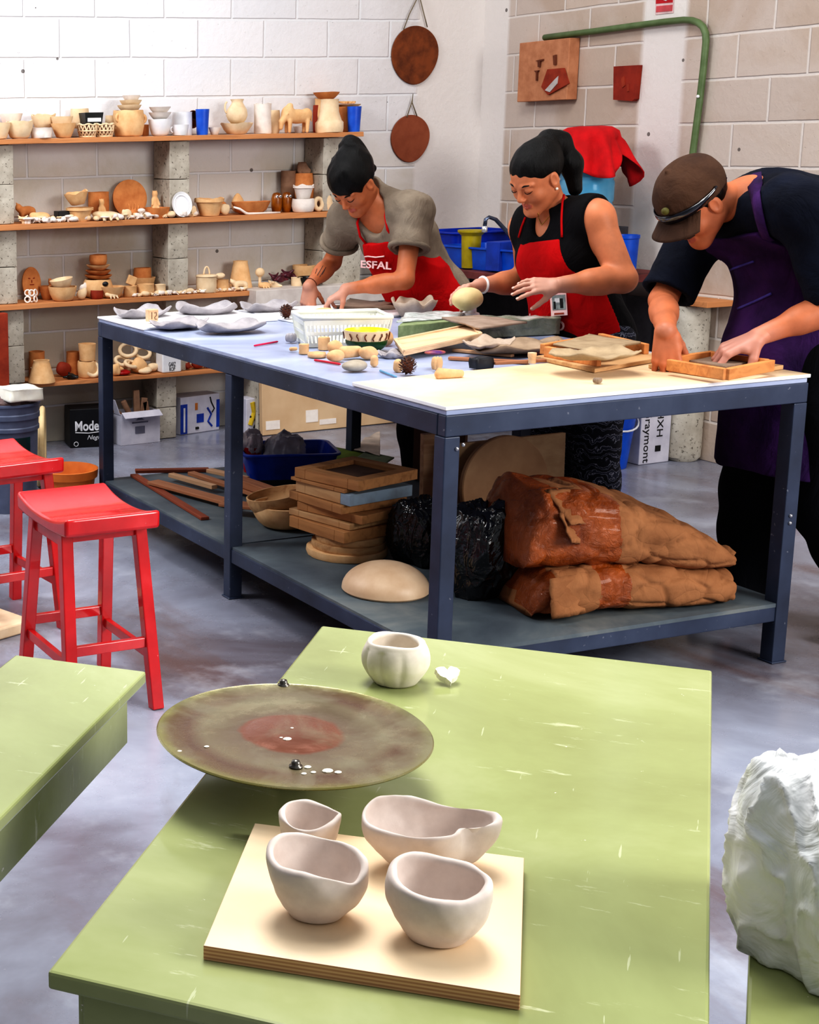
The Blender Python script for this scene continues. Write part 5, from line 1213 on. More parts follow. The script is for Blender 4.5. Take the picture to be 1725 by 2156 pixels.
for k, (x, y) in enumerate(((95, 962), (82, 958))):
    p = Vector((G(105, 965).x-.03-.03*k, 6.55+.02*k, 0)); R3 = .185-.012*k
    bm = bmesh.new(); n = 40; tube(bm, [(R3*math.cos(a), 0, R3*math.sin(a)+R3+.016) for a in [2*PI*j/n for j in range(n)]], .014, 8, closed=True)
    o = fin(bm, 'cane_hoop', mat('pale_cane', (226, 204, 160), (204, 176, 130)), smooth=True, loc=(WY(92-6*k, 880, 6.55).x+.02, 6.62+.03*k, 0), rot=(0, 0, 1.18+.1*k)); tag(o, ('outer', 'inner')[k]+' pale round hoop standing beside the grey bucket', 'hoop')
p = G(150, 1032); 
simple_lathe('terracotta_planter', 'orange clay planter on the floor behind the red stools', 'planter', (WY(142, 1000, 5.95).x, 5.95, .001), [(.001, 0), (.09, 0), (.122, .20), (.132, .205), (.136, .24), (.130, .242), (.118, .21), (.085, .01), (.001, .01)], mat('orange_clay', (222, 132, 60), (204, 112, 44), rough=.6))
p = G(15, 1325)
bm = bmesh.new(); abox(bm, (0, 0, .02), (.30, .22, .04)); o = bevel(fin(bm, 'floor_tile', M_cream, loc=(p.x-.10, p.y, .001), rot=(0, 0, .35)), .006); tag(o, 'pale slab lying on the floor under the left red stool', 'slab')
# red-brown frame edge at far left of third shelf
p = WY(4, 700, YS-.03)
box('red_plank', (p.x-.10, YS-.05, (ZSH[2]-.03)/2), (.24, .05, ZSH[2]-.034), M_red2); tag(bpy.data.objects['red_plank'], 'reddish wooden panel at the far left beside the lower block column', 'panel')
# ------------------------------------------------------------------ hangings and fittings on the walls
def hang(label, px, py, rw, rh, m, str_pts, th=.012):
    c = WY(px, py, YB-.02); s = SCL(c); t = thing('clay_medallion', label, 'wall hanging', (c.x, YB-.004, c.z))
    bm = bmesh.new(); pts = [(rw/s*math.cos(a)*(1+.035*math.sin(2*a+1)+.02*math.sin(3*a)), rh/s*math.sin(a)*(1+.02*math.sin(3*a))) for a in [2*PI*k/56 for k in range(56)]]
    prism(bm, pts, 0, th); o = fin(bm, 'disc', m, t, rot=(PI/2, 0, 0)); bevel(o, .004)
    bm = bmesh.new(); P = [WY(x, y, YB-.02)-Vector((c.x, YB-.004, c.z)) for x, y in str_pts]; tube(bm, P, .0035, 6); fin(bm, 'cord', mat('hemp_cord', (136, 124, 104)), t, smooth=True); return t
M_med = clay_mat('rust_brown_clay', (134, 74, 40), (92, 48, 28), .8, .3)
hang('upper dark brown clay medallion hanging from a cord on the back wall', 876, 115, 56, 60, M_med, [(850, 62), (862, 30), (880, -6), (884, -6), (893, 30), (900, 57)])
hang('lower plain brown clay medallion on the back wall', 866, 291, 46, 49, clay_mat('brick_clay', (150, 86, 60), (136, 74, 50), .8), [(857, 246), (867, 216), (870, 198), (868, 216), (878, 244)])
def wx(px, py, d=.0): return WX(px, py, XR-d)
c = [wx(*a) for a in ((1114, 89), (1221, 82), (1218, 211), (1114, 213))]; cc = (c[0]+c[1]+c[2]+c[3])/4; wd = abs(c[1].y-c[0].y+c[2].y-c[3].y)/2; hg = (c[0].z-c[3].z+c[1].z-c[2].z)/2
pl = thing('relief_plaque', 'square clay relief plaque with a red house shape on the right wall', 'wall plaque', (XR-.003, cc.y, cc.z), -PI/2)
bm = bmesh.new(); abox(bm, (0, -.035, 0), (wd, .07, hg)); bevel(fin(bm, 'slab', clay_mat('plaque_clay', (196, 140, 106), (172, 116, 84), .8), pl), .004)
def onp(px, py): q = wx(px, py, .075); return Vector((-(q.y-cc.y), -.073, q.z-cc.z))
def pxpoly(name, pts, m, parent, th=.010, fn=onp):
    P = [fn(*p) for p in pts]; bm = bmesh.new(); f_ = [bm.verts.new(p) for p in P]; g_ = [bm.verts.new(p-Vector((0, th, 0))) for p in P]; n = len(P)
    bm.faces.new(f_); bm.faces.new(g_[::-1])
    for i in range(n): bm.faces.new((f_[i], f_[(i+1) % n], g_[(i+1) % n], g_[i]))
    return fin(bm, name, m, parent)
pxpoly('red_house', [(1143, 183), (1156, 146), (1190, 143), (1201, 176), (1157, 200)], M_red2, pl)
pxpoly('grey_path', [(1152, 190), (1172, 168), (1180, 160), (1178, 176), (1162, 194)], M_grey, pl, .014)
pxpoly('dark_tree', [(1130, 128), (1146, 124), (1146, 127), (1140, 129), (1139, 141), (1135, 141), (1135, 130)], M_choc, pl, .008); pxpoly('dark_tree', [(1167, 117), (1173, 115), (1173, 136), (1168, 137)], M_choc, pl, .008); pxpoly('dark_tree', [(1127, 149), (1137, 148), (1134, 152), (1133, 170), (1131, 170), (1131, 153)], M_choc, pl, .008)
c = [wx(*a) for a in ((1293, 140), (1344, 137), (1340, 212), (1292, 211))]; c2 = (c[0]+c[1]+c[2]+c[3])/4
rt_ = thing('red_tile', 'small dark red clay tile on the right wall beside the relief plaque', 'tile', (XR-.002, c2.y, c2.z), -PI/2)
def onr(px, py): q = wx(px, py, .03); return Vector((-(q.y-c2.y), 0, q.z-c2.z))
pxpoly('tile_body', [(1293, 140), (1344, 137), (1337, 208), (1332, 213), (1292, 210)], clay_mat('red_tile', (150, 52, 34), (126, 40, 26), .7), rt_, .03, onr)
pxpoly('carved_mark', [(1310, 165), (1316, 160), (1318, 180), (1312, 185)], M_red2, rt_, .034, onr); pxpoly('carved_mark', [(1322, 178), (1326, 176), (1326, 192), (1322, 193)], M_red2, rt_, .034, onr)
pth = [wx(x, y, .03) for x, y in ((1147, 79), (1250, 66), (1330, 55), (1400, 46), (1440, 42))]; pth += [wx(x, y, .03) for x, y in ((1458, 43), (1471, 48), (1481, 57), (1486, 70), (1487, 86))]; pth += [wx(x, y, .03) for x, y in ((1482, 140), (1474, 210), (1466, 270), (1458, 332), (1440, 500), (1420, 700))]
bm = bmesh.new(); tube(bm, pth, .0165, 14); o = fin(bm, 'conduit_pipe', mat('green_conduit', (104, 124, 84), (86, 106, 66), rough=.5), smooth=True); tag(o, 'green painted conduit pipe bending down the right wall', 'pipe')
q = wx(1470, 203, .05); bm = bmesh.new(); sphere(bm, q, .008); fin(bm, 'white_clip', M_wcer, o)
c = [wx(*a) for a in ((1381, -30), (1420, -34), (1418, 26), (1381, 31))]; c3 = (c[0]+c[1]+c[2]+c[3])/4
sg = thing('wall_sign', 'red and white paper sign at the top edge of the right wall', 'sign', (XR-.002, c3.y, c3.z), -PI/2)
def ons(px, py): q = wx(px, py, .004); return Vector((-(q.y-c3.y), 0, q.z-c3.z))
pxpoly('sign_sheet', [(1381, -30), (1420, -34), (1418, 27), (1380, 31)], mat('pink_sheet', (226, 196, 196), bump=0), sg, .002, ons); pxpoly('red_block', [(1383, -28), (1418, -31), (1417, 5), (1382, 8)], mat('sign_red', (196, 24, 40), bump=0), sg, .004, ons); pxpoly('red_block', [(1383, 13), (1417, 10), (1416, 23), (1382, 26)], mat('sign_red2', (206, 90, 96), bump=0), sg, .004, ons)
def onst(px, py): return Matrix.Translation(ons(px, py)-Vector((0, .005, 0))) @ Matrix.Rotation(PI/2, 4, 'X')
bm = bmesh.new(); tube(bm, [ons(1390, -4)-Vector((0, .005, 0)), ons(1404, 1)-Vector((0, .005, 0)), ons(1412, -6)-Vector((0, .005, 0))], .003, 6); fin(bm, 'white_arrow', M_lt, sg)
# ------------------------------------------------------------------ washing area along the right wall
zc = .93
sk = thing('wash_table', 'dark wash table with a red-brown edge along the right wall', 'table', (5.35, 6.78, 0))
bm = bmesh.new(); abox(bm, (0, 0, zc-.02), (.78, 1.56, .04)); bevel(fin(bm, 'table_top', mat('red_brown_edge', (126, 64, 62), (98, 48, 48)), sk), .004)
for x in (-.36, .36):
    for y in (-.74, 0, .74): bm = bmesh.new(); abox(bm, (x, y, (zc-.04)/2), (.05, .05, zc-.042)); fin(bm, 'leg', M_steel, sk)
bm = bmesh.new(); abox(bm, (.30, 0, .45), (.02, 1.5, .70)); fin(bm, 'back_panel', mat('dark_panel', (62, 60, 66), (46, 44, 50)), sk)
M_blue2 = mat('bright_blue_plastic', (14, 88, 196), (10, 70, 170), rough=.35, bump=.04)
tub('wash_tub', 'wide bright blue tub nearest the camera on the wash table', (5.17, 6.62, zc+.001), PI/2+.05, .62, .32, .12, M_blue2, 1.1)
tub('wash_tub', 'deep blue tub behind the wide bright blue one', (5.30, 7.10, zc+.001), PI/2, .34, .44, .18, mat('deep_blue_plastic', (10, 56, 176), (8, 44, 150), rough=.35, bump=.04), 1.08)
p = WY(985, 512, 6.75)
gl = thing('mustard_cup', 'mustard yellow cup standing in the wide blue tub', 'cup', (p.x, 6.72, zc+.008))
simple_lathe('cup_body', None, None, (0, 0, 0), [(.001, 0), (.045, 0), (.052, .17), (.072, .19), (.072, .20), (.048, .195), (.04, .01), (.001, .01)], mat('mustard_plastic', (176, 158, 28), (150, 132, 20), rough=.4), parent=gl)
p = WY(1030, 520, 6.35)
cb_ = thing('printed_carton', 'blue carton with black and white print in front of the faucet', 'carton', (5.08, 6.50, zc+.008), .15)
bm = bmesh.new(); abox(bm, (0, 0, .075), (.17, .09, .15)); bevel(fin(bm, 'box_body', M_bp, cb_), .003); bm = bmesh.new(); abox(bm, (.045, -.046, .085), (.07, .002, .11)); fin(bm, 'black_print', M_ink, cb_)
bm = bmesh.new()
for x, z in ((.02, .11), (.05, .09), (.065, .12), (.035, .06)): tube(bm, [(x, -.048, z), (x+.015, -.048, z-.015)], .005, 6)
fin(bm, 'white_print', M_lt, cb_)
fp = [WY(x, y, 6.2) for x, y in ((1090, 520), (1068, 488), (1044, 462), (1030, 457), (1023, 462), (1021, 476))]
bm = bmesh.new(); tube(bm, fp, [.010, .010, .010, .009, .009, .010], 10); o = fin(bm, 'faucet', mat('dull_chrome', (96, 104, 124), rough=.25, metal=.8), smooth=True)
tag(o, 'steel faucet arm arching over the blue tubs', 'faucet'); bm = bmesh.new(); bz = fp[0]; tube(bm, [bz, Vector((bz.x+.03, bz.y, zc+.001))], .012, 8); fin(bm, 'riser', mat('dull_chrome', (96, 104, 124)), o, smooth=True)
bm = bmesh.new(); q = fp[-1]; tube(bm, [q, q+Vector((0, 0, -.03))], .014, 10); fin(bm, 'spout_tip', mat('bright_chrome', (230, 230, 235), rough=.2, metal=.6), o, smooth=True)
# blue bucket seen between the women and the man
p = WX(1316, 540, 5.42)
simple_lathe('blue_container', 'blue container on the wash table behind the second woman\'s elbow', 'container', (p.x, p.y, zc+.001), [(.001, 0), (.055, 0), (.062, .18), (.066, .185), (.066, .20), (.058, .20), (.05, .01), (.001, .01)], M_blue2)
# water jug with red cloth
p = WX(1236, 380, 5.42)
jz = WX(1236, 268, 5.42).z
st = box('jug_stand', (p.x, p.y, zc+.001+(jz-.50-zc)/2), (.30, .30, jz-.50-zc), mat('dark_panel', (62, 60, 66))); tag(st, 'dark box stand under the water jug, hidden by the second woman', 'stand')
jg = thing('water_jug', 'pale blue water jug under a red cloth against the right wall', 'water jug', (p.x, p.y, jz-.495))
t = NT('jug_plastic'); n = t.noise(6, 3); M_jug = t.set(t.ramp(n, [(.3, (96, 176, 216)), (.7, (150, 206, 232))]), .15, spec=.6, trans=.35, ior=1.2)
simple_lathe('jug_body', None, None, (0, 0, 0), [(.001, 0), (.12, 0), (.135, .02), (.135, .10), (.128, .115), (.135, .13), (.135, .22), (.128, .235), (.135, .25), (.132, .33), (.09, .40), (.035, .44), (.03, .48), (.001, .48)], M_jug, parent=jg, seg=40)
bm = bmesh.new()
def hem(th):   # th measured in world; the camera looks along +y,+x
    return -.17-.10*bumpf(th, -.55, .33)-.05*bumpf(th, -1.9, .5)+.07*bumpf(th, -1.15, .25)-.06*bumpf(th, 1.8, .6)
prof_ = [(.001, .035), (.06, .036), (.11, .030), (.14, .012), (.150, -.02)]+[(.152+.006*k, -.02-(k+1)/10) for k in range(10)]
def clfn(th, i, r, z):
    f_ = .010*math.sin(7*th+1)+.006*math.sin(13*th)
    if z >= -.02: return r*(1.0+.4*f_/.15*(i/5)), z
    k = (-.02-z); return r+f_*(1+2*k)+.03*k*bumpf(th, -.55, .4), -.02+k*(hem(th)+.02)
lathe(bm, prof_, 96, fn=clfn, cap=False); roughen(bm, .006, 12, 4)
o = fin(bm, 'red_cloth', mat('red_cloth', (206, 18, 28), (176, 12, 20), rough=.9, bump=.25, bscale=60), smooth=True, loc=(p.x, p.y, jz-.030)); md = o.modifiers.new('s', 'SOLIDIFY'); md.thickness = .004
tag(o, 'bright red cloth draped over the water jug behind the second woman', 'cloth')
# concrete pillar + plank, blue bucket, white bag box, floor items on the right
p = G(1447, 974); p = Vector((p.x+.035, p.y+.08, 0)); zpl = WY(1460, 640, p.y-.1).z
simple_lathe('clay_pipe_pillar', 'beige round concrete pillar carrying a wooden plank behind the man', 'pillar', (p.x, p.y, .001), [(.001, 0), (.075, 0), (.090, .02), (.092, .08), (.090, zpl-.02), (.001, zpl-.015)], M_conc, rough=.003)
bm = bmesh.new(); abox(bm, (0, 0, 0), (.26, .34, .028)); o = bevel(fin(bm, 'short_plank', M_shelf, loc=(p.x+.04, p.y-.02, zpl+.002)), .002); tag(o, 'short wooden plank lying on the round concrete pillar', 'plank')
p = G(1295, 990)
bb = thing('blue_bucket', 'bright blue bucket with a white handle on the floor past the bench', 'bucket', (p.x+.02, p.y+.10, .001))
simple_lathe('bucket_body', None, None, (0, 0, 0), [(.001, 0), (.105, 0), (.14, .29), (.148, .29), (.148, .31), (.135, .31), (.10, .01), (.001, .01)], M_blue2, parent=bb)
bm = bmesh.new(); tube(bm, [(.147*math.cos(a), .147*math.sin(a), .27-.07*math.sin((a-PI)/PI*PI if a > PI else 0)) for a in [PI+PI*k/14 for k in range(15)]], .005, 8); fin(bm, 'handle', M_lt, bb, smooth=True)
a = G(1345, 980); b = G(1408, 972); rz = math.atan2(b.y-a.y, b.x-a.x); L = (b-a).length
gb = thing('paper_carton', 'white carton with sideways lettering between the blue bucket and the pillar', 'carton', (a.x, a.y, .001), rz)
bm = bmesh.new(); abox(bm, (L/2, .08, .15), (L, .16, .30)); bevel(fin(bm, 'box_body', M_boxw, gb), .004)
text_mesh('Graymont', .06, M_ink, 'lettering', gb, Matrix.Translation((L*.22, -.001, .145)) @ Matrix.Rotation(PI/2, 4, 'X') @ Matrix.Rotation(-PI/2, 4, 'Z'), width=.27)
text_mesh('HXH', .055, M_ink, 'lettering', gb, Matrix.Translation((L*.62, -.001, .20)) @ Matrix.Rotation(PI/2, 4, 'X') @ Matrix.Rotation(-PI/2, 4, 'Z'), width=.13)
bm = bmesh.new(); abox(bm, (L*.60, -.001, .075), (.035, .002, .03)); fin(bm, 'stamp', M_ink, gb)
p = G(1705, 1058); simple_lathe('orange_pot', 'orange clay pot on the floor behind the man\'s legs at the right', 'pot', (p.x+.02, p.y+.05, .001), prof('pot', .16, .11), mat('orange_clay2', (190, 92, 48), (160, 70, 36)))
# ------------------------------------------------------------------ things on the workbench
ZW = ZT+.0005          # blue top
ZWB = ZT+.0085         # on the far white boards
ZPL = ZT+.0115         # on the near plywood sheet
def corner_dish(label, px, py, wpx, dpx, hpx, rz, z, m, seed=1, pw=.62, th=.006, lift=1.0):
    p = G(px, py, z); s = SCL(p); a, b, h = wpx/2/s, dpx/2, hpx/s
    bm = bmesh.new(); N, K = 9, 56; rings = []
    for i in range(N+1):
        t = i/N; ring = []
        for k in range(K):
            an = 2*PI*k/K; c, sn = math.cos(an), math.sin(an); sup = (abs(c)**(2/pw*.8)+abs(sn)**(2/pw*.8))**(-pw/1.6)
            cor = abs(math.sin(2*an))**3
            r = t*(1+.16*cor)*(.9+.0*sup); z_ = h*(t**4)*(.42+.50*cor*lift)+.0022*n3((c*t, sn*t, seed), 3, seed)*4*t+.0015
            e = 1+.05*n3((c*2, sn*2, seed), 2, seed)
            ring.append(bm.verts.new((a*r*c*1.18*e, b*r*sn*1.18*e, max(z_, .001)+(th if t < 0 else 0))))
        rings.append(ring)
    for i in range(N):
        for k in range(K): bm.faces.new((rings[i][k], rings[i][(k+1) % K], rings[i+1][(k+1) % K], rings[i+1][k]))
    bmesh.ops.remove_doubles(bm, verts=bm.verts, dist=.0003)
    o = fin(bm, 'clay_dish', m, smooth=True, loc=(p.x, p.y, z), rot=(0, 0, rz)); md = o.modifiers.new('s', 'SOLIDIFY'); md.thickness = th; md.offset = 1; return tag(o, label, 'dish')
M_gclay = clay_mat('light_grey_clay', (182, 177, 180), (150, 145, 150), .6, .4)
M_bclay = clay_mat('damp_brown_clay', (150, 132, 116), (122, 104, 90), .6, .4)
for (x, y, w_, d_, h_, rz, l) in ((300, 667, 112, .15, 24, .25, 'light grey raised-corner clay dish nearest the far bench corner, with a block'), (435, 660, 116, .15, 26, -.2, 'light grey clay dish, middle of the back row on the far white board'),
                              (566, 654, 112, .14, 22, .1, 'light grey clay dish, rightmost of the back row beside the pine cone'), (378, 688, 118, .14, 18, .3, 'light grey clay dish in the front row, left one, with a low rim'), (486, 696, 134, .15, 24, -.1, 'light grey clay dish in the front row, right one, largest of the five')):
    corner_dish(l, x, y, w_, d_, h_, rz, ZWB, M_gclay, seed=x)
# carved block
p = G(320, 676, ZWB+.01); bm = bmesh.new(); abox(bm, (0, 0, .025), (.045, .03, .05)); o = bevel(fin(bm, 'carved_block', M_board, loc=(p.x, p.y, ZWB+.0085), rot=(0, 0, .2)), .003); tag(o, 'small pale wooden stamp block with a carved curl, standing on a grey dish', 'stamp block')
bm = bmesh.new(); tube(bm, [(-.012, -.016, .04), (-.012, -.016, .012)], .002, 6); tube(bm, [(0, -.016, .036), (.010, -.016, .038), (.012, -.016, .026), (.002, -.016, .018), (.004, -.016, .010), (.014, -.016, .010)], .002, 6); fin(bm, 'carving', M_brownc, o)
def pine_cone(label, px, py, r, z):
    p = G(px, py, z); t = thing('pine_cone', label, 'pine cone', (p.x, p.y, z)); bm = bmesh.new(); sphere(bm, (0, 0, r), (r*.62, r*.62, r*.85)); fin(bm, 'core', M_choc, t, smooth=True)
    bm = bmesh.new(); ga = 2.39996
    for k in range(70):
        f = (k+.5)/70; ph = math.acos(1-2*f); th = k*ga; d = Vector((math.sin(ph)*math.cos(th), math.sin(ph)*math.sin(th), math.cos(ph)))
        c = Vector((0, 0, r))+Vector((d.x*.80*r, d.y*.80*r, d.z*.86*r)); up = (d+Vector((0, 0, .7))).normalized(); sd = d.cross(Vector((0, 0, 1))); sd = sd.normalized() if sd.length > .01 else Vector((1, 0, 0))
        n_ = up.cross(sd); L = r*.30
        vs = [c-sd*L*.5-up*L*.3, c+sd*L*.5-up*L*.3, c+sd*L*.42+up*L*.35, c+up*L*.75, c-sd*L*.42+up*L*.35]
        A = [bm.verts.new(v) for v in vs]; B = [bm.verts.new(v+n_*L*.16) for v in vs]
        bm.faces.new(A); bm.faces.new(B[::-1])
        for j in range(5): bm.faces.new((A[j], A[(j+1) % 5], B[(j+1) % 5], B[j]))
    zmin = min(v.co.z for v in bm.verts)
    for v in bm.verts: v.co.z -= min(zmin, 0)
    fin(bm, 'scales', mat('pine_scale', (108, 76, 62), (60, 40, 36), scale=60), t); return t
pine_cone('pine cone on the far white board by the first woman\'s fingers', 603, 672, .030, ZWB)
pine_cone('pine cone in front of the tilted tray on the blue bench top', 858, 790, .029, ZW)
def on(px, py, z=ZW): p = G(px, py, z); return Vector((p.x, p.y, z+.0006)), SCL(p)
def lump(label, px, py, wpx, hpx, m, style='lump', z=ZW, seed=1, name='clay_lump', cat='clay piece', rz=0, group=None):
    p, s = on(px, py, z); w, h = wpx/s, hpx/s; rs = random.Random(seed)
    def b(f):
        k = w*.1
        if style == 'lump':
            f.ell((0, 0, h*.46), (w*.46, w*.34, h*.46), k=k)
            for j in range(5): f.ell((w*rs.uniform(-.3, .3), w*rs.uniform(-.2, .2), h*rs.uniform(.3, .7)), (w*.2, w*.18, h*.26), k=k)
        elif style == 'stone': f.ell((0, 0, h*.48), (w*.5, w*.36, h*.48), k=k); f.ell((w*.12, 0, h*.5), (w*.36, w*.3, h*.44), k=k)
        elif style == 'cork': f.capsule((-w*.3, 0, h*.5), (w*.3, 0, h*.5), h*.44, h*.40, k)
        elif style == 'stand': f.capsule((0, 0, h*.30), (0, 0, h*.68), w*.42, w*.40, k)
        elif style == 'twist':
            for j in range(9): f.capsule((w*(-.42+.105*j), -w*.02, h*.15), (w*(-.38+.105*j), w*.02, h*(.82-.04*j)), w*.062, w*.05, w*.04)
            f.capsule((-w*.4, 0, h*.4), (w*.42, 0, h*.32), h*.34, h*.24, k)
        elif style == 'rose':
            for j in range(7): a = j*.9; f.ell((w*.25*math.cos(a), w*.2*math.sin(a), h*.5), (w*.16, w*.12, h*.42), k=w*.03)
            f.ell((0, 0, h*.4), (w*.2, w*.2, h*.4), k=k)
    return sdfobj(name, label, cat, p, m, b, (w*.7, w*.6, h*1.15), max(.002, min(w, h)/18), rot=(0, 0, rz), group=group)
M_cork = clay_mat('cork_tan', (222, 184, 142), (196, 152, 110), .8)
lump('small pale clay rosette at the edge of the far white board', 613, 722, 32, 22, M_gclay, 'rose', seed=2, cat='ornament')
lump('tan clay shell piece lying in the left end of the laundry basket', 682, 672, 52, 26, M_cork, 'lump', z=ZW+.066, seed=3, rz=-.3)
lump('small square tan block, leftmost of the little stamps', 618, 740, 18, 10, M_cork, 'cork', seed=4, cat='stamp')
p, s = on(640, 745); bm = bmesh.new(); lathe(bm, [(.001, 0), (.017, 0), (.018, .004), (.0165, .010), (.018, .016), (.0165, .022), (.018, .028), (.017, .034), (.001, .034)], 24); tag(smooth_ang(fin(bm, 'ridged_stamp', M_cork, loc=p), 30), 'short ridged cream stamp beside the leftmost block', 'stamp')
p, s = on(667, 752); bm = bmesh.new(); lathe(bm, [(.001, 0), (.030, 0), (.032, .006), (.030, .016), (.001, .018)], 28); roughen(bm, .003, 40, 2); tag(fin(bm, 'round_stamp', M_cork, smooth=True, loc=p), 'flat round cream stamp with a dark underside', 'stamp')
p, s = on(682, 736); bm = bmesh.new(); lathe(bm, [(.001, 0), (.020, 0), (.021, .040), (.018, .044), (.001, .044)], 24); tag(smooth_ang(fin(bm, 'cylinder_stamp', M_cork, loc=p), 40), 'taller cream cylinder stamp near the basket corner', 'stamp')
lump('tan clay lump with a pale top behind the round stamps', 706, 748, 36, 34, M_cork, 'lump', seed=11)
lump('rounded tan stamp lying in front of the pale topped lump', 706, 762, 40, 26, M_cork, 'stone', seed=12, cat='stamp')
lump('long tan roller stamp below the painted bowl', 738, 756, 50, 30, M_cork, 'cork', seed=13, cat='stamp', rz=-.1)
lump('square-ended tan stamp at the right of the stamp heap', 775, 757, 44, 30, M_cork, 'lump', seed=14, cat='stamp')
lump('upright tan cork at the right end of the stamp heap', 788, 772, 20, 24, M_cork, 'stand', seed=15, cat='stamp')
lump('smooth grey stone in front of the stamp heap', 746, 782, 56, 24, clay_mat('grey_stone', (178, 168, 154), (150, 138, 122), .5), 'stone', seed=16, cat='stone', name='stone')
def rod(name, label, cat, a, b, r, m, z=ZW):
    A, B = G(a[0], a[1], z+r), G(b[0], b[1], z+r); bm = bmesh.new(); d = (B-A).normalized()*r; tube(bm, [A, A+d, B-d*2, B], [r*.5, r, r, r*.25], 8); return tag(fin(bm, name, m, smooth=True), label, cat)
rod('red_pencil', 'red pencil lying near the far white board', 'pencil', (535, 728), (586, 719), .0035, mat('pink_pencil', (206, 24, 82), bump=0))
rod('red_pencil', 'red pencil lying in front of the stamp heap', 'pencil', (662, 758), (718, 767), .004, mat('red_pencil', (206, 36, 60), bump=0))
rod('blue_stick', 'thin pale blue stick left of the near pine cone', 'stick', (800, 780), (836, 794), .0035, mat('pale_blue_stick', (120, 170, 200), bump=0))
# laundry basket
def basket():
    p00 = G(648, 700, ZW); t = thing('laundry_basket', 'white slotted plastic basket behind the painted bowl', 'basket', (0, 0, 0))
    A = G(640, 672, ZW+.105); B = G(826, 668, ZW+.105); ux = (B-A); L = ux.length; ux.normalize(); uy = Vector((-ux.y, ux.x, 0)); W = .22; H = .105
    t.location = (A.x, A.y, ZW+.0006); t.rotation_euler = (0, 0, math.atan2(ux.y, ux.x)); M_bk_ = mat('basket_plastic', (240, 240, 232), (228, 228, 218), rough=.4, bump=0); i = .018
    def q(x, y, z): k = 1-z/H; return Vector((i*k+x*(L-2*i*k), i*k+y*(W-2*i*k), z))
    bm = bmesh.new(); tube(bm, [q(0, 0, H), q(1, 0, H), q(1, 1, H), q(0, 1, H)], .008, 8, closed=True); fin(bm, 'rim', M_bk_, t, smooth=True)
    bm = bmesh.new(); abox(bm, (L/2, W/2, .002), (L-2*i, W-2*i, .004)); fin(bm, 'basket_floor', M_bk_, t)
    for (a, b) in (((0, 0), (1, 0)), ((1, 0), (1, 1)), ((1, 1), (0, 1)), ((0, 1), (0, 0))):
        bm = bmesh.new(); n = 22 if abs(a[0]-b[0]) else 14; th = .0025
        for z0, z1 in ((0, .016), (.044, .056), (.080, H)):
            vs = [q(a[0], a[1], z0), q(b[0], b[1], z0), q(b[0], b[1], z1), q(a[0], a[1], z1)]; nrm = (vs[1]-vs[0]).cross(vs[3]-vs[0]).normalized()*th
            X = [bm.verts.new(v) for v in vs]; Y = [bm.verts.new(v+nrm) for v in vs]; bm.faces.new(X); bm.faces.new(Y[::-1])
            for j in range(4): bm.faces.new((X[j], X[(j+1) % 4], Y[(j+1) % 4], Y[j]))
        for k in range(n+1):
            u = k/n; x, y = a[0]+(b[0]-a[0])*u, a[1]+(b[1]-a[1])*u; wide = 1 if 3 <= k <= n-3 else 2
            beam(bm, q(x, y, .010), q(x, y, H-.01), .0045*wide, .0035, up=(uy if a[1] == b[1] else ux))
        fin(bm, 'slotted_side', M_bk_, t)
basket()
# painted bowl on green bowl
p, s = on(771, 740); R4 = 47/s
gb_ = simple_lathe('green_bowl', 'dark green glazed bowl carrying the painted cream bowl', 'bowl', p, bowl_prof(R4*.92, .040, .006, .42), mat('dark_green_glaze', (34, 78, 34), (18, 50, 22), rough=.3), rough=.002)
pbw = thing('painted_bowl', 'cream bowl painted with dark squiggles and a yellow inside', 'bowl', p+Vector((0, 0, .0315)))
pr = [(.001, 0), (R4*.62, 0), (R4*.86, .004), (R4*.94, .02), (R4*1.0, .045), (R4*.965, .045)]
bm = bmesh.new(); lathe(bm, pr, 48, cap=False); smooth_ang(fin(bm, 'bowl_body', M_cream, pbw), 45)
bm = bmesh.new(); lathe(bm, [(R4*.966, .0452), (R4*.90, .02), (R4*.6, .006), (.001, .005)], 48, cap=False); fin(bm, 'yellow_lining', mat('yellow_glaze', (250, 226, 60), (236, 204, 40), rough=.3), pbw, smooth=True)
bm = bmesh.new()
for k in range(16):
    a = -2.9+k*.36; r0 = R4*.955+.001; pts = [(r0*(1+.02*j)*math.cos(a+.05*math.sin(j*1.7+k)), r0*(1+.02*j)*math.sin(a+.05*math.sin(j*1.7+k)), .013+.008*j) for j in range(4)]; tube(bm, pts, .0022, 6)
fin(bm, 'painted_marks', M_choc, pbw)
lump('tan clay handle-like piece tucked behind the painted bowl', 815, 728, 30, 34, M_cork, 'lump', seed=31)
corner_dish('curled light grey clay sheet between the painted bowl and the tray', 826, 752, 52, .07, 16, .2, ZW, M_gclay, seed=3)
# tilted tray board
cs = [G(832, 726, ZW+.012), G(990, 694, ZW+.035), G(1012, 714, ZW+.035), G(850, 750, ZW+.012)]
bm = bmesh.new(); v0_ = [bm.verts.new(c) for c in cs]; v1_ = [bm.verts.new(c+Vector((0, 0, .016))) for c in cs]; bm.faces.new(v0_); bm.faces.new(v1_)
for j in range(4): bm.faces.new((v0_[j], v0_[(j+1) % 4], v1_[(j+1) % 4], v1_[j]))
o = fin(bm, 'wooden_tray', M_board); tag(bevel(o, .002), 'pale wooden tray tilted on clay slabs in the middle of the bench', 'tray')
bm = bmesh.new()
for j in range(4): beam(bm, cs[j]+Vector((0, 0, .019)), cs[(j+1) % 4]+Vector((0, 0, .019)), .012, .006)
fin(bm, 'raised_edge', M_board, o)
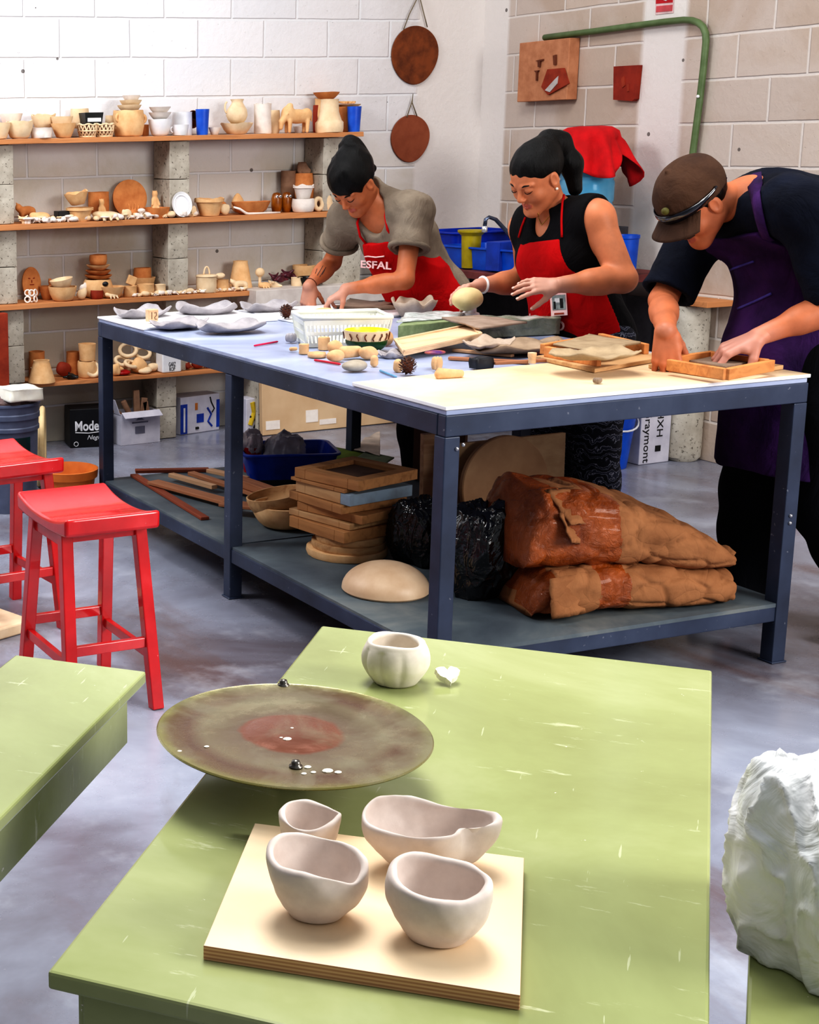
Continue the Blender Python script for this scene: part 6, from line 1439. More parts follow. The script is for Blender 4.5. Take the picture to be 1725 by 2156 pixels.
# plastic-wrapped blocks
def wrapped(label, pts, z0, z1, m, seed, name='clay_block', cat='clay block', amp=.012, plastic=None):
    P = [G(x, y, ZW) for x, y in pts]; bm = bmesh.new(); prism(bm, [(p.x, p.y) for p in P], z0, z1); bmesh.ops.subdivide_edges(bm, edges=bm.edges, cuts=14, use_grid_fill=True)
    c = sum(P, Vector())/4
    for v in bm.verts:
        e = n3(v.co, 16, seed)*amp+n3(v.co, 50, seed)*amp*.3
        if v.co.z > (z0+z1)/2: v.co.z += e
        d = (v.co-c); d.z = 0; v.co += d.normalized()*e*.6
    return tag(fin(bm, name, m, smooth=True), label, cat)
t = NT('green_clay_block'); n = t.noise(30, 4); M_gblk = t.set(t.ramp(n, [(.3, (118, 134, 92)), (.65, (150, 162, 122))]), .8)
wrapped('pale green block wrapped in shiny plastic right of the basket', [(838, 712), (962, 700), (975, 684), (862, 690)], ZW+.001, ZW+.045, M_gblk, 4, amp=.003)
t = NT('clear_wrap_top'); n = t.noise(20, 6); t.bump(t.noise(30, 6, .6, dist=1.5), .7, .006); M_wrap = t.set(t.ramp(n, [(.35, (170, 180, 176)), (.6, (226, 232, 232))]), .2, spec=.7)
t = NT('wrapped_grey_green'); n = t.noise(10, 6, vec=t.mapping((1, 1, 1))); t.bump(t.noise(22, 6, .6, dist=1.5), .7, .008); M_wgg = t.set(t.ramp(n, [(.3, (120, 130, 110)), (.5, (156, 162, 148)), (.7, (206, 212, 208))]), .25, spec=.6)
o = wrapped('crumpled clear plastic sheet spread over the green block', [(834, 706), (966, 696), (982, 682), (858, 686)], ZW+.0475, ZW+.053, M_wrap, 9, 'plastic_sheet', 'plastic sheet', .008)
wrapped('long grey-green clay slab wrapped in clear plastic before the second woman', [(975, 716), (1180, 704), (1150, 695), (1005, 700)], ZW+.001, ZW+.062, M_wgg, 13, amp=.012)
P = [G(x, y, ZW+.07) for x, y in ((930, 668), (1010, 690), (1110, 678), (1010, 664))]
cloth_patch('clay_sheet', 'brownish clay sheet lying on the plastic-wrapped slab', 'clay sheet', P, ZW+.068, clay_mat('pinkish_clay', (168, 148, 134), (138, 118, 104), .6, .4), th=.008, amp=.004, seed=4, edge=.02)
# ruffled bowl, brown sheets by the first woman
p, s = on(872, 668); W5 = 46/s
bm = bmesh.new(); lathe(bm, [(.001, 0), (W5*.55, 0), (W5*.66, .01), (W5*.90, .045), (W5, .070), (W5*.94, .071), (W5*.84, .045), (W5*.5, .010), (.001, .008)], 72, fn=lambda th, i, r, z: (r*(1+(.05*math.sin(5*th)+.03*math.sin(9*th+1))*(z/.07)), z+(z/.07)*(.010*math.sin(5*th+.6)+.006*math.sin(8*th)))); roughen(bm, .002, 30, 2)
o = fin(bm, 'ruffled_bowl', M_bclay if False else clay_mat('taupe_clay', (188, 170, 154), (160, 142, 126), .6, .3), smooth=True, loc=p); tag(o, 'ruffled taupe clay bowl in front of the first woman\'s apron', 'bowl')
cloth_patch('clay_sheet', 'thick brown wavy clay sheet behind the laundry basket', 'clay sheet', [G(700, 654, ZWB), G(800, 652, ZWB), G(850, 640, ZWB), G(735, 636, ZWB)], ZWB+.001, M_bclay, th=.010, amp=.012, seed=14, edge=.03)
lump('pink-brown clay disc scrap between the brown sheet and the ruffled bowl', 815, 655, 40, 12, M_bclay, 'stone', seed=41, z=ZW)
# clay slabs and wood strips in the middle
corner_dish('curved grey clay slab with an upturned corner right of the tray', 1080, 738, 180, .17, 22, .1, ZW+.012, clay_mat('mud_clay', (172, 150, 128), (140, 120, 100), .7, .4), seed=22)
corner_dish('pale clay slab overlapping the tray corner', 1030, 728, 120, .12, 16, .5, ZW+.034, clay_mat('taupe_clay', (188, 170, 154)), seed=27)
def bstrip(label, a, b, w, h, z, m):
    o = strip(label, a, b, w, h, z, m); o['group'] = 'wooden strips on the bench top'; return o
lump('small white clay bit between the first woman\'s fingertips', 642, 672, 18, 14, M_whitec, 'lump', z=ZWB, seed=71, name='clay_bit')
bstrip('long wooden strip lying in front of the curved grey slab', (945, 757), (1115, 766), .022, .010, ZW+.0006, M_str1)
bstrip('wooden strip right of the tray, behind the front strip', (955, 740), (1080, 752), .022, .010, ZW+.0006, M_str3)
corner_dish('dark brown clay slab lying under the curved slab beside the wrapped slab', 1130, 728, 130, .12, 14, -.2, ZW+.001, clay_mat('mud_clay', (172, 150, 128)), seed=29)
bstrip('short brown strip peeking out beside the black block', (1040, 768), (1150, 762), .02, .010, ZW+.0112, M_str1)
# purple-orange shell, ridged shell, black block, peg, crumb, knob
o = lump('small tan clay knob touching the near pine cone', 838, 783, 24, 26, M_cork, 'stand', seed=51)
o = lump('ridged tan clay shell at the edge of the plywood sheet', 946, 796, 62, 24, M_cork, 'twist', z=ZPL, seed=52, rz=-.15, name='clay_shell', cat='clay shell')
o = lump('small pale carved piece with a purple and orange cap', 920, 782, 32, 34, M_cork, 'rose', z=ZW, seed=53, cat='ornament')
p, s = on(915, 776); bm = bmesh.new(); sphere(bm, (0, 0, .052), (.038, .026, .007)); e = fin(bm, 'purple_cap', mat('purple_orange', (196, 108, 56), (92, 44, 110), scale=22, rough=.5), smooth=True, loc=p); tag(e, 'purple and orange lid balanced on the pale carved piece', 'lid')
p, s = on(1013, 776); bm = bmesh.new(); abox(bm, (0, 0, .019), (.070, .036, .036)); bmesh.ops.subdivide_edges(bm, edges=bm.edges, cuts=5, use_grid_fill=True); roughen(bm, .006, 30, 6); o = fin(bm, 'black_block', mat('charcoal_block', (42, 44, 50), (24, 26, 32), rough=.5), smooth=True, loc=p, rot=(0, 0, .1)); tag(o, 'small charcoal block in front of the wooden strips', 'block')
p, s = on(1120, 765, ZPL); bm = bmesh.new(); lathe(bm, [(.001, 0), (.013, 0), (.012, .018), (.014, .022), (.014, .034), (.001, .036)], 20); tag(smooth_ang(fin(bm, 'wooden_peg', M_board, loc=p), 40), 'small turned wooden peg standing left of the clay mould frame', 'peg')
lump('small brown clay crumb on the plywood sheet below the mould frame', 1258, 808, 26, 14, M_bclay, 'rose', z=ZPL, seed=61, name='clay_crumb')
# mould frames
M_orange = wood('orange_frame', (216, 150, 92), (186, 116, 64), 0, 7, .65)
def bar3(parent, name, a, b, w, h, m, base):
    bm = bmesh.new(); beam(bm, a-base, b-base, w, h); return bevel(fin(bm, name, m, parent), .002)
def mould(label, base_pts, z, frame_segs, slab_pts=None):
    P = [G(x, y, z) for x, y in base_pts]; c = sum(P, Vector())/4; c.z = 0; base = Vector((c.x, c.y, z))
    t = thing('clay_mould', label, 'frame', base)
    bm = bmesh.new(); prism(bm, [(p.x-c.x, p.y-c.y) for p in P], .0008, .014); bevel(fin(bm, 'base_board', M_frame2, t), .002)
    for (a, b) in frame_segs: bar3(t, 'frame_bar', G(a[0], a[1], z+.031), G(b[0], b[1], z+.031), .018, .034, M_orange, base)
    return t
mould('orange wooden mould frame with a curved clay leaf in front of the second woman', [(1128, 758), (1252, 786), (1400, 760), (1262, 738)], ZPL, [((1142, 735), (1250, 716)), ((1150, 740), (1262, 760)), ((1264, 712), (1362, 735))])
corner_dish('curved brown clay leaf slab resting on the mould frame', 1252, 752, 168, .16, 22, -.1, ZPL+.052, clay_mat('leaf_clay', (176, 156, 128), (148, 128, 102), .7, .4), seed=33, lift=.6)
cloth_patch('clay_sheet', 'thin brown clay sheet lapping the back of the mould frame', 'clay sheet', [G(1165, 726, ZPL+.05), G(1262, 742, ZPL+.05), G(1350, 722, ZPL+.05), G(1240, 706, ZPL+.05)], ZPL+.050, clay_mat('leaf_clay', (176, 156, 128)), th=.006, amp=.005, seed=6, edge=.02)
mould('orange wooden mould frame the man is pressing clay into', [(1365, 776), (1520, 800), (1650, 778), (1500, 757)], ZPL, [((1408, 768), (1528, 788)), ((1530, 788), (1626, 769)), ((1500, 752), (1616, 768)), ((1412, 762), (1500, 750))])
cloth_patch('clay_sheet', 'brown clay sheet under the man\'s right-hand fingers', 'clay sheet', [G(1432, 762, ZPL+.02), G(1526, 778, ZPL+.02), G(1606, 766, ZPL+.02), G(1505, 752, ZPL+.02)], ZPL+.016, M_bclay, th=.012, amp=.004, seed=16)
# pump bottle
p = G(1003, 686, ZW)
bt = thing('pump_bottle', 'white bottle with a slim metal spout at the far edge of the bench', 'bottle', (p.x-.03, p.y, ZW+.0006))
simple_lathe('bottle_body', None, None, (0, 0, 0), [(.001, 0), (.034, 0), (.036, .045), (.034, .052), (.022, .056), (.022, .075), (.001, .076)], M_wcer, parent=bt)
bm = bmesh.new(); tube(bm, [(0, 0, .075), (0, 0, .13)], .006, 8); fin(bm, 'spout', mat('bright_chrome', (230, 230, 235)), bt, smooth=True)
# ------------------------------------------------------------------ people
def A3(*p): return np.array(p, float)
def J(px, py, Y): q = WY(px, py, Y); return A3(q.x, q.y, q.z)
def nrm(v): v = np.array(v, float); return v/np.linalg.norm(v)
def merge_obj(name, flds, mats, parent=None, matfn=None, smooth=1, keeps=None):
    V, Qs, n = [], [], 0
    for i, f in enumerate(flds):
        pos, Q = f.nets(); pos = relax(pos, Q, smooth if i else 2)
        if keeps and keeps[i] is not None: Q = Q[keeps[i](pos[Q].mean(1))]
        V.append(pos); Qs.append(Q+n); n += len(pos)
    pos = np.concatenate(V); Q = np.concatenate(Qs)
    me = bpy.data.meshes.new(name); me.vertices.add(len(pos)); me.vertices.foreach_set('co', pos.astype(np.float32).ravel())
    me.loops.add(len(Q)*4); me.loops.foreach_set('vertex_index', Q.astype(np.int32).ravel()); me.polygons.add(len(Q)); me.polygons.foreach_set('loop_start', np.arange(0, len(Q)*4, 4, dtype=np.int32))
    for x in mats: me.materials.append(x)
    if matfn is not None: me.polygons.foreach_set('material_index', matfn(pos[Q].mean(1)).astype(np.int32))
    me.update(calc_edges=True); me.validate(); me.shade_smooth()
    bm = bmesh.new(); bm.from_mesh(me); loose = [v for v in bm.verts if not v.link_faces]; bmesh.ops.delete(bm, geom=loose, context='VERTS'); bm.to_mesh(me); bm.free()
    o = bpy.data.objects.new(name, me); link(o, parent); return o
def skin_mat(name, c, dust_pts, dust=(206, 176, 166), r=.11):
    t = NT(name); n = t.noise(16, 5); col = t.ramp(n, [(.3, shade(c, .88)), (.65, c)])
    pos = t.tc.outputs['Object']; fac = None
    for p in dust_pts:
        vm = t.n('ShaderNodeVectorMath', operation='DISTANCE'); t.l(pos, vm.inputs[0]); vm.inputs[1].default_value = tuple(p)
        f_ = t.math('SUBTRACT', 1.45, t.math('DIVIDE', vm.outputs['Value'], r), clamp=True); fac = f_ if fac is None else t.math('MAXIMUM', fac, f_)
    if fac is not None: col = t.mix(t.math('MULTIPLY', fac, .55), col, dust)
    t.bump(t.noise(140, 3), .06, .001); return t.set(col, .5, spec=.35, sss=.0)
class Head:
    def __init__(s, c, yaw, pitch, k=1.0, roll=0.0):
        s.c = A3(*c); s.k = k
        s.f = A3(-math.cos(pitch)*math.cos(yaw), -math.cos(pitch)*math.sin(yaw), -math.sin(pitch))
        s.r = nrm(np.cross(s.f, A3(0, 0, 1))); s.u = np.cross(s.r, s.f)
        if roll: s.r, s.u = s.r*math.cos(roll)+s.u*math.sin(roll), s.u*math.cos(roll)-s.r*math.sin(roll)
        s.R = np.stack([s.r, s.f, s.u], 1)
    def p(s, x, y, z): return s.c+s.k*(s.r*x+s.f*y+s.u*z)
    def loc(s, P): return (P-s.c) @ s.R/s.k
    def E(s, f, x, y, z, rx, ry, rz, k=.012, op='u'): f.ell(s.p(x, y, z), np.array((rx, ry, rz))*s.k, s.R, k*s.k, op)
    def C(s, f, a, b, ra, rb, k=.012, op='u'): f.capsule(s.p(*a), s.p(*b), ra*s.k, rb*s.k, k*s.k, op)
    def face(s, f, ns=.82):
        s.E(f, 0, -.014, .038, .074, .094, .080, .02); s.E(f, 0, .022, -.012, .060, .066, .084, .03)
        for x in (-1, 1):
            s.C(f, (x*.052, .0, -.045), (x*.014, .066, -.096), .020, .016, .035); s.E(f, x*.036, .056, -.030, .024, .022, .024, .02)
            s.E(f, x*.031, .094, .006, .017, .013, .010, .014, 's'); s.E(f, x*.030, .0755, .005, .015, .0125, .0115, .004)
            s.C(f, (x*.014, .083, .020), (x*.046, .070, .022), .007, .006, .010)
            s.E(f, x*.0105*ns, .080+.016*ns, -.030, .0085*ns, .010*ns, .0075*ns, .007)
            s.E(f, x*.0755, -.004, -.004, .0075, .020, .031, .006); s.E(f, x*.082, .002, .0, .005, .010, .017, .004, 's')
        s.E(f, 0, .070, -.094, .020, .016, .015, .02)
        s.C(f, (0, .083, .012), (0, .084+.022*ns, -.024), .0065*ns, .0105*ns, .010); s.E(f, 0, .080+.020*ns, -.029, .010*ns, .010*ns, .0075*ns, .006)
        s.C(f, (-.017, .078, -.056), (.017, .078, -.056), .0050, .0050, .006); s.C(f, (0, .087, -.055), (0, .087, -.056), .0055, .0055, .008)
        s.C(f, (-.014, .079, -.0655), (.014, .079, -.0655), .0058, .0058, .006); s.C(f, (0, .086, -.066), (0, .086, -.067), .0055, .0055, .008)
        s.C(f, (-.020, .089, -.0607), (.020, .089, -.0607), .0022, .0022, .003, 's')
    def details(s, body, m_hair, m_lip, brow=.0030):
        for x in (-1, 1):
            bm = bmesh.new(); tube(bm, [s.p(x*q, y, z) for q, y, z in ((.013, .0885, .0195), (.026, .0865, .0260), (.040, .0775, .0245), (.050, .066, .0185))], [brow*.8*s.k, brow*s.k, brow*.9*s.k, brow*.3*s.k], 6); fin(bm, 'eyebrow', m_hair, body, smooth=True)
            bm = bmesh.new(); tube(bm, [s.p(x*q, y, z) for q, y, z in ((.017, .0855, -.0005), (.024, .0885, -.0035), (.032, .0885, -.0045), (.040, .0850, -.0030), (.046, .077, .001))], [.0007*s.k, .0014*s.k, .0016*s.k, .0014*s.k, .0007*s.k], 6); fin(bm, 'eyelashes', m_hair, body, smooth=True)
    def lips(s, P):
        L = s.loc(P); return (np.abs(L[:, 0]) < .021) & (L[:, 2] > -.0735+.01*(np.abs(L[:, 0])/.021)**2*0) & (L[:, 2] < -.0500-.006*(np.abs(L[:, 0])/.021)) & (L[:, 1] > .0775) & (L[:, 2] > -.0735+.008*(np.abs(L[:, 0])/.021)**2)
def hand(f, w, d, n, side, curls, size=1.0, spread=.16, thumb=(.9, .4), thc=.5, k=.0045, tdir=None):
    """w wrist, d finger direction, n palm normal (towards palm side), side=+1/-1: thumb on side*(d x n)"""
    w = A3(*w); d = nrm(d); n = nrm(n-d*np.dot(n, d)); s = np.cross(d, n)*side; S = size
    pl = .092*S; knuck = []
    for i, off in enumerate((.029, .010, -.010, -.028)):
        kp = w+d*(pl*(1.0, 1.03, .98, .90)[i])+s*off*S-n*(.003 if i in (1, 2) else 0)*S; knuck.append(kp)
        f.capsule(w+s*off*.5*S+d*.006*S, kp, .0135*S, .0105*S, .012)
    f.capsule(w+s*.016*S+d*.02*S+n*.006*S, w+s*.028*S+d*.05*S+n*.007*S, .014*S, .012*S, .012)
    f.capsule(w-s*.014*S+d*.02*S+n*.006*S, w-s*.022*S+d*.06*S+n*.005*S, .013*S, .011*S, .012)
    tips = []
    for i, (kp, L) in enumerate(zip(knuck, (.070, .078, .072, .056))):
        c = curls[i]; c = c if isinstance(c, (tuple, list)) else (c*.8, c, c*.7); a = 0; p = kp; sp = spread*(1.0, .33, -.33, -1.0)[i]
        base = nrm(d+s*sp)
        for j, (fr, rr) in enumerate(((.45, .0088), (.31, .0080), (.24, .0072))):
            a += c[j]; v = base*math.cos(a)+n*math.sin(a); q = p+v*L*fr*S; f.capsule(p, q, rr*S*(.92 if i == 3 else 1), rr*.93*S*(.92 if i == 3 else 1), k if j else .006); p = q
        tips.append((p, nrm(base*math.cos(a)+n*math.sin(a)), -(n*math.cos(a)-base*math.sin(a))))
    tb = w+s*.022*S+d*.022*S+n*.006*S; t0 = nrm(d*.65+s*thumb[0]+n*thumb[1]) if tdir is None else nrm(tdir)
    t1 = nrm(t0+(d*.6+n*.35)*thc); t2 = nrm(t1+(d*.5+n*.3)*thc)
    p1 = tb+t0*.040*S; p2 = p1+t1*.032*S; p3 = p2+t2*.025*S
    f.capsule(tb, p1, .0135*S, .0110*S, .012); f.capsule(p1, p2, .0105*S, .0092*S, .005); f.capsule(p2, p3, .0092*S, .0080*S, .004)
    tips.append((p3, t2, nrm(-n))); return tips
def nails(body, tips, m, S=1.0):
    for p, d, up in tips[:5]:
        up = nrm(up-d*np.dot(up, d)); x = np.cross(d, up); c = p+up*.0058*S+d*.001*S
        bm = bmesh.new(); M = Matrix(((x[0], d[0], up[0], c[0]), (x[1], d[1], up[1], c[1]), (x[2], d[2], up[2], c[2]), (0, 0, 0, 1)))
        bmesh.ops.create_icosphere(bm, subdivisions=2, radius=1, matrix=M @ Matrix.Diagonal((.0050*S, .0062*S, .0020*S, 1))); fin(bm, 'fingernail', m, body, smooth=True)
def wr(P, amp, sc, seed=0, ax=(1, 1, 1)):
    x, y, z = P[0]*sc*ax[0]+seed, P[1]*sc*ax[1]+seed*1.7, P[2]*sc*ax[2]+seed*.6
    return amp*(np.sin(x+1.7*np.sin(y*.7+z*.5))+np.sin(y*1.3+1.4*np.sin(z*.8+x*.4))+.6*np.sin(z*1.7+x*1.1+1.2*np.sin(y*1.1)))/2.6
def fold(f, amp, sc, seed=0, ax=(1, 1, 1), mask=None):
    P = f.grid(); e = wr(P, amp, sc, seed, ax)
    if mask is not None: e = e*mask(P)
    f.v += e.astype(np.float32)
def cut(f, p, n, lo=None, hi=None):
    """remove everything on the +n side of the plane"""
    p = A3(*p); n = nrm(n); lo = f.lo if lo is None else lo; hi = f.lo+f.h*f.n if hi is None else hi
    sl, P = f.sub(lo, hi); d = (P[0]-p[0])*n[0]+(P[1]-p[1])*n[1]+(P[2]-p[2])*n[2]; f.v[sl] = np.maximum(f.v[sl], d.astype(np.float32))
class Body:
    """torso/limb primitives shared by skin and clothing"""
    def __init__(s, **k): s.__dict__.update(k)
    def torso(s, f, o=0.0, belly=0.0, top=True):
        sd = nrm(s.shn-s.shf); up = nrm(s.neck-s.pel); fr = nrm(np.cross(up, sd)); 
        if fr[0] > 0: fr = -fr
        sd = nrm(np.cross(fr, up)); sd = sd*np.sign(np.dot(sd, s.shn-s.shf)); s.fr, s.up_, s.sd = fr, up, sd; R = np.stack([sd, fr, up], 1); W = s.w
        L = np.linalg.norm(s.neck-s.pel); P = lambda t, a=0: s.pel+(s.neck-s.pel)*t+fr*a+s.bend*math.sin(PI*t)
        s.P = P
        f.ell(P(.02), (.165*W+o, .118*W+o, .13+o), R, .05); f.ell(P(.34, .005+belly*.5), (.140*W+o, .102*W+belly+o, .15+o), R, .06); f.ell(P(.68, .006), (.155*W+o, .112*W+o, .16+o), R, .06)
        if s.bust: 
            for q in (-1, 1): f.ell(P(.66, .075)+sd*q*.066, (.062+o, .058+o, .062+o), R, .05)
        f.capsule(s.shn*.72+s.neck*.28, s.shf*.72+s.neck*.28, .056*W+o, .056*W+o, .06); f.capsule(s.neck-up*.05, s.neck, .07+o, .055+o, .05)
        f.capsule(s.shn, s.shn*.8+s.neck*.2, .058*W+o, .056*W+o, .04); f.capsule(s.shf, s.shf*.8+s.neck*.2, .058*W+o, .056*W+o, .04)
    def arm(s, f, sh, el, wi, m=1.0, o=0.0, ra=.050, rb=.041, rc=.028, upto=1.0):
        f.capsule(sh, el, ra*m+o, rb*m+o, .03); 
        if upto > 1: f.capsule(el, el+(wi-el)*(.5), rb*m*1.0+o, rb*m*.90+o, .02); f.capsule(el+(wi-el)*.35, wi, rb*m*.95+o, rc*m+o, .03)
    def legs(s, f, o=0.0, m=1.0):
        for h, k_, a in s.leg:
            f.capsule(h, k_, .088*m*s.w+o, .060*m*s.w+o, .05); f.capsule(k_, k_+(a-k_)*.4, .058*m*s.w+o, .056*m*s.w+o, .04); f.capsule(k_+(a-k_)*.35, a, .057*m*s.w+o, .036*m*s.w+o, .03)
def shoe(parent, a, yaw, m, name='shoe', L=.26):
    c, s_ = -math.cos(yaw), -math.sin(yaw); a = A3(a[0], a[1], 0); d = A3(c, s_, 0)
    f = Field(a-A3(.25, .25, .01), a+A3(.25, .25, .16), .006)
    f.capsule(a-d*.05+A3(0, 0, .042), a+d*(L-.11)+A3(0, 0, .034), .042, .034, .02); f.capsule(a+A3(0, 0, .05), a+A3(0, 0, .11), .045, .040, .03)
    cut(f, (0, 0, .002), (0, 0, -1)); return nets_obj(name, f, m, parent, smooth=1)
M_hair = NT('black_hair'); _n = M_hair.noise(10, 6, .7, vec=M_hair.mapping((14, 14, 2.5))); M_hair.bump(_n, .6, .006); M_hairm = M_hair.set(M_hair.ramp(_n, [(.3, (3, 3, 4)), (.7, (9, 7, 8))]), .42, spec=.25)
M_lip = mat('lip', (186, 104, 86), (176, 94, 78), rough=.45, bump=0); M_nail = mat('nail', (226, 190, 176), bump=0, rough=.35)
def cloth_mat(name, c, c2=None, sc=60, b=.25, rough=.9):
    if name in _MC: return _MC[name]
    t = NT(name); n = t.noise(7, 4); w_ = t.noise(9, 5, .55, dist=1.6, vec=t.mapping((1, 1, .6))); nb = t.bump(t.noise(sc, 3), b, .003); t.bump(w_, .55, .022, prev=nb)
    _MC[name] = t.set(t.ramp(n, [(.35, c2 or shade(c, .8)), (.65, c)]), rough, spec=.25); return _MC[name]
M_apron = cloth_mat('red_apron_cloth', (196, 16, 22), (168, 10, 16)); M_print = mat('apron_print', (236, 206, 204), (226, 180, 180), bump=0)
def strap(parent, pts, w, m, name='neck_strap', th=.004):
    bm = bmesh.new(); P = [Vector(p) for p in pts]; tube(bm, P, [w/2]*len(P), 8); return fin(bm, name, m, parent, smooth=True)
def surf_text(body, size, m, parent, center, xdir, ydir, width=None, name='lettering', bold=.001):
    return text_mesh(body, size, m, name, parent, frame(center, xdir, ydir), extrude=.002, bold=bold, width=width)
from mathutils.bvhtree import BVHTree
def hitter(o):
    me = o.data; t = BVHTree.FromPolygons([v.co.copy() for v in me.vertices], [tuple(p.vertices) for p in me.polygons])
    def h(px, py):
        d = ray(px, py).normalized(); l, n, i, ds = t.ray_cast(CAM, d); return (l, n) if l is not None else (None, None)
    return h
def decal_line(name, h, pts, r, m, parent, lift=.001):
    P = []
    for a, b in zip(pts[:-1], pts[1:]):
        for k in range(4): l, n = h(a[0]+(b[0]-a[0])*k/4, a[1]+(b[1]-a[1])*k/4); P.append(l+n*lift if l else None)
    l, n = h(*pts[-1]); P.append(l+n*lift if l else None); P = [p for p in P if p is not None]
    if len(P) < 2: print('decal miss', name); return
    bm = bmesh.new(); tube(bm, P, r, 6); return fin(bm, name, m, parent, smooth=True)
def decal_text(body, h, px, py, size, m, parent, width=None, rot=0, up=(0, 0, 1), lift=.005):
    l, n = h(px, py)
    if l is None: print('text miss', body); return None
    x = Vector(up).cross(n); o = text_mesh(body, size, m, 'lettering', parent, frame(l+n*lift, x, Vector(up)) @ Matrix.Rotation(rot, 4, 'Z'), extrude=.0015, bold=.001, width=width)
    return o
# ---- second woman (middle): red apron over black top, near arm hovering, far hand on a pale clay ball
def woman_two():
    by = 4.62
    B = Body(w=1.10, bust=True, bend=A3(.0, 0, 0), pel=J(1228, 690, by), neck=J(1172, 450, 4.64), shn=J(1256, 458, 4.47), shf=J(1108, 480, 4.80))
    B.pel[2] = .90
    px, pz = B.pel[0], B.pel[2]
    B.leg = [(A3(px, by-.09, .86), A3(px+.0, by-.10, .47), A3(px+.03, by-.11, .09)), (A3(px, by+.09, .86), A3(px-.02, by+.10, .47), A3(px+.02, by+.12, .09))]
    eln, win = J(1312, 588, 4.35), J(1176, 600, 4.40); elf, wif = J(1112, 592, 4.88), J(1012, 600, 4.86)
    t = thing('person', 'woman in red apron over black sleeveless top, black ponytail, palm on a clay ball', 'person')
    H = Head(J(1130, 374, 4.62), .12, .58, 1.06, roll=.08)
    lo = A3(min(wif[0], H.c[0])-.25, by-.45, -.02); hi = A3(px+.35, by+.50, 1.72)
    M_sk = skin_mat('skin_two', (202, 130, 94), [win+(win-eln)*.35, wif+(wif-elf)*.35])
    body = Field(lo, hi, .006); B.torso(body); B.arm(body, B.shn, eln, win, 1.18, upto=2, rc=.0245); B.arm(body, B.shf, elf, wif, 1.12, upto=2, rc=.0245); B.legs(body)
    for h_, k_, a_ in B.leg: body.capsule(a_, a_+A3(-.12, 0, -.05), .035, .028, .03)
    body.capsule(B.neck-A3(0, 0, .03), H.p(0, -.03, -.05), .052, .046, .03); H.E(body, 0, -.014, .036, .06, .08, .07, .02)
    hf = Field(H.c-.19, H.c+.19, .0023); hf.capsule(B.neck-A3(0, 0, .03), H.p(0, -.025, -.05), .0525, .049, .03); H.face(hf)
    d1 = nrm(win-eln); hn = Field(win-.20, win+.20, .0022); hn.capsule(win-d1*.10, win+d1*.01, .031*1.05, .0255, .02)
    tips = hand(hn, win, d1+A3(0, .10, .04), A3(.30, .62, -.72), 1, [.18, .26, .30, .40], .98, .24, thumb=(.4, .6))
    d2 = nrm(wif-elf); hb = Field(wif-.20, wif+.20, .0022); hb.capsule(wif-d2*.10, wif+d2*.01, .031*1.05, .0255, .02)
    tips2 = hand(hb, wif, d2+A3(0, 0, -.10), A3(0, -.45, -1), -1, [.50, .52, .52, .55], .98, .12, thumb=(.6, .9))
    bo = merge_obj('body', [body, hf, hn, hb], [M_sk, M_lip], t, lambda P: H.lips(P)*1)
    H.details(bo, M_hairm, M_lip); nails(bo, tips+tips2, M_nail)
    bc = wif+d2*.088+A3(-.005, -.040, -.045)
    M_top = cloth_mat('black_top', (18, 17, 22), (10, 9, 12)); R = np.stack([B.sd, B.fr, B.up_], 1)
    f = Field(lo, hi, .005); B.torso(f, .016, .01)
    f.ell(B.pel+A3(0, 0, -.04), (.20, .185, .12), None, .05); cut(f, B.P(0)+A3(0, 0, -.10), A3(0, 0, -1))
    for sh, sg in ((B.shn, 1), (B.shf, -1)): cut(f, sh+B.sd*sg*.006, B.sd*sg, sh-A3(.15, .15, .16), sh+A3(.15, .15, .12))
    f.ell(B.P(1.0, .085), (.036, .05, .060), R, .015, 's'); f.capsule(B.neck+B.up_*.012, H.p(0, -.03, -.05), .060, .070, .01, 's'); H.E(f, 0, 0, .01, .08, .10, .105, .01, 's'); fold(f, .0035, 26, 2)
    top = nets_obj('black_top', f, M_top, t, smooth=1)
    tp = NT('patterned_trousers'); wv = tp.n('ShaderNodeTexWave'); wv.wave_type = 'BANDS'; wv.bands_direction = 'Z'; wv.inputs['Scale'].default_value = 9; wv.inputs['Distortion'].default_value = 11; wv.inputs['Detail'].default_value = 4; wv.inputs['Detail Scale'].default_value = 2.0
    tp.l(tp.tc.outputs['Object'], wv.inputs['Vector']); M_tr = tp.set(tp.ramp(wv.outputs['Fac'], [(.40, (20, 22, 36)), (.66, (44, 48, 66)), (.78, (176, 178, 196)), (.84, (40, 44, 62))]), .9)
    f = Field(lo, (hi[0], hi[1], 1.0), .006); B.legs(f, .022, 1.04); f.ell(B.pel+A3(0, 0, -.02), (.185, .175, .12), None, .05); cut(f, (0, 0, .085), (0, 0, -1)); cut(f, (0, 0, .93), (0, 0, 1)); fold(f, .005, 24, 5)
    nets_obj('trousers', f, M_tr, t)
    for q, (h_, k_, a_) in enumerate(B.leg): shoe(t, a_, 0, mat('dark_shoe', (36, 34, 38), (24, 22, 26), rough=.5))
    f = Field(lo, hi, .0045); B.torso(f, .020, .02); f.capsule(B.pel+A3(-.02, 0, .02), A3(px-.03, by, .55), .19, .195, .06, fl=((1, 0, 0), .78))
    cut(f, B.P(.5, .030), -B.fr); cut(f, (0, 0, .64), (0, 0, -1)); cut(f, B.P(.86), B.up_)
    for sg in (-1, 1): cut(f, B.P(.86)+B.sd*sg*.092, nrm(B.sd*sg+B.up_*.36), None, None)
    fold(f, .004, 20, 8, (1, 1, .35)); ap = nets_obj('apron', f, M_apron, t, smooth=1); h = hitter(ap)
    htop, hbod = hitter(top), hitter(bo)
    def hh(px_, py_):
        c_ = [q for q in (h(px_, py_), htop(px_, py_), hbod(px_, py_)) if q[0] is not None]
        return min(c_, key=lambda q: (q[0]-CAM).length) if c_ else (None, None)
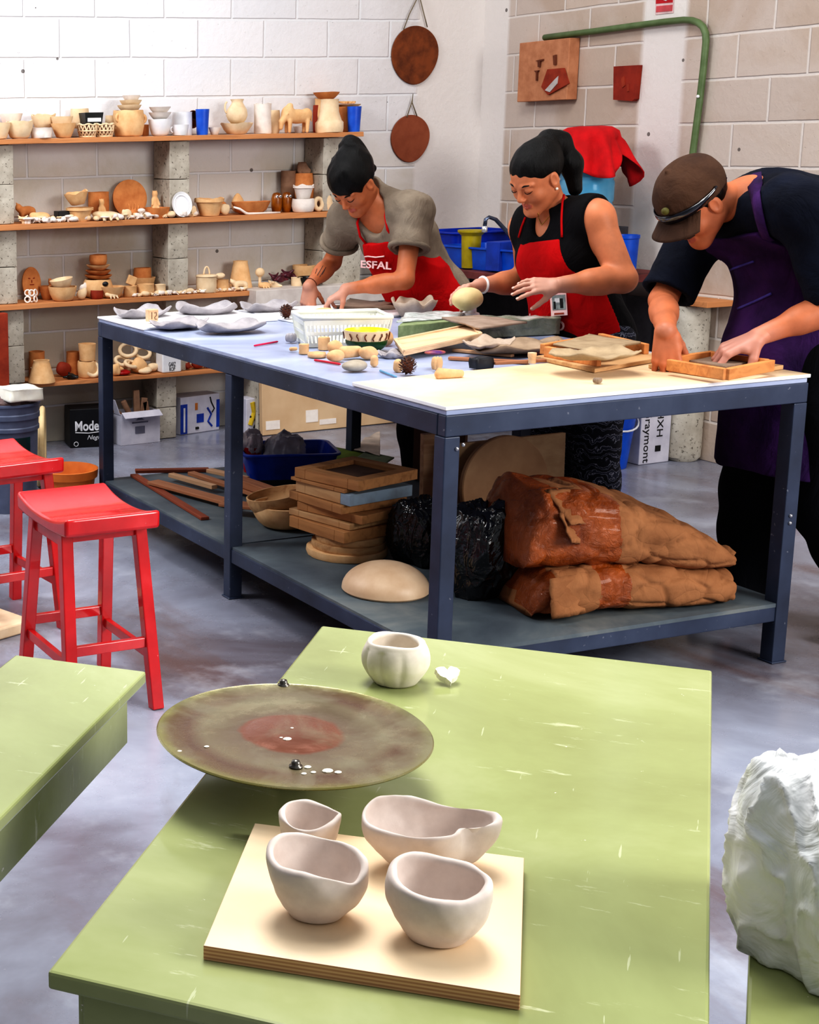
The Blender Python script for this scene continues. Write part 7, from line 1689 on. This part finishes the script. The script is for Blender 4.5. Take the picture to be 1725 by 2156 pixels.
    decal_line('neck_strap', hh, [(1184, 500), (1184, 465), (1185, 432), (1187, 404), (1190, 388)], .0045, M_apron, t, .003); decal_line('neck_strap', hh, [(1094, 500), (1100, 478), (1108, 458)], .0045, M_apron, t, .003)
    decal_line('necklace', hbod, [(1133, 448), (1136, 462), (1141, 474), (1152, 462), (1166, 446)], .0012, mat('gold', (214, 176, 96), rough=.3, metal=.8, bump=0), t, .002)
    l, n = h(1178, 640)
    if l is not None:
        pt = box('sticker_patch', (0, 0, 0), (.062, .085, .003), M_print, t, .001); pt.matrix_local = frame(l+n*.006, Vector((0, 0, 1)).cross(n), Vector((0, 0, 1))) @ Matrix.Rotation(.12, 4, 'Z')
        for (x, y, w_, h_, m_) in ((.002, .008, .050, .055, mat('patch_grey', (150, 160, 158), (110, 116, 120), scale=60, bump=0)), (.012, .004, .012, .036, M_ink), (-.004, .016, .018, .016, M_lt), (-.014, -.002, .008, .028, M_ink), (0, -.034, .036, .006, M_red2)):
            bm = bmesh.new(); abox(bm, (x, y, .002+abs(x)*.02), (w_, h_, .002)); fin(bm, 'patch_picture', m_, pt)
    decal_text('YO', h, 1172, 686, .052, M_print, t); decal_text('lo', h, 1120, 668, .034, M_print, t)
    f = Field(H.c-A3(.22, .24, .34), H.c+A3(.34, .24, .24), .0035)
    H.E(f, 0, -.020, .040, .081, .101, .088, .01); H.E(f, 0, .066, -.028, .085, .078, .074, .012, 's')
    for x in (-1, 1): H.E(f, x*.088, .012, -.030, .045, .045, .060, .008, 's')
    H.E(f, 0, -.03, -.110, .10, .10, .062, .02, 's')
    a = J(1156, 296, 4.64); b = J(1180, 298, 4.64); c = J(1203, 345, 4.63); e = J(1212, 398, 4.62)
    f.capsule(H.p(0, -.05, .07), a, .040, .036, .03); f.capsule(a, b, .034, .030, .03); f.capsule(b, c, .032, .038, .04); f.capsule(c, e, .038, .026, .03)
    fold(f, .0016, 120, 3, (1, 1, .25)); nets_obj('hair', f, M_hairm, t, smooth=1)
    bm = bmesh.new(); tube(bm, [a+A3(-.01, 0, -.01)+.036*(A3(0, 1, 0)*math.cos(q)+nrm(A3(-.6, 0, .8))*math.sin(q)) for q in [2*PI*k/16 for k in range(16)]], .006, 6, closed=True); fin(bm, 'hair_tie', mat('hair_tie', (30, 24, 30)), t, smooth=True)
    for x in (-1, 1): bm = bmesh.new(); sphere(bm, H.p(x*.079, .004, -.036), .0055); fin(bm, 'pearl_earring', mat('pearl', (244, 240, 230), rough=.2, bump=0), t, smooth=True)
    bm = bmesh.new(); tube(bm, [wif-d2*.012+.030*(np.cross(d2, A3(0, 0, 1))*math.cos(q)+A3(0, 0, 1)*math.sin(q)) for q in [2*PI*k/18 for k in range(18)]], .0055, 6, closed=True); fin(bm, 'wrist_band', M_wcer, t, smooth=True)
    f = Field(bc-.11, bc+.11, .004); f.ell(bc, (.064, .048, .045), None, .01); fold(f, .002, 60, 3); o = nets_obj('clay_ball', f, mat('pale_clay_ball', (226, 208, 160), (212, 190, 142), rough=.6), None, smooth=1); tag(o, 'smooth pale clay ball under the second woman\'s dusty hand', 'clay ball')
woman_two()
# ---- first woman (far end): grey shirt, hair bun, both hands on the bench
def woman_one():
    by = 5.55
    B = Body(w=.98, bust=False, bend=A3(.02, 0, 0), pel=J(914, 650, by), neck=J(800, 432, 5.57), shn=J(872, 446, 5.41), shf=J(728, 462, 5.73))
    B.pel[2] = .88; px = B.pel[0]
    B.leg = [(A3(px, by-.08, .84), A3(px-.02, by-.09, .46), A3(px+.0, by-.10, .09)), (A3(px, by+.08, .84), A3(px-.02, by+.09, .46), A3(px+.02, by+.12, .09))]
    eln, win = J(852, 590, 5.33), J(733, 608, 5.48); elf, wif = J(700, 552, 5.88), J(652, 600, 5.80)
    t = thing('person', 'woman in grey shirt and red apron, black hair bun, pinching clay', 'person')
    H = Head(J(745, 386, 5.58), .30, .86, 1.08, roll=.05)
    lo = A3(min(wif[0], win[0], H.c[0])-.25, by-.45, -.02); hi = A3(px+.38, by+.50, 1.72)
    M_sk = skin_mat('skin_one', (192, 118, 80), [win+(win-eln)*.35, wif+(wif-elf)*.45], r=.09)
    body = Field(lo, hi, .006); B.torso(body); B.arm(body, B.shn, eln, win, .92, upto=2, rc=.0265); B.arm(body, B.shf, elf, wif, .92, upto=2, rc=.0265); B.legs(body)
    for h_, k_, a_ in B.leg: body.capsule(a_, a_+A3(-.12, 0, -.05), .035, .028, .03)
    body.capsule(B.neck-A3(0, 0, .03), H.p(0, -.03, -.05), .050, .044, .03); H.E(body, 0, -.014, .036, .06, .08, .07, .02)
    hf = Field(H.c-.20, H.c+.20, .0025); hf.capsule(B.neck-A3(0, 0, .03), H.p(0, -.025, -.05), .0505, .047, .03); H.face(hf)
    d1 = nrm(win-eln); hn = Field(win-.20, win+.20, .0023); hn.capsule(win-d1*.10, win+d1*.01, .029, .0250, .02)
    tips = hand(hn, win, d1*.8+A3(0, .1, -.42), A3(-.2, .35, -1), 1, [.50, .62, .7, .8], .94, .14, thumb=(.5, .9))
    d2 = nrm(wif-elf); hb = Field(wif-.20, wif+.20, .0023); hb.capsule(wif-d2*.10, wif+d2*.01, .029, .0250, .02)
    tips2 = hand(hb, wif, A3(-.10, -.05, -1), A3(.60, .62, -.35), 1, [.42, .46, .50, .6], .94, .16, thumb=(.5, .9))
    bo = merge_obj('body', [body, hf, hn, hb], [M_sk, M_lip], t, lambda P: H.lips(P)*1)
    H.details(bo, M_hairm, M_lip); nails(bo, tips+tips2, M_nail, .94)
    hb_ = hitter(bo); M_tat = mat('tattoo', (96, 70, 66), bump=0, rough=.6)
    for a, b in (((668, 580), (680, 560)), ((673, 583), (686, 563)), ((664, 576), (668, 566)), ((678, 578), (684, 568))): decal_line('forearm_tattoo', hb_, [a, b], .0012, M_tat, bo)
    bm = bmesh.new(); u = nrm(np.cross(d2, A3(1, 0, 0))); v = np.cross(d2, u); tube(bm, [wif-d2*.012+.027*(u*math.cos(q)+v*math.sin(q)) for q in [2*PI*k/18 for k in range(18)]], .0022, 6, closed=True); fin(bm, 'bracelet', M_choc, t, smooth=True)
    M_sh = cloth_mat('grey_linen', (140, 128, 114), (112, 100, 88), sc=120, b=.35); R = np.stack([B.sd, B.fr, B.up_], 1)
    f = Field(lo, hi, .0055); B.torso(f, .026, .01)
    f.capsule(B.pel+A3(.02, 0, .03), A3(px+.05, by, .66), .165, .185, .06, fl=((1, 0, 0), .85))
    for sh, el, sg in ((B.shn, eln, 1), (B.shf, elf, -1)):
        c = sh+(el-sh)*.56; f.capsule(sh, sh+(el-sh)*.72, .070, .078, .04)
    f.capsule(B.neck-B.up_*.02, H.p(0, -.05, -.09), .062, .055, .03)
    fold(f, .007, 24, 4, (1, 1, .6)); fold(f, .003, 60, 9)
    for sh, el, sg in ((B.shn, eln, 1), (B.shf, elf, -1)):
        d = nrm(el-sh); c = sh+(el-sh)*.56; cut(f, c, d, c-A3(.12, .12, .10)-np.maximum(-d, 0)*.05, c+A3(.12, .12, .12)); 
        f.capsule(c+d*.02, c-d*.03, .060, .050, .004, 's')
    H.E(f, 0, .0, -.01, .085, .10, .115, .012, 's'); f.ell(B.P(1.02, .085), (.075, .095, .10), R, .02, 's'); cut(f, (0, 0, .60), (0, 0, -1))
    nets_obj('grey_shirt', f, M_sh, t, smooth=1)
    for sh, el in ((B.shn, eln), (B.shf, elf)):
        d = nrm(el-sh); c = sh+(el-sh)*.535; u = nrm(np.cross(d, A3(0, .3, 1))); v = np.cross(d, u); bm = bmesh.new()
        tube(bm, [c+(.077+.004*math.sin(3*q))*(u*math.cos(q)+v*math.sin(q)) for q in [2*PI*k/28 for k in range(28)]], .011, 8, closed=True); fin(bm, 'rolled_cuff', M_sh, t, smooth=True)
    f = Field(lo, (hi[0], hi[1], 1.0), .007); B.legs(f, .02); f.ell(B.pel+A3(0, 0, -.02), (.16, .165, .12), None, .05); cut(f, (0, 0, .085), (0, 0, -1)); cut(f, (0, 0, .93), (0, 0, 1)); nets_obj('trousers', f, cloth_mat('black_trousers', (18, 18, 26), (10, 10, 16)), t)
    for h_, k_, a_ in B.leg: shoe(t, a_, 0, mat('dark_shoe', (36, 34, 38)))
    f = Field(lo, hi, .0045); B.torso(f, .038, .02); f.capsule(B.pel+A3(-.01, 0, .02), A3(px-.0, by, .60), .160, .180, .06, fl=((1, 0, 0), .8))
    cut(f, B.P(.5, .012), -B.fr); cut(f, (0, 0, .66), (0, 0, -1)); cut(f, B.P(.80), B.up_)
    for sg in (-1, 1): cut(f, B.P(.80)+B.sd*sg*.085, nrm(B.sd*sg+B.up_*.40))
    fold(f, .005, 18, 3, (1, 1, .4)); ap = nets_obj('apron', f, M_apron, t, smooth=1); h = hitter(ap)
    for sg in (-1, 1):
        a = B.P(.79, .12)+B.sd*sg*.072; b = B.P(.97, .095)+B.sd*sg*.075; c = B.neck+B.sd*sg*.072+B.up_*.035
        strap(t, [a, (a+b)/2+B.fr*.018, b, c, B.neck-B.fr*.075+B.up_*.05], .011, M_apron)
    decal_text('ESFAL', h, 794, 556, .044, M_print, t, width=.165, lift=.010); decal_line('print_arc', h, [(762, 541), (776, 539), (792, 541), (810, 539)], .0035, M_print, t, .003)
    f = Field(H.c-A3(.30, .26, .26), H.c+A3(.30, .26, .30), .0038)
    H.E(f, 0, -.016, .042, .087, .106, .090, .01); H.E(f, 0, .078, -.040, .085, .070, .066, .014, 's')
    for x in (-1, 1): H.E(f, x*.090, .016, -.030, .045, .040, .052, .008, 's')
    H.E(f, 0, -.02, -.120, .10, .10, .062, .02, 's')
    a = J(742, 318, 5.60); b = J(738, 303, 5.60); f.capsule(H.p(0, -.06, .08), a, .062, .050, .04); f.capsule(a, b, .046, .040, .02)
    for k in range(9): q = k*.7; f.ell(b+A3(.030*math.cos(q), .030*math.sin(q), .010*math.sin(2*q)), (.020, .020, .018), None, .008)
    f.capsule(H.p(.02, -.09, .02), H.p(.0, -.115, -.05), .040, .018, .03)
    fold(f, .0035, 90, 6, (1, 1, .6)); nets_obj('hair', f, M_hairm, t, smooth=1)
woman_one()
# ---- the man at the near right corner: cap, purple apron, navy shirt
def man():
    by = 3.62
    B = Body(w=1.16, bust=False, bend=A3(.06, 0, .05), pel=J(1712, 700, by), neck=J(1578, 408, 3.68), shn=J(1690, 438, 3.44), shf=J(1470, 492, 3.88))
    px = B.pel[0]
    l1 = (J(1650, 770, 3.74), J(1592, 1035, 3.76), A3(3.97, 3.74, .09)); l2 = (J(1745, 780, 3.48), J(1742, 1060, 3.46), A3(4.22, 3.42, .09))
    B.leg = [l2, l1]
    eln, win = J(1768, 640, 3.38), J(1604, 706, 3.46); elf, wif = J(1396, 632, 3.86), J(1402, 694, 3.60)
    t = thing('person', 'man in brown cap and purple apron bending over the bench corner', 'person')
    H = Head(J(1466, 428, 3.71), -.12, .86, 1.06, roll=.04)
    lo = A3(min(wif[0], win[0], H.c[0])-.25, by-.5, -.02); hi = A3(px+.45, by+.58, 1.78)
    M_sk = skin_mat('skin_man', (198, 122, 86), [win+(win-eln)*.40, wif+(wif-elf)*.45], (196, 160, 154), r=.11)
    body = Field(lo, hi, .006); B.torso(body); B.arm(body, B.shn, eln, win, 1.08, upto=2, rc=.027); B.arm(body, B.shf, elf, wif, 1.0, upto=2, rc=.027); B.legs(body)
    for h_, k_, a_ in B.leg: body.capsule(a_, a_+A3(-.12, 0, -.05), .035, .028, .03)
    body.capsule(B.neck-B.up_*.02, H.p(0, -.035, -.045), .062, .058, .03); H.E(body, 0, -.014, .036, .06, .08, .07, .02)
    hf = Field(H.c-.20, H.c+.20, .0023); hf.capsule(B.neck-B.up_*.02, H.p(0, -.035, -.045), .0625, .060, .03); H.face(hf, 1.05); H.E(hf, 0, .058, -.085, .034, .026, .024, .02)
    d1 = nrm(win-eln); hn = Field(win-.21, win+.21, .0020); hn.capsule(win-d1*.10, win+d1*.01, .035, .028, .02)
    tips = hand(hn, win, d1*.9+A3(0, .18, -.10), A3(-.15, .25, -1), 1, [(.55, .9, .5), (.6, .95, .6), (.6, 1., .6), (.6, 1., .6)], 1.22, .16, thumb=(.5, .8))
    d2 = nrm(wif-elf); hb = Field(wif-.21, wif+.21, .0020); hb.capsule(wif-d2*.10, wif+d2*.01, .035, .028, .02)
    tips2 = hand(hb, wif, A3(.04, -.10, -1), A3(.66, .66, -.15), 1, [(.30, .45, .3), (.34, .55, .4), (.40, .6, .5), (.45, .7, .5)], 1.14, .13, thumb=(.35, .75))
    bo = merge_obj('body', [body, hf, hn, hb], [M_sk, M_lip], t, lambda P: H.lips(P)*1)
    H.details(bo, M_hairm, M_lip, .0042); nails(bo, tips+tips2, M_nail, 1.1)
    bm = bmesh.new(); tube(bm, [H.p(x, y, -.0475) for x, y in ((-.026, .078), (-.012, .0905), (0, .0945), (.012, .0905), (.026, .078))], [.002, .0045, .0045, .0045, .002], 6); fin(bm, 'moustache', mat('stubble', (78, 52, 42), bump=0), bo, smooth=True)
    R = np.stack([B.sd, B.fr, B.up_], 1)
    M_nv = cloth_mat('navy_shirt', (20, 26, 44), (12, 16, 30), sc=90)
    f = Field(lo, hi, .0055); B.torso(f, .022, .02)
    for sh, el in ((B.shn, eln), (B.shf, elf)): f.capsule(sh, sh+(el-sh)*.98, .080, .084, .04)
    f.capsule(B.neck-B.up_*.03, B.neck+B.up_*.03, .080, .070, .03)
    f.capsule(B.neck-B.fr*.045-B.up_*.05, B.P(.70, -.05), .085, .13, .06)
    fold(f, .007, 22, 2, (1, 1, .7)); fold(f, .003, 50, 7)
    for sh, el in ((B.shn, eln), (B.shf, elf)):
        d = nrm(el-sh); c = sh+(el-sh)*.90; cut(f, c, d, c-.13, c+.13); f.capsule(c+d*.02, c-d*.04, .068, .055, .004, 's')
    H.E(f, 0, .01, .0, .072, .100, .110, .012, 's'); cut(f, B.neck+B.up_*.034, B.up_, B.neck-.12, B.neck+.12); f.ell(B.P(1.05, .085), (.045, .06, .055), R, .02, 's')
    shirt = nets_obj('navy_shirt', f, M_nv, t, smooth=1); hs_ = hitter(shirt)
    f = Field(lo, (hi[0], hi[1], 1.15), .007); B.legs(f, .034, 1.05); f.ell(B.pel, (.19, .2, .15), None, .05); cut(f, (0, 0, .07), (0, 0, -1)); cut(f, (0, 0, 1.05), (0, 0, 1)); fold(f, .008, 18, 3); nets_obj('trousers', f, cloth_mat('black_trousers', (18, 18, 26), (10, 10, 16)), t)
    for h_, k_, a_ in B.leg: shoe(t, a_, 0, mat('dark_shoe', (36, 34, 38)), L=.30)
    # purple apron: bib, skirt
    M_pu = cloth_mat('purple_apron_cloth', (74, 40, 98), (44, 24, 64), sc=70, b=.35)
    f = Field(lo, hi, .005); B.torso(f, .036, .03)
    s0, s1 = J(1640, 760, by), J(1640, 1000, by); f.capsule(B.P(.12, .02), s0+A3(.06, 0, 0), .20, .20, .06, fl=((1, 0, 0), .9)); f.capsule(s0+A3(.06, 0, 0), s1+A3(.06, 0, 0), .215, .250, .08, fl=((1, 0, 0), .85))
    zc_ = J(1600, 1006, by-.1)[2]; cut(f, B.P(.5, .015), -B.fr, (lo[0], lo[1], B.P(.15)[2]), hi); cut(f, (0, 0, zc_), (0, 0, -1)); cut(f, B.P(.84), B.up_)
    for sg in (-1, 1): cut(f, B.P(.84)+B.sd*sg*.105, nrm(B.sd*sg+B.up_*.42), (lo[0], lo[1], B.P(.3)[2]), hi)
    fold(f, .007, 16, 6, (1, 1, .35)); fold(f, .003, 44, 2, (1, 1, .5)); ap = nets_obj('apron', f, M_pu, t, smooth=1); h = hitter(ap)
    P = []
    for x_, y_ in ((1588, 350), (1590, 372), (1593, 395), (1596, 418), (1600, 441), (1605, 464), (1612, 487), (1622, 508), (1634, 526)):
        l, n = hs_(x_, y_)
        if l is not None: P.append((l, n))
    bm = bmesh.new(); prev = None
    for i, (l, n) in enumerate(P):
        tg = (P[min(i+1, len(P)-1)][0]-P[max(i-1, 0)][0]).normalized(); sdv = tg.cross(n).normalized()*.021; q = [bm.verts.new(l-sdv+n*.004), bm.verts.new(l+n*.009), bm.verts.new(l+sdv+n*.004)]
        if prev: bm.faces.new((prev[0], prev[1], q[1], q[0])); bm.faces.new((prev[1], prev[2], q[2], q[1]))
        prev = q
    o = fin(bm, 'apron_strap', M_pu, t, smooth=True); md = o.modifiers.new('s', 'SOLIDIFY'); md.thickness = .004
    strap(t, [B.P(.83, .13)-B.sd*.095*np.sign(np.dot(B.sd, B.shn-B.shf)), H.p(-.0, -.03, -.12)+A3(0, .09, 0), B.neck+A3(0, .10, .05)], .012, M_pu, 'apron_strap')
    M_pk = mat('pocket_trim', (92, 78, 168), (66, 52, 130), rough=.8)
    decal_line('pocket_edge', h, [(1532, 570), (1560, 560), (1588, 550)], .004, M_pk, t, .001); decal_line('pocket_edge', h, [(1555, 650), (1590, 635), (1625, 618)], .0045, M_pk, t, .001)
    l, n = h(1475, 555)
    if l is not None: bm = bmesh.new(); sphere(bm, l+n*.002, (.006, .004, .008)); fin(bm, 'white_dab', M_wcer, t, smooth=True)
    # hair under the cap
    f = Field(H.c-.19, H.c+.19, .0035); H.E(f, 0, -.020, .030, .0795, .100, .084, .01); H.E(f, 0, .075, -.02, .09, .080, .11, .010, 's'); H.E(f, 0, -.03, -.115, .10, .10, .062, .02, 's')
    for x in (-1, 1): H.E(f, x*.086, .000, -.040, .03, .030, .034, .006, 's')
    fold(f, .0015, 150, 3); nets_obj('hair', f, M_hairm, t, smooth=1)
    # cap
    M_cap = cloth_mat('brown_cap_cloth', (84, 60, 46), (62, 44, 36), sc=160, b=.3)
    cp = thing('cap', None, None); cp.parent = t
    f = Field(H.c-.22, H.c+.24, .0035); H.E(f, 0, -.012, .048, .091, .112, .094, .01); H.C(f, (0, .0, .14), (0, .0, .145), .008, .006, .006)
    cut(f, H.p(0, 0, .022), nrm(-H.u+H.f*.16)); fold(f, .0012, 60, 2); o = nets_obj('crown', f, M_cap, cp, smooth=1)
    bm = bmesh.new(); n_ = 22; g = []
    for i in range(n_+1):
        a = -1.05+2.10*i/n_; row = []
        for j in range(9):
            v = j/8; r0x, r0y = .090, .098; ext = .070*math.cos(a*.86)**.6*v
            row.append(bm.verts.new(H.p(math.sin(a)*(r0x+ext*.35), math.cos(a)*r0y-.010+ext, .036-.020*v-.030*(math.sin(a)**2)*(.4+.6*v)+.0)))
        g.append(row)
    for i in range(n_):
        for j in range(8): bm.faces.new((g[i][j], g[i+1][j], g[i+1][j+1], g[i][j+1]))
    o = fin(bm, 'brim', M_cap, cp, smooth=True); md = o.modifiers.new('s', 'SOLIDIFY'); md.thickness = .004
    # dark sunglasses band resting on the cap front
    bm = bmesh.new(); g = []
    for i in range(31):
        a = -1.75+3.5*i/30; wd_ = .016*max(.28, math.cos(a*.80))
        g.append([bm.verts.new(H.p(math.sin(a)*(.0955+q), math.cos(a)*(.117+q)-.012, .050+k*wd_-.006*math.sin(a)**2)) for k, q in ((-1, .001), (0, .004), (1, .0))])
    for i in range(30):
        for j in range(2): bm.faces.new((g[i][j], g[i+1][j], g[i+1][j+1], g[i][j+1]))
    o = fin(bm, 'sunglasses', mat('dark_lens', (10, 14, 30), (6, 8, 18), rough=.12, bump=0, spec=.9, coat=.6), t, smooth=True); md = o.modifiers.new('s', 'SOLIDIFY'); md.thickness = .003
    p = H.p(-.030, .096, .085); bm = bmesh.new(); sphere(bm, p, (.012, .012, .012)); 
    o = fin(bm, 'cap_badge', mat('olive_badge', (96, 92, 30), (70, 66, 22)), cp, smooth=True)
man()
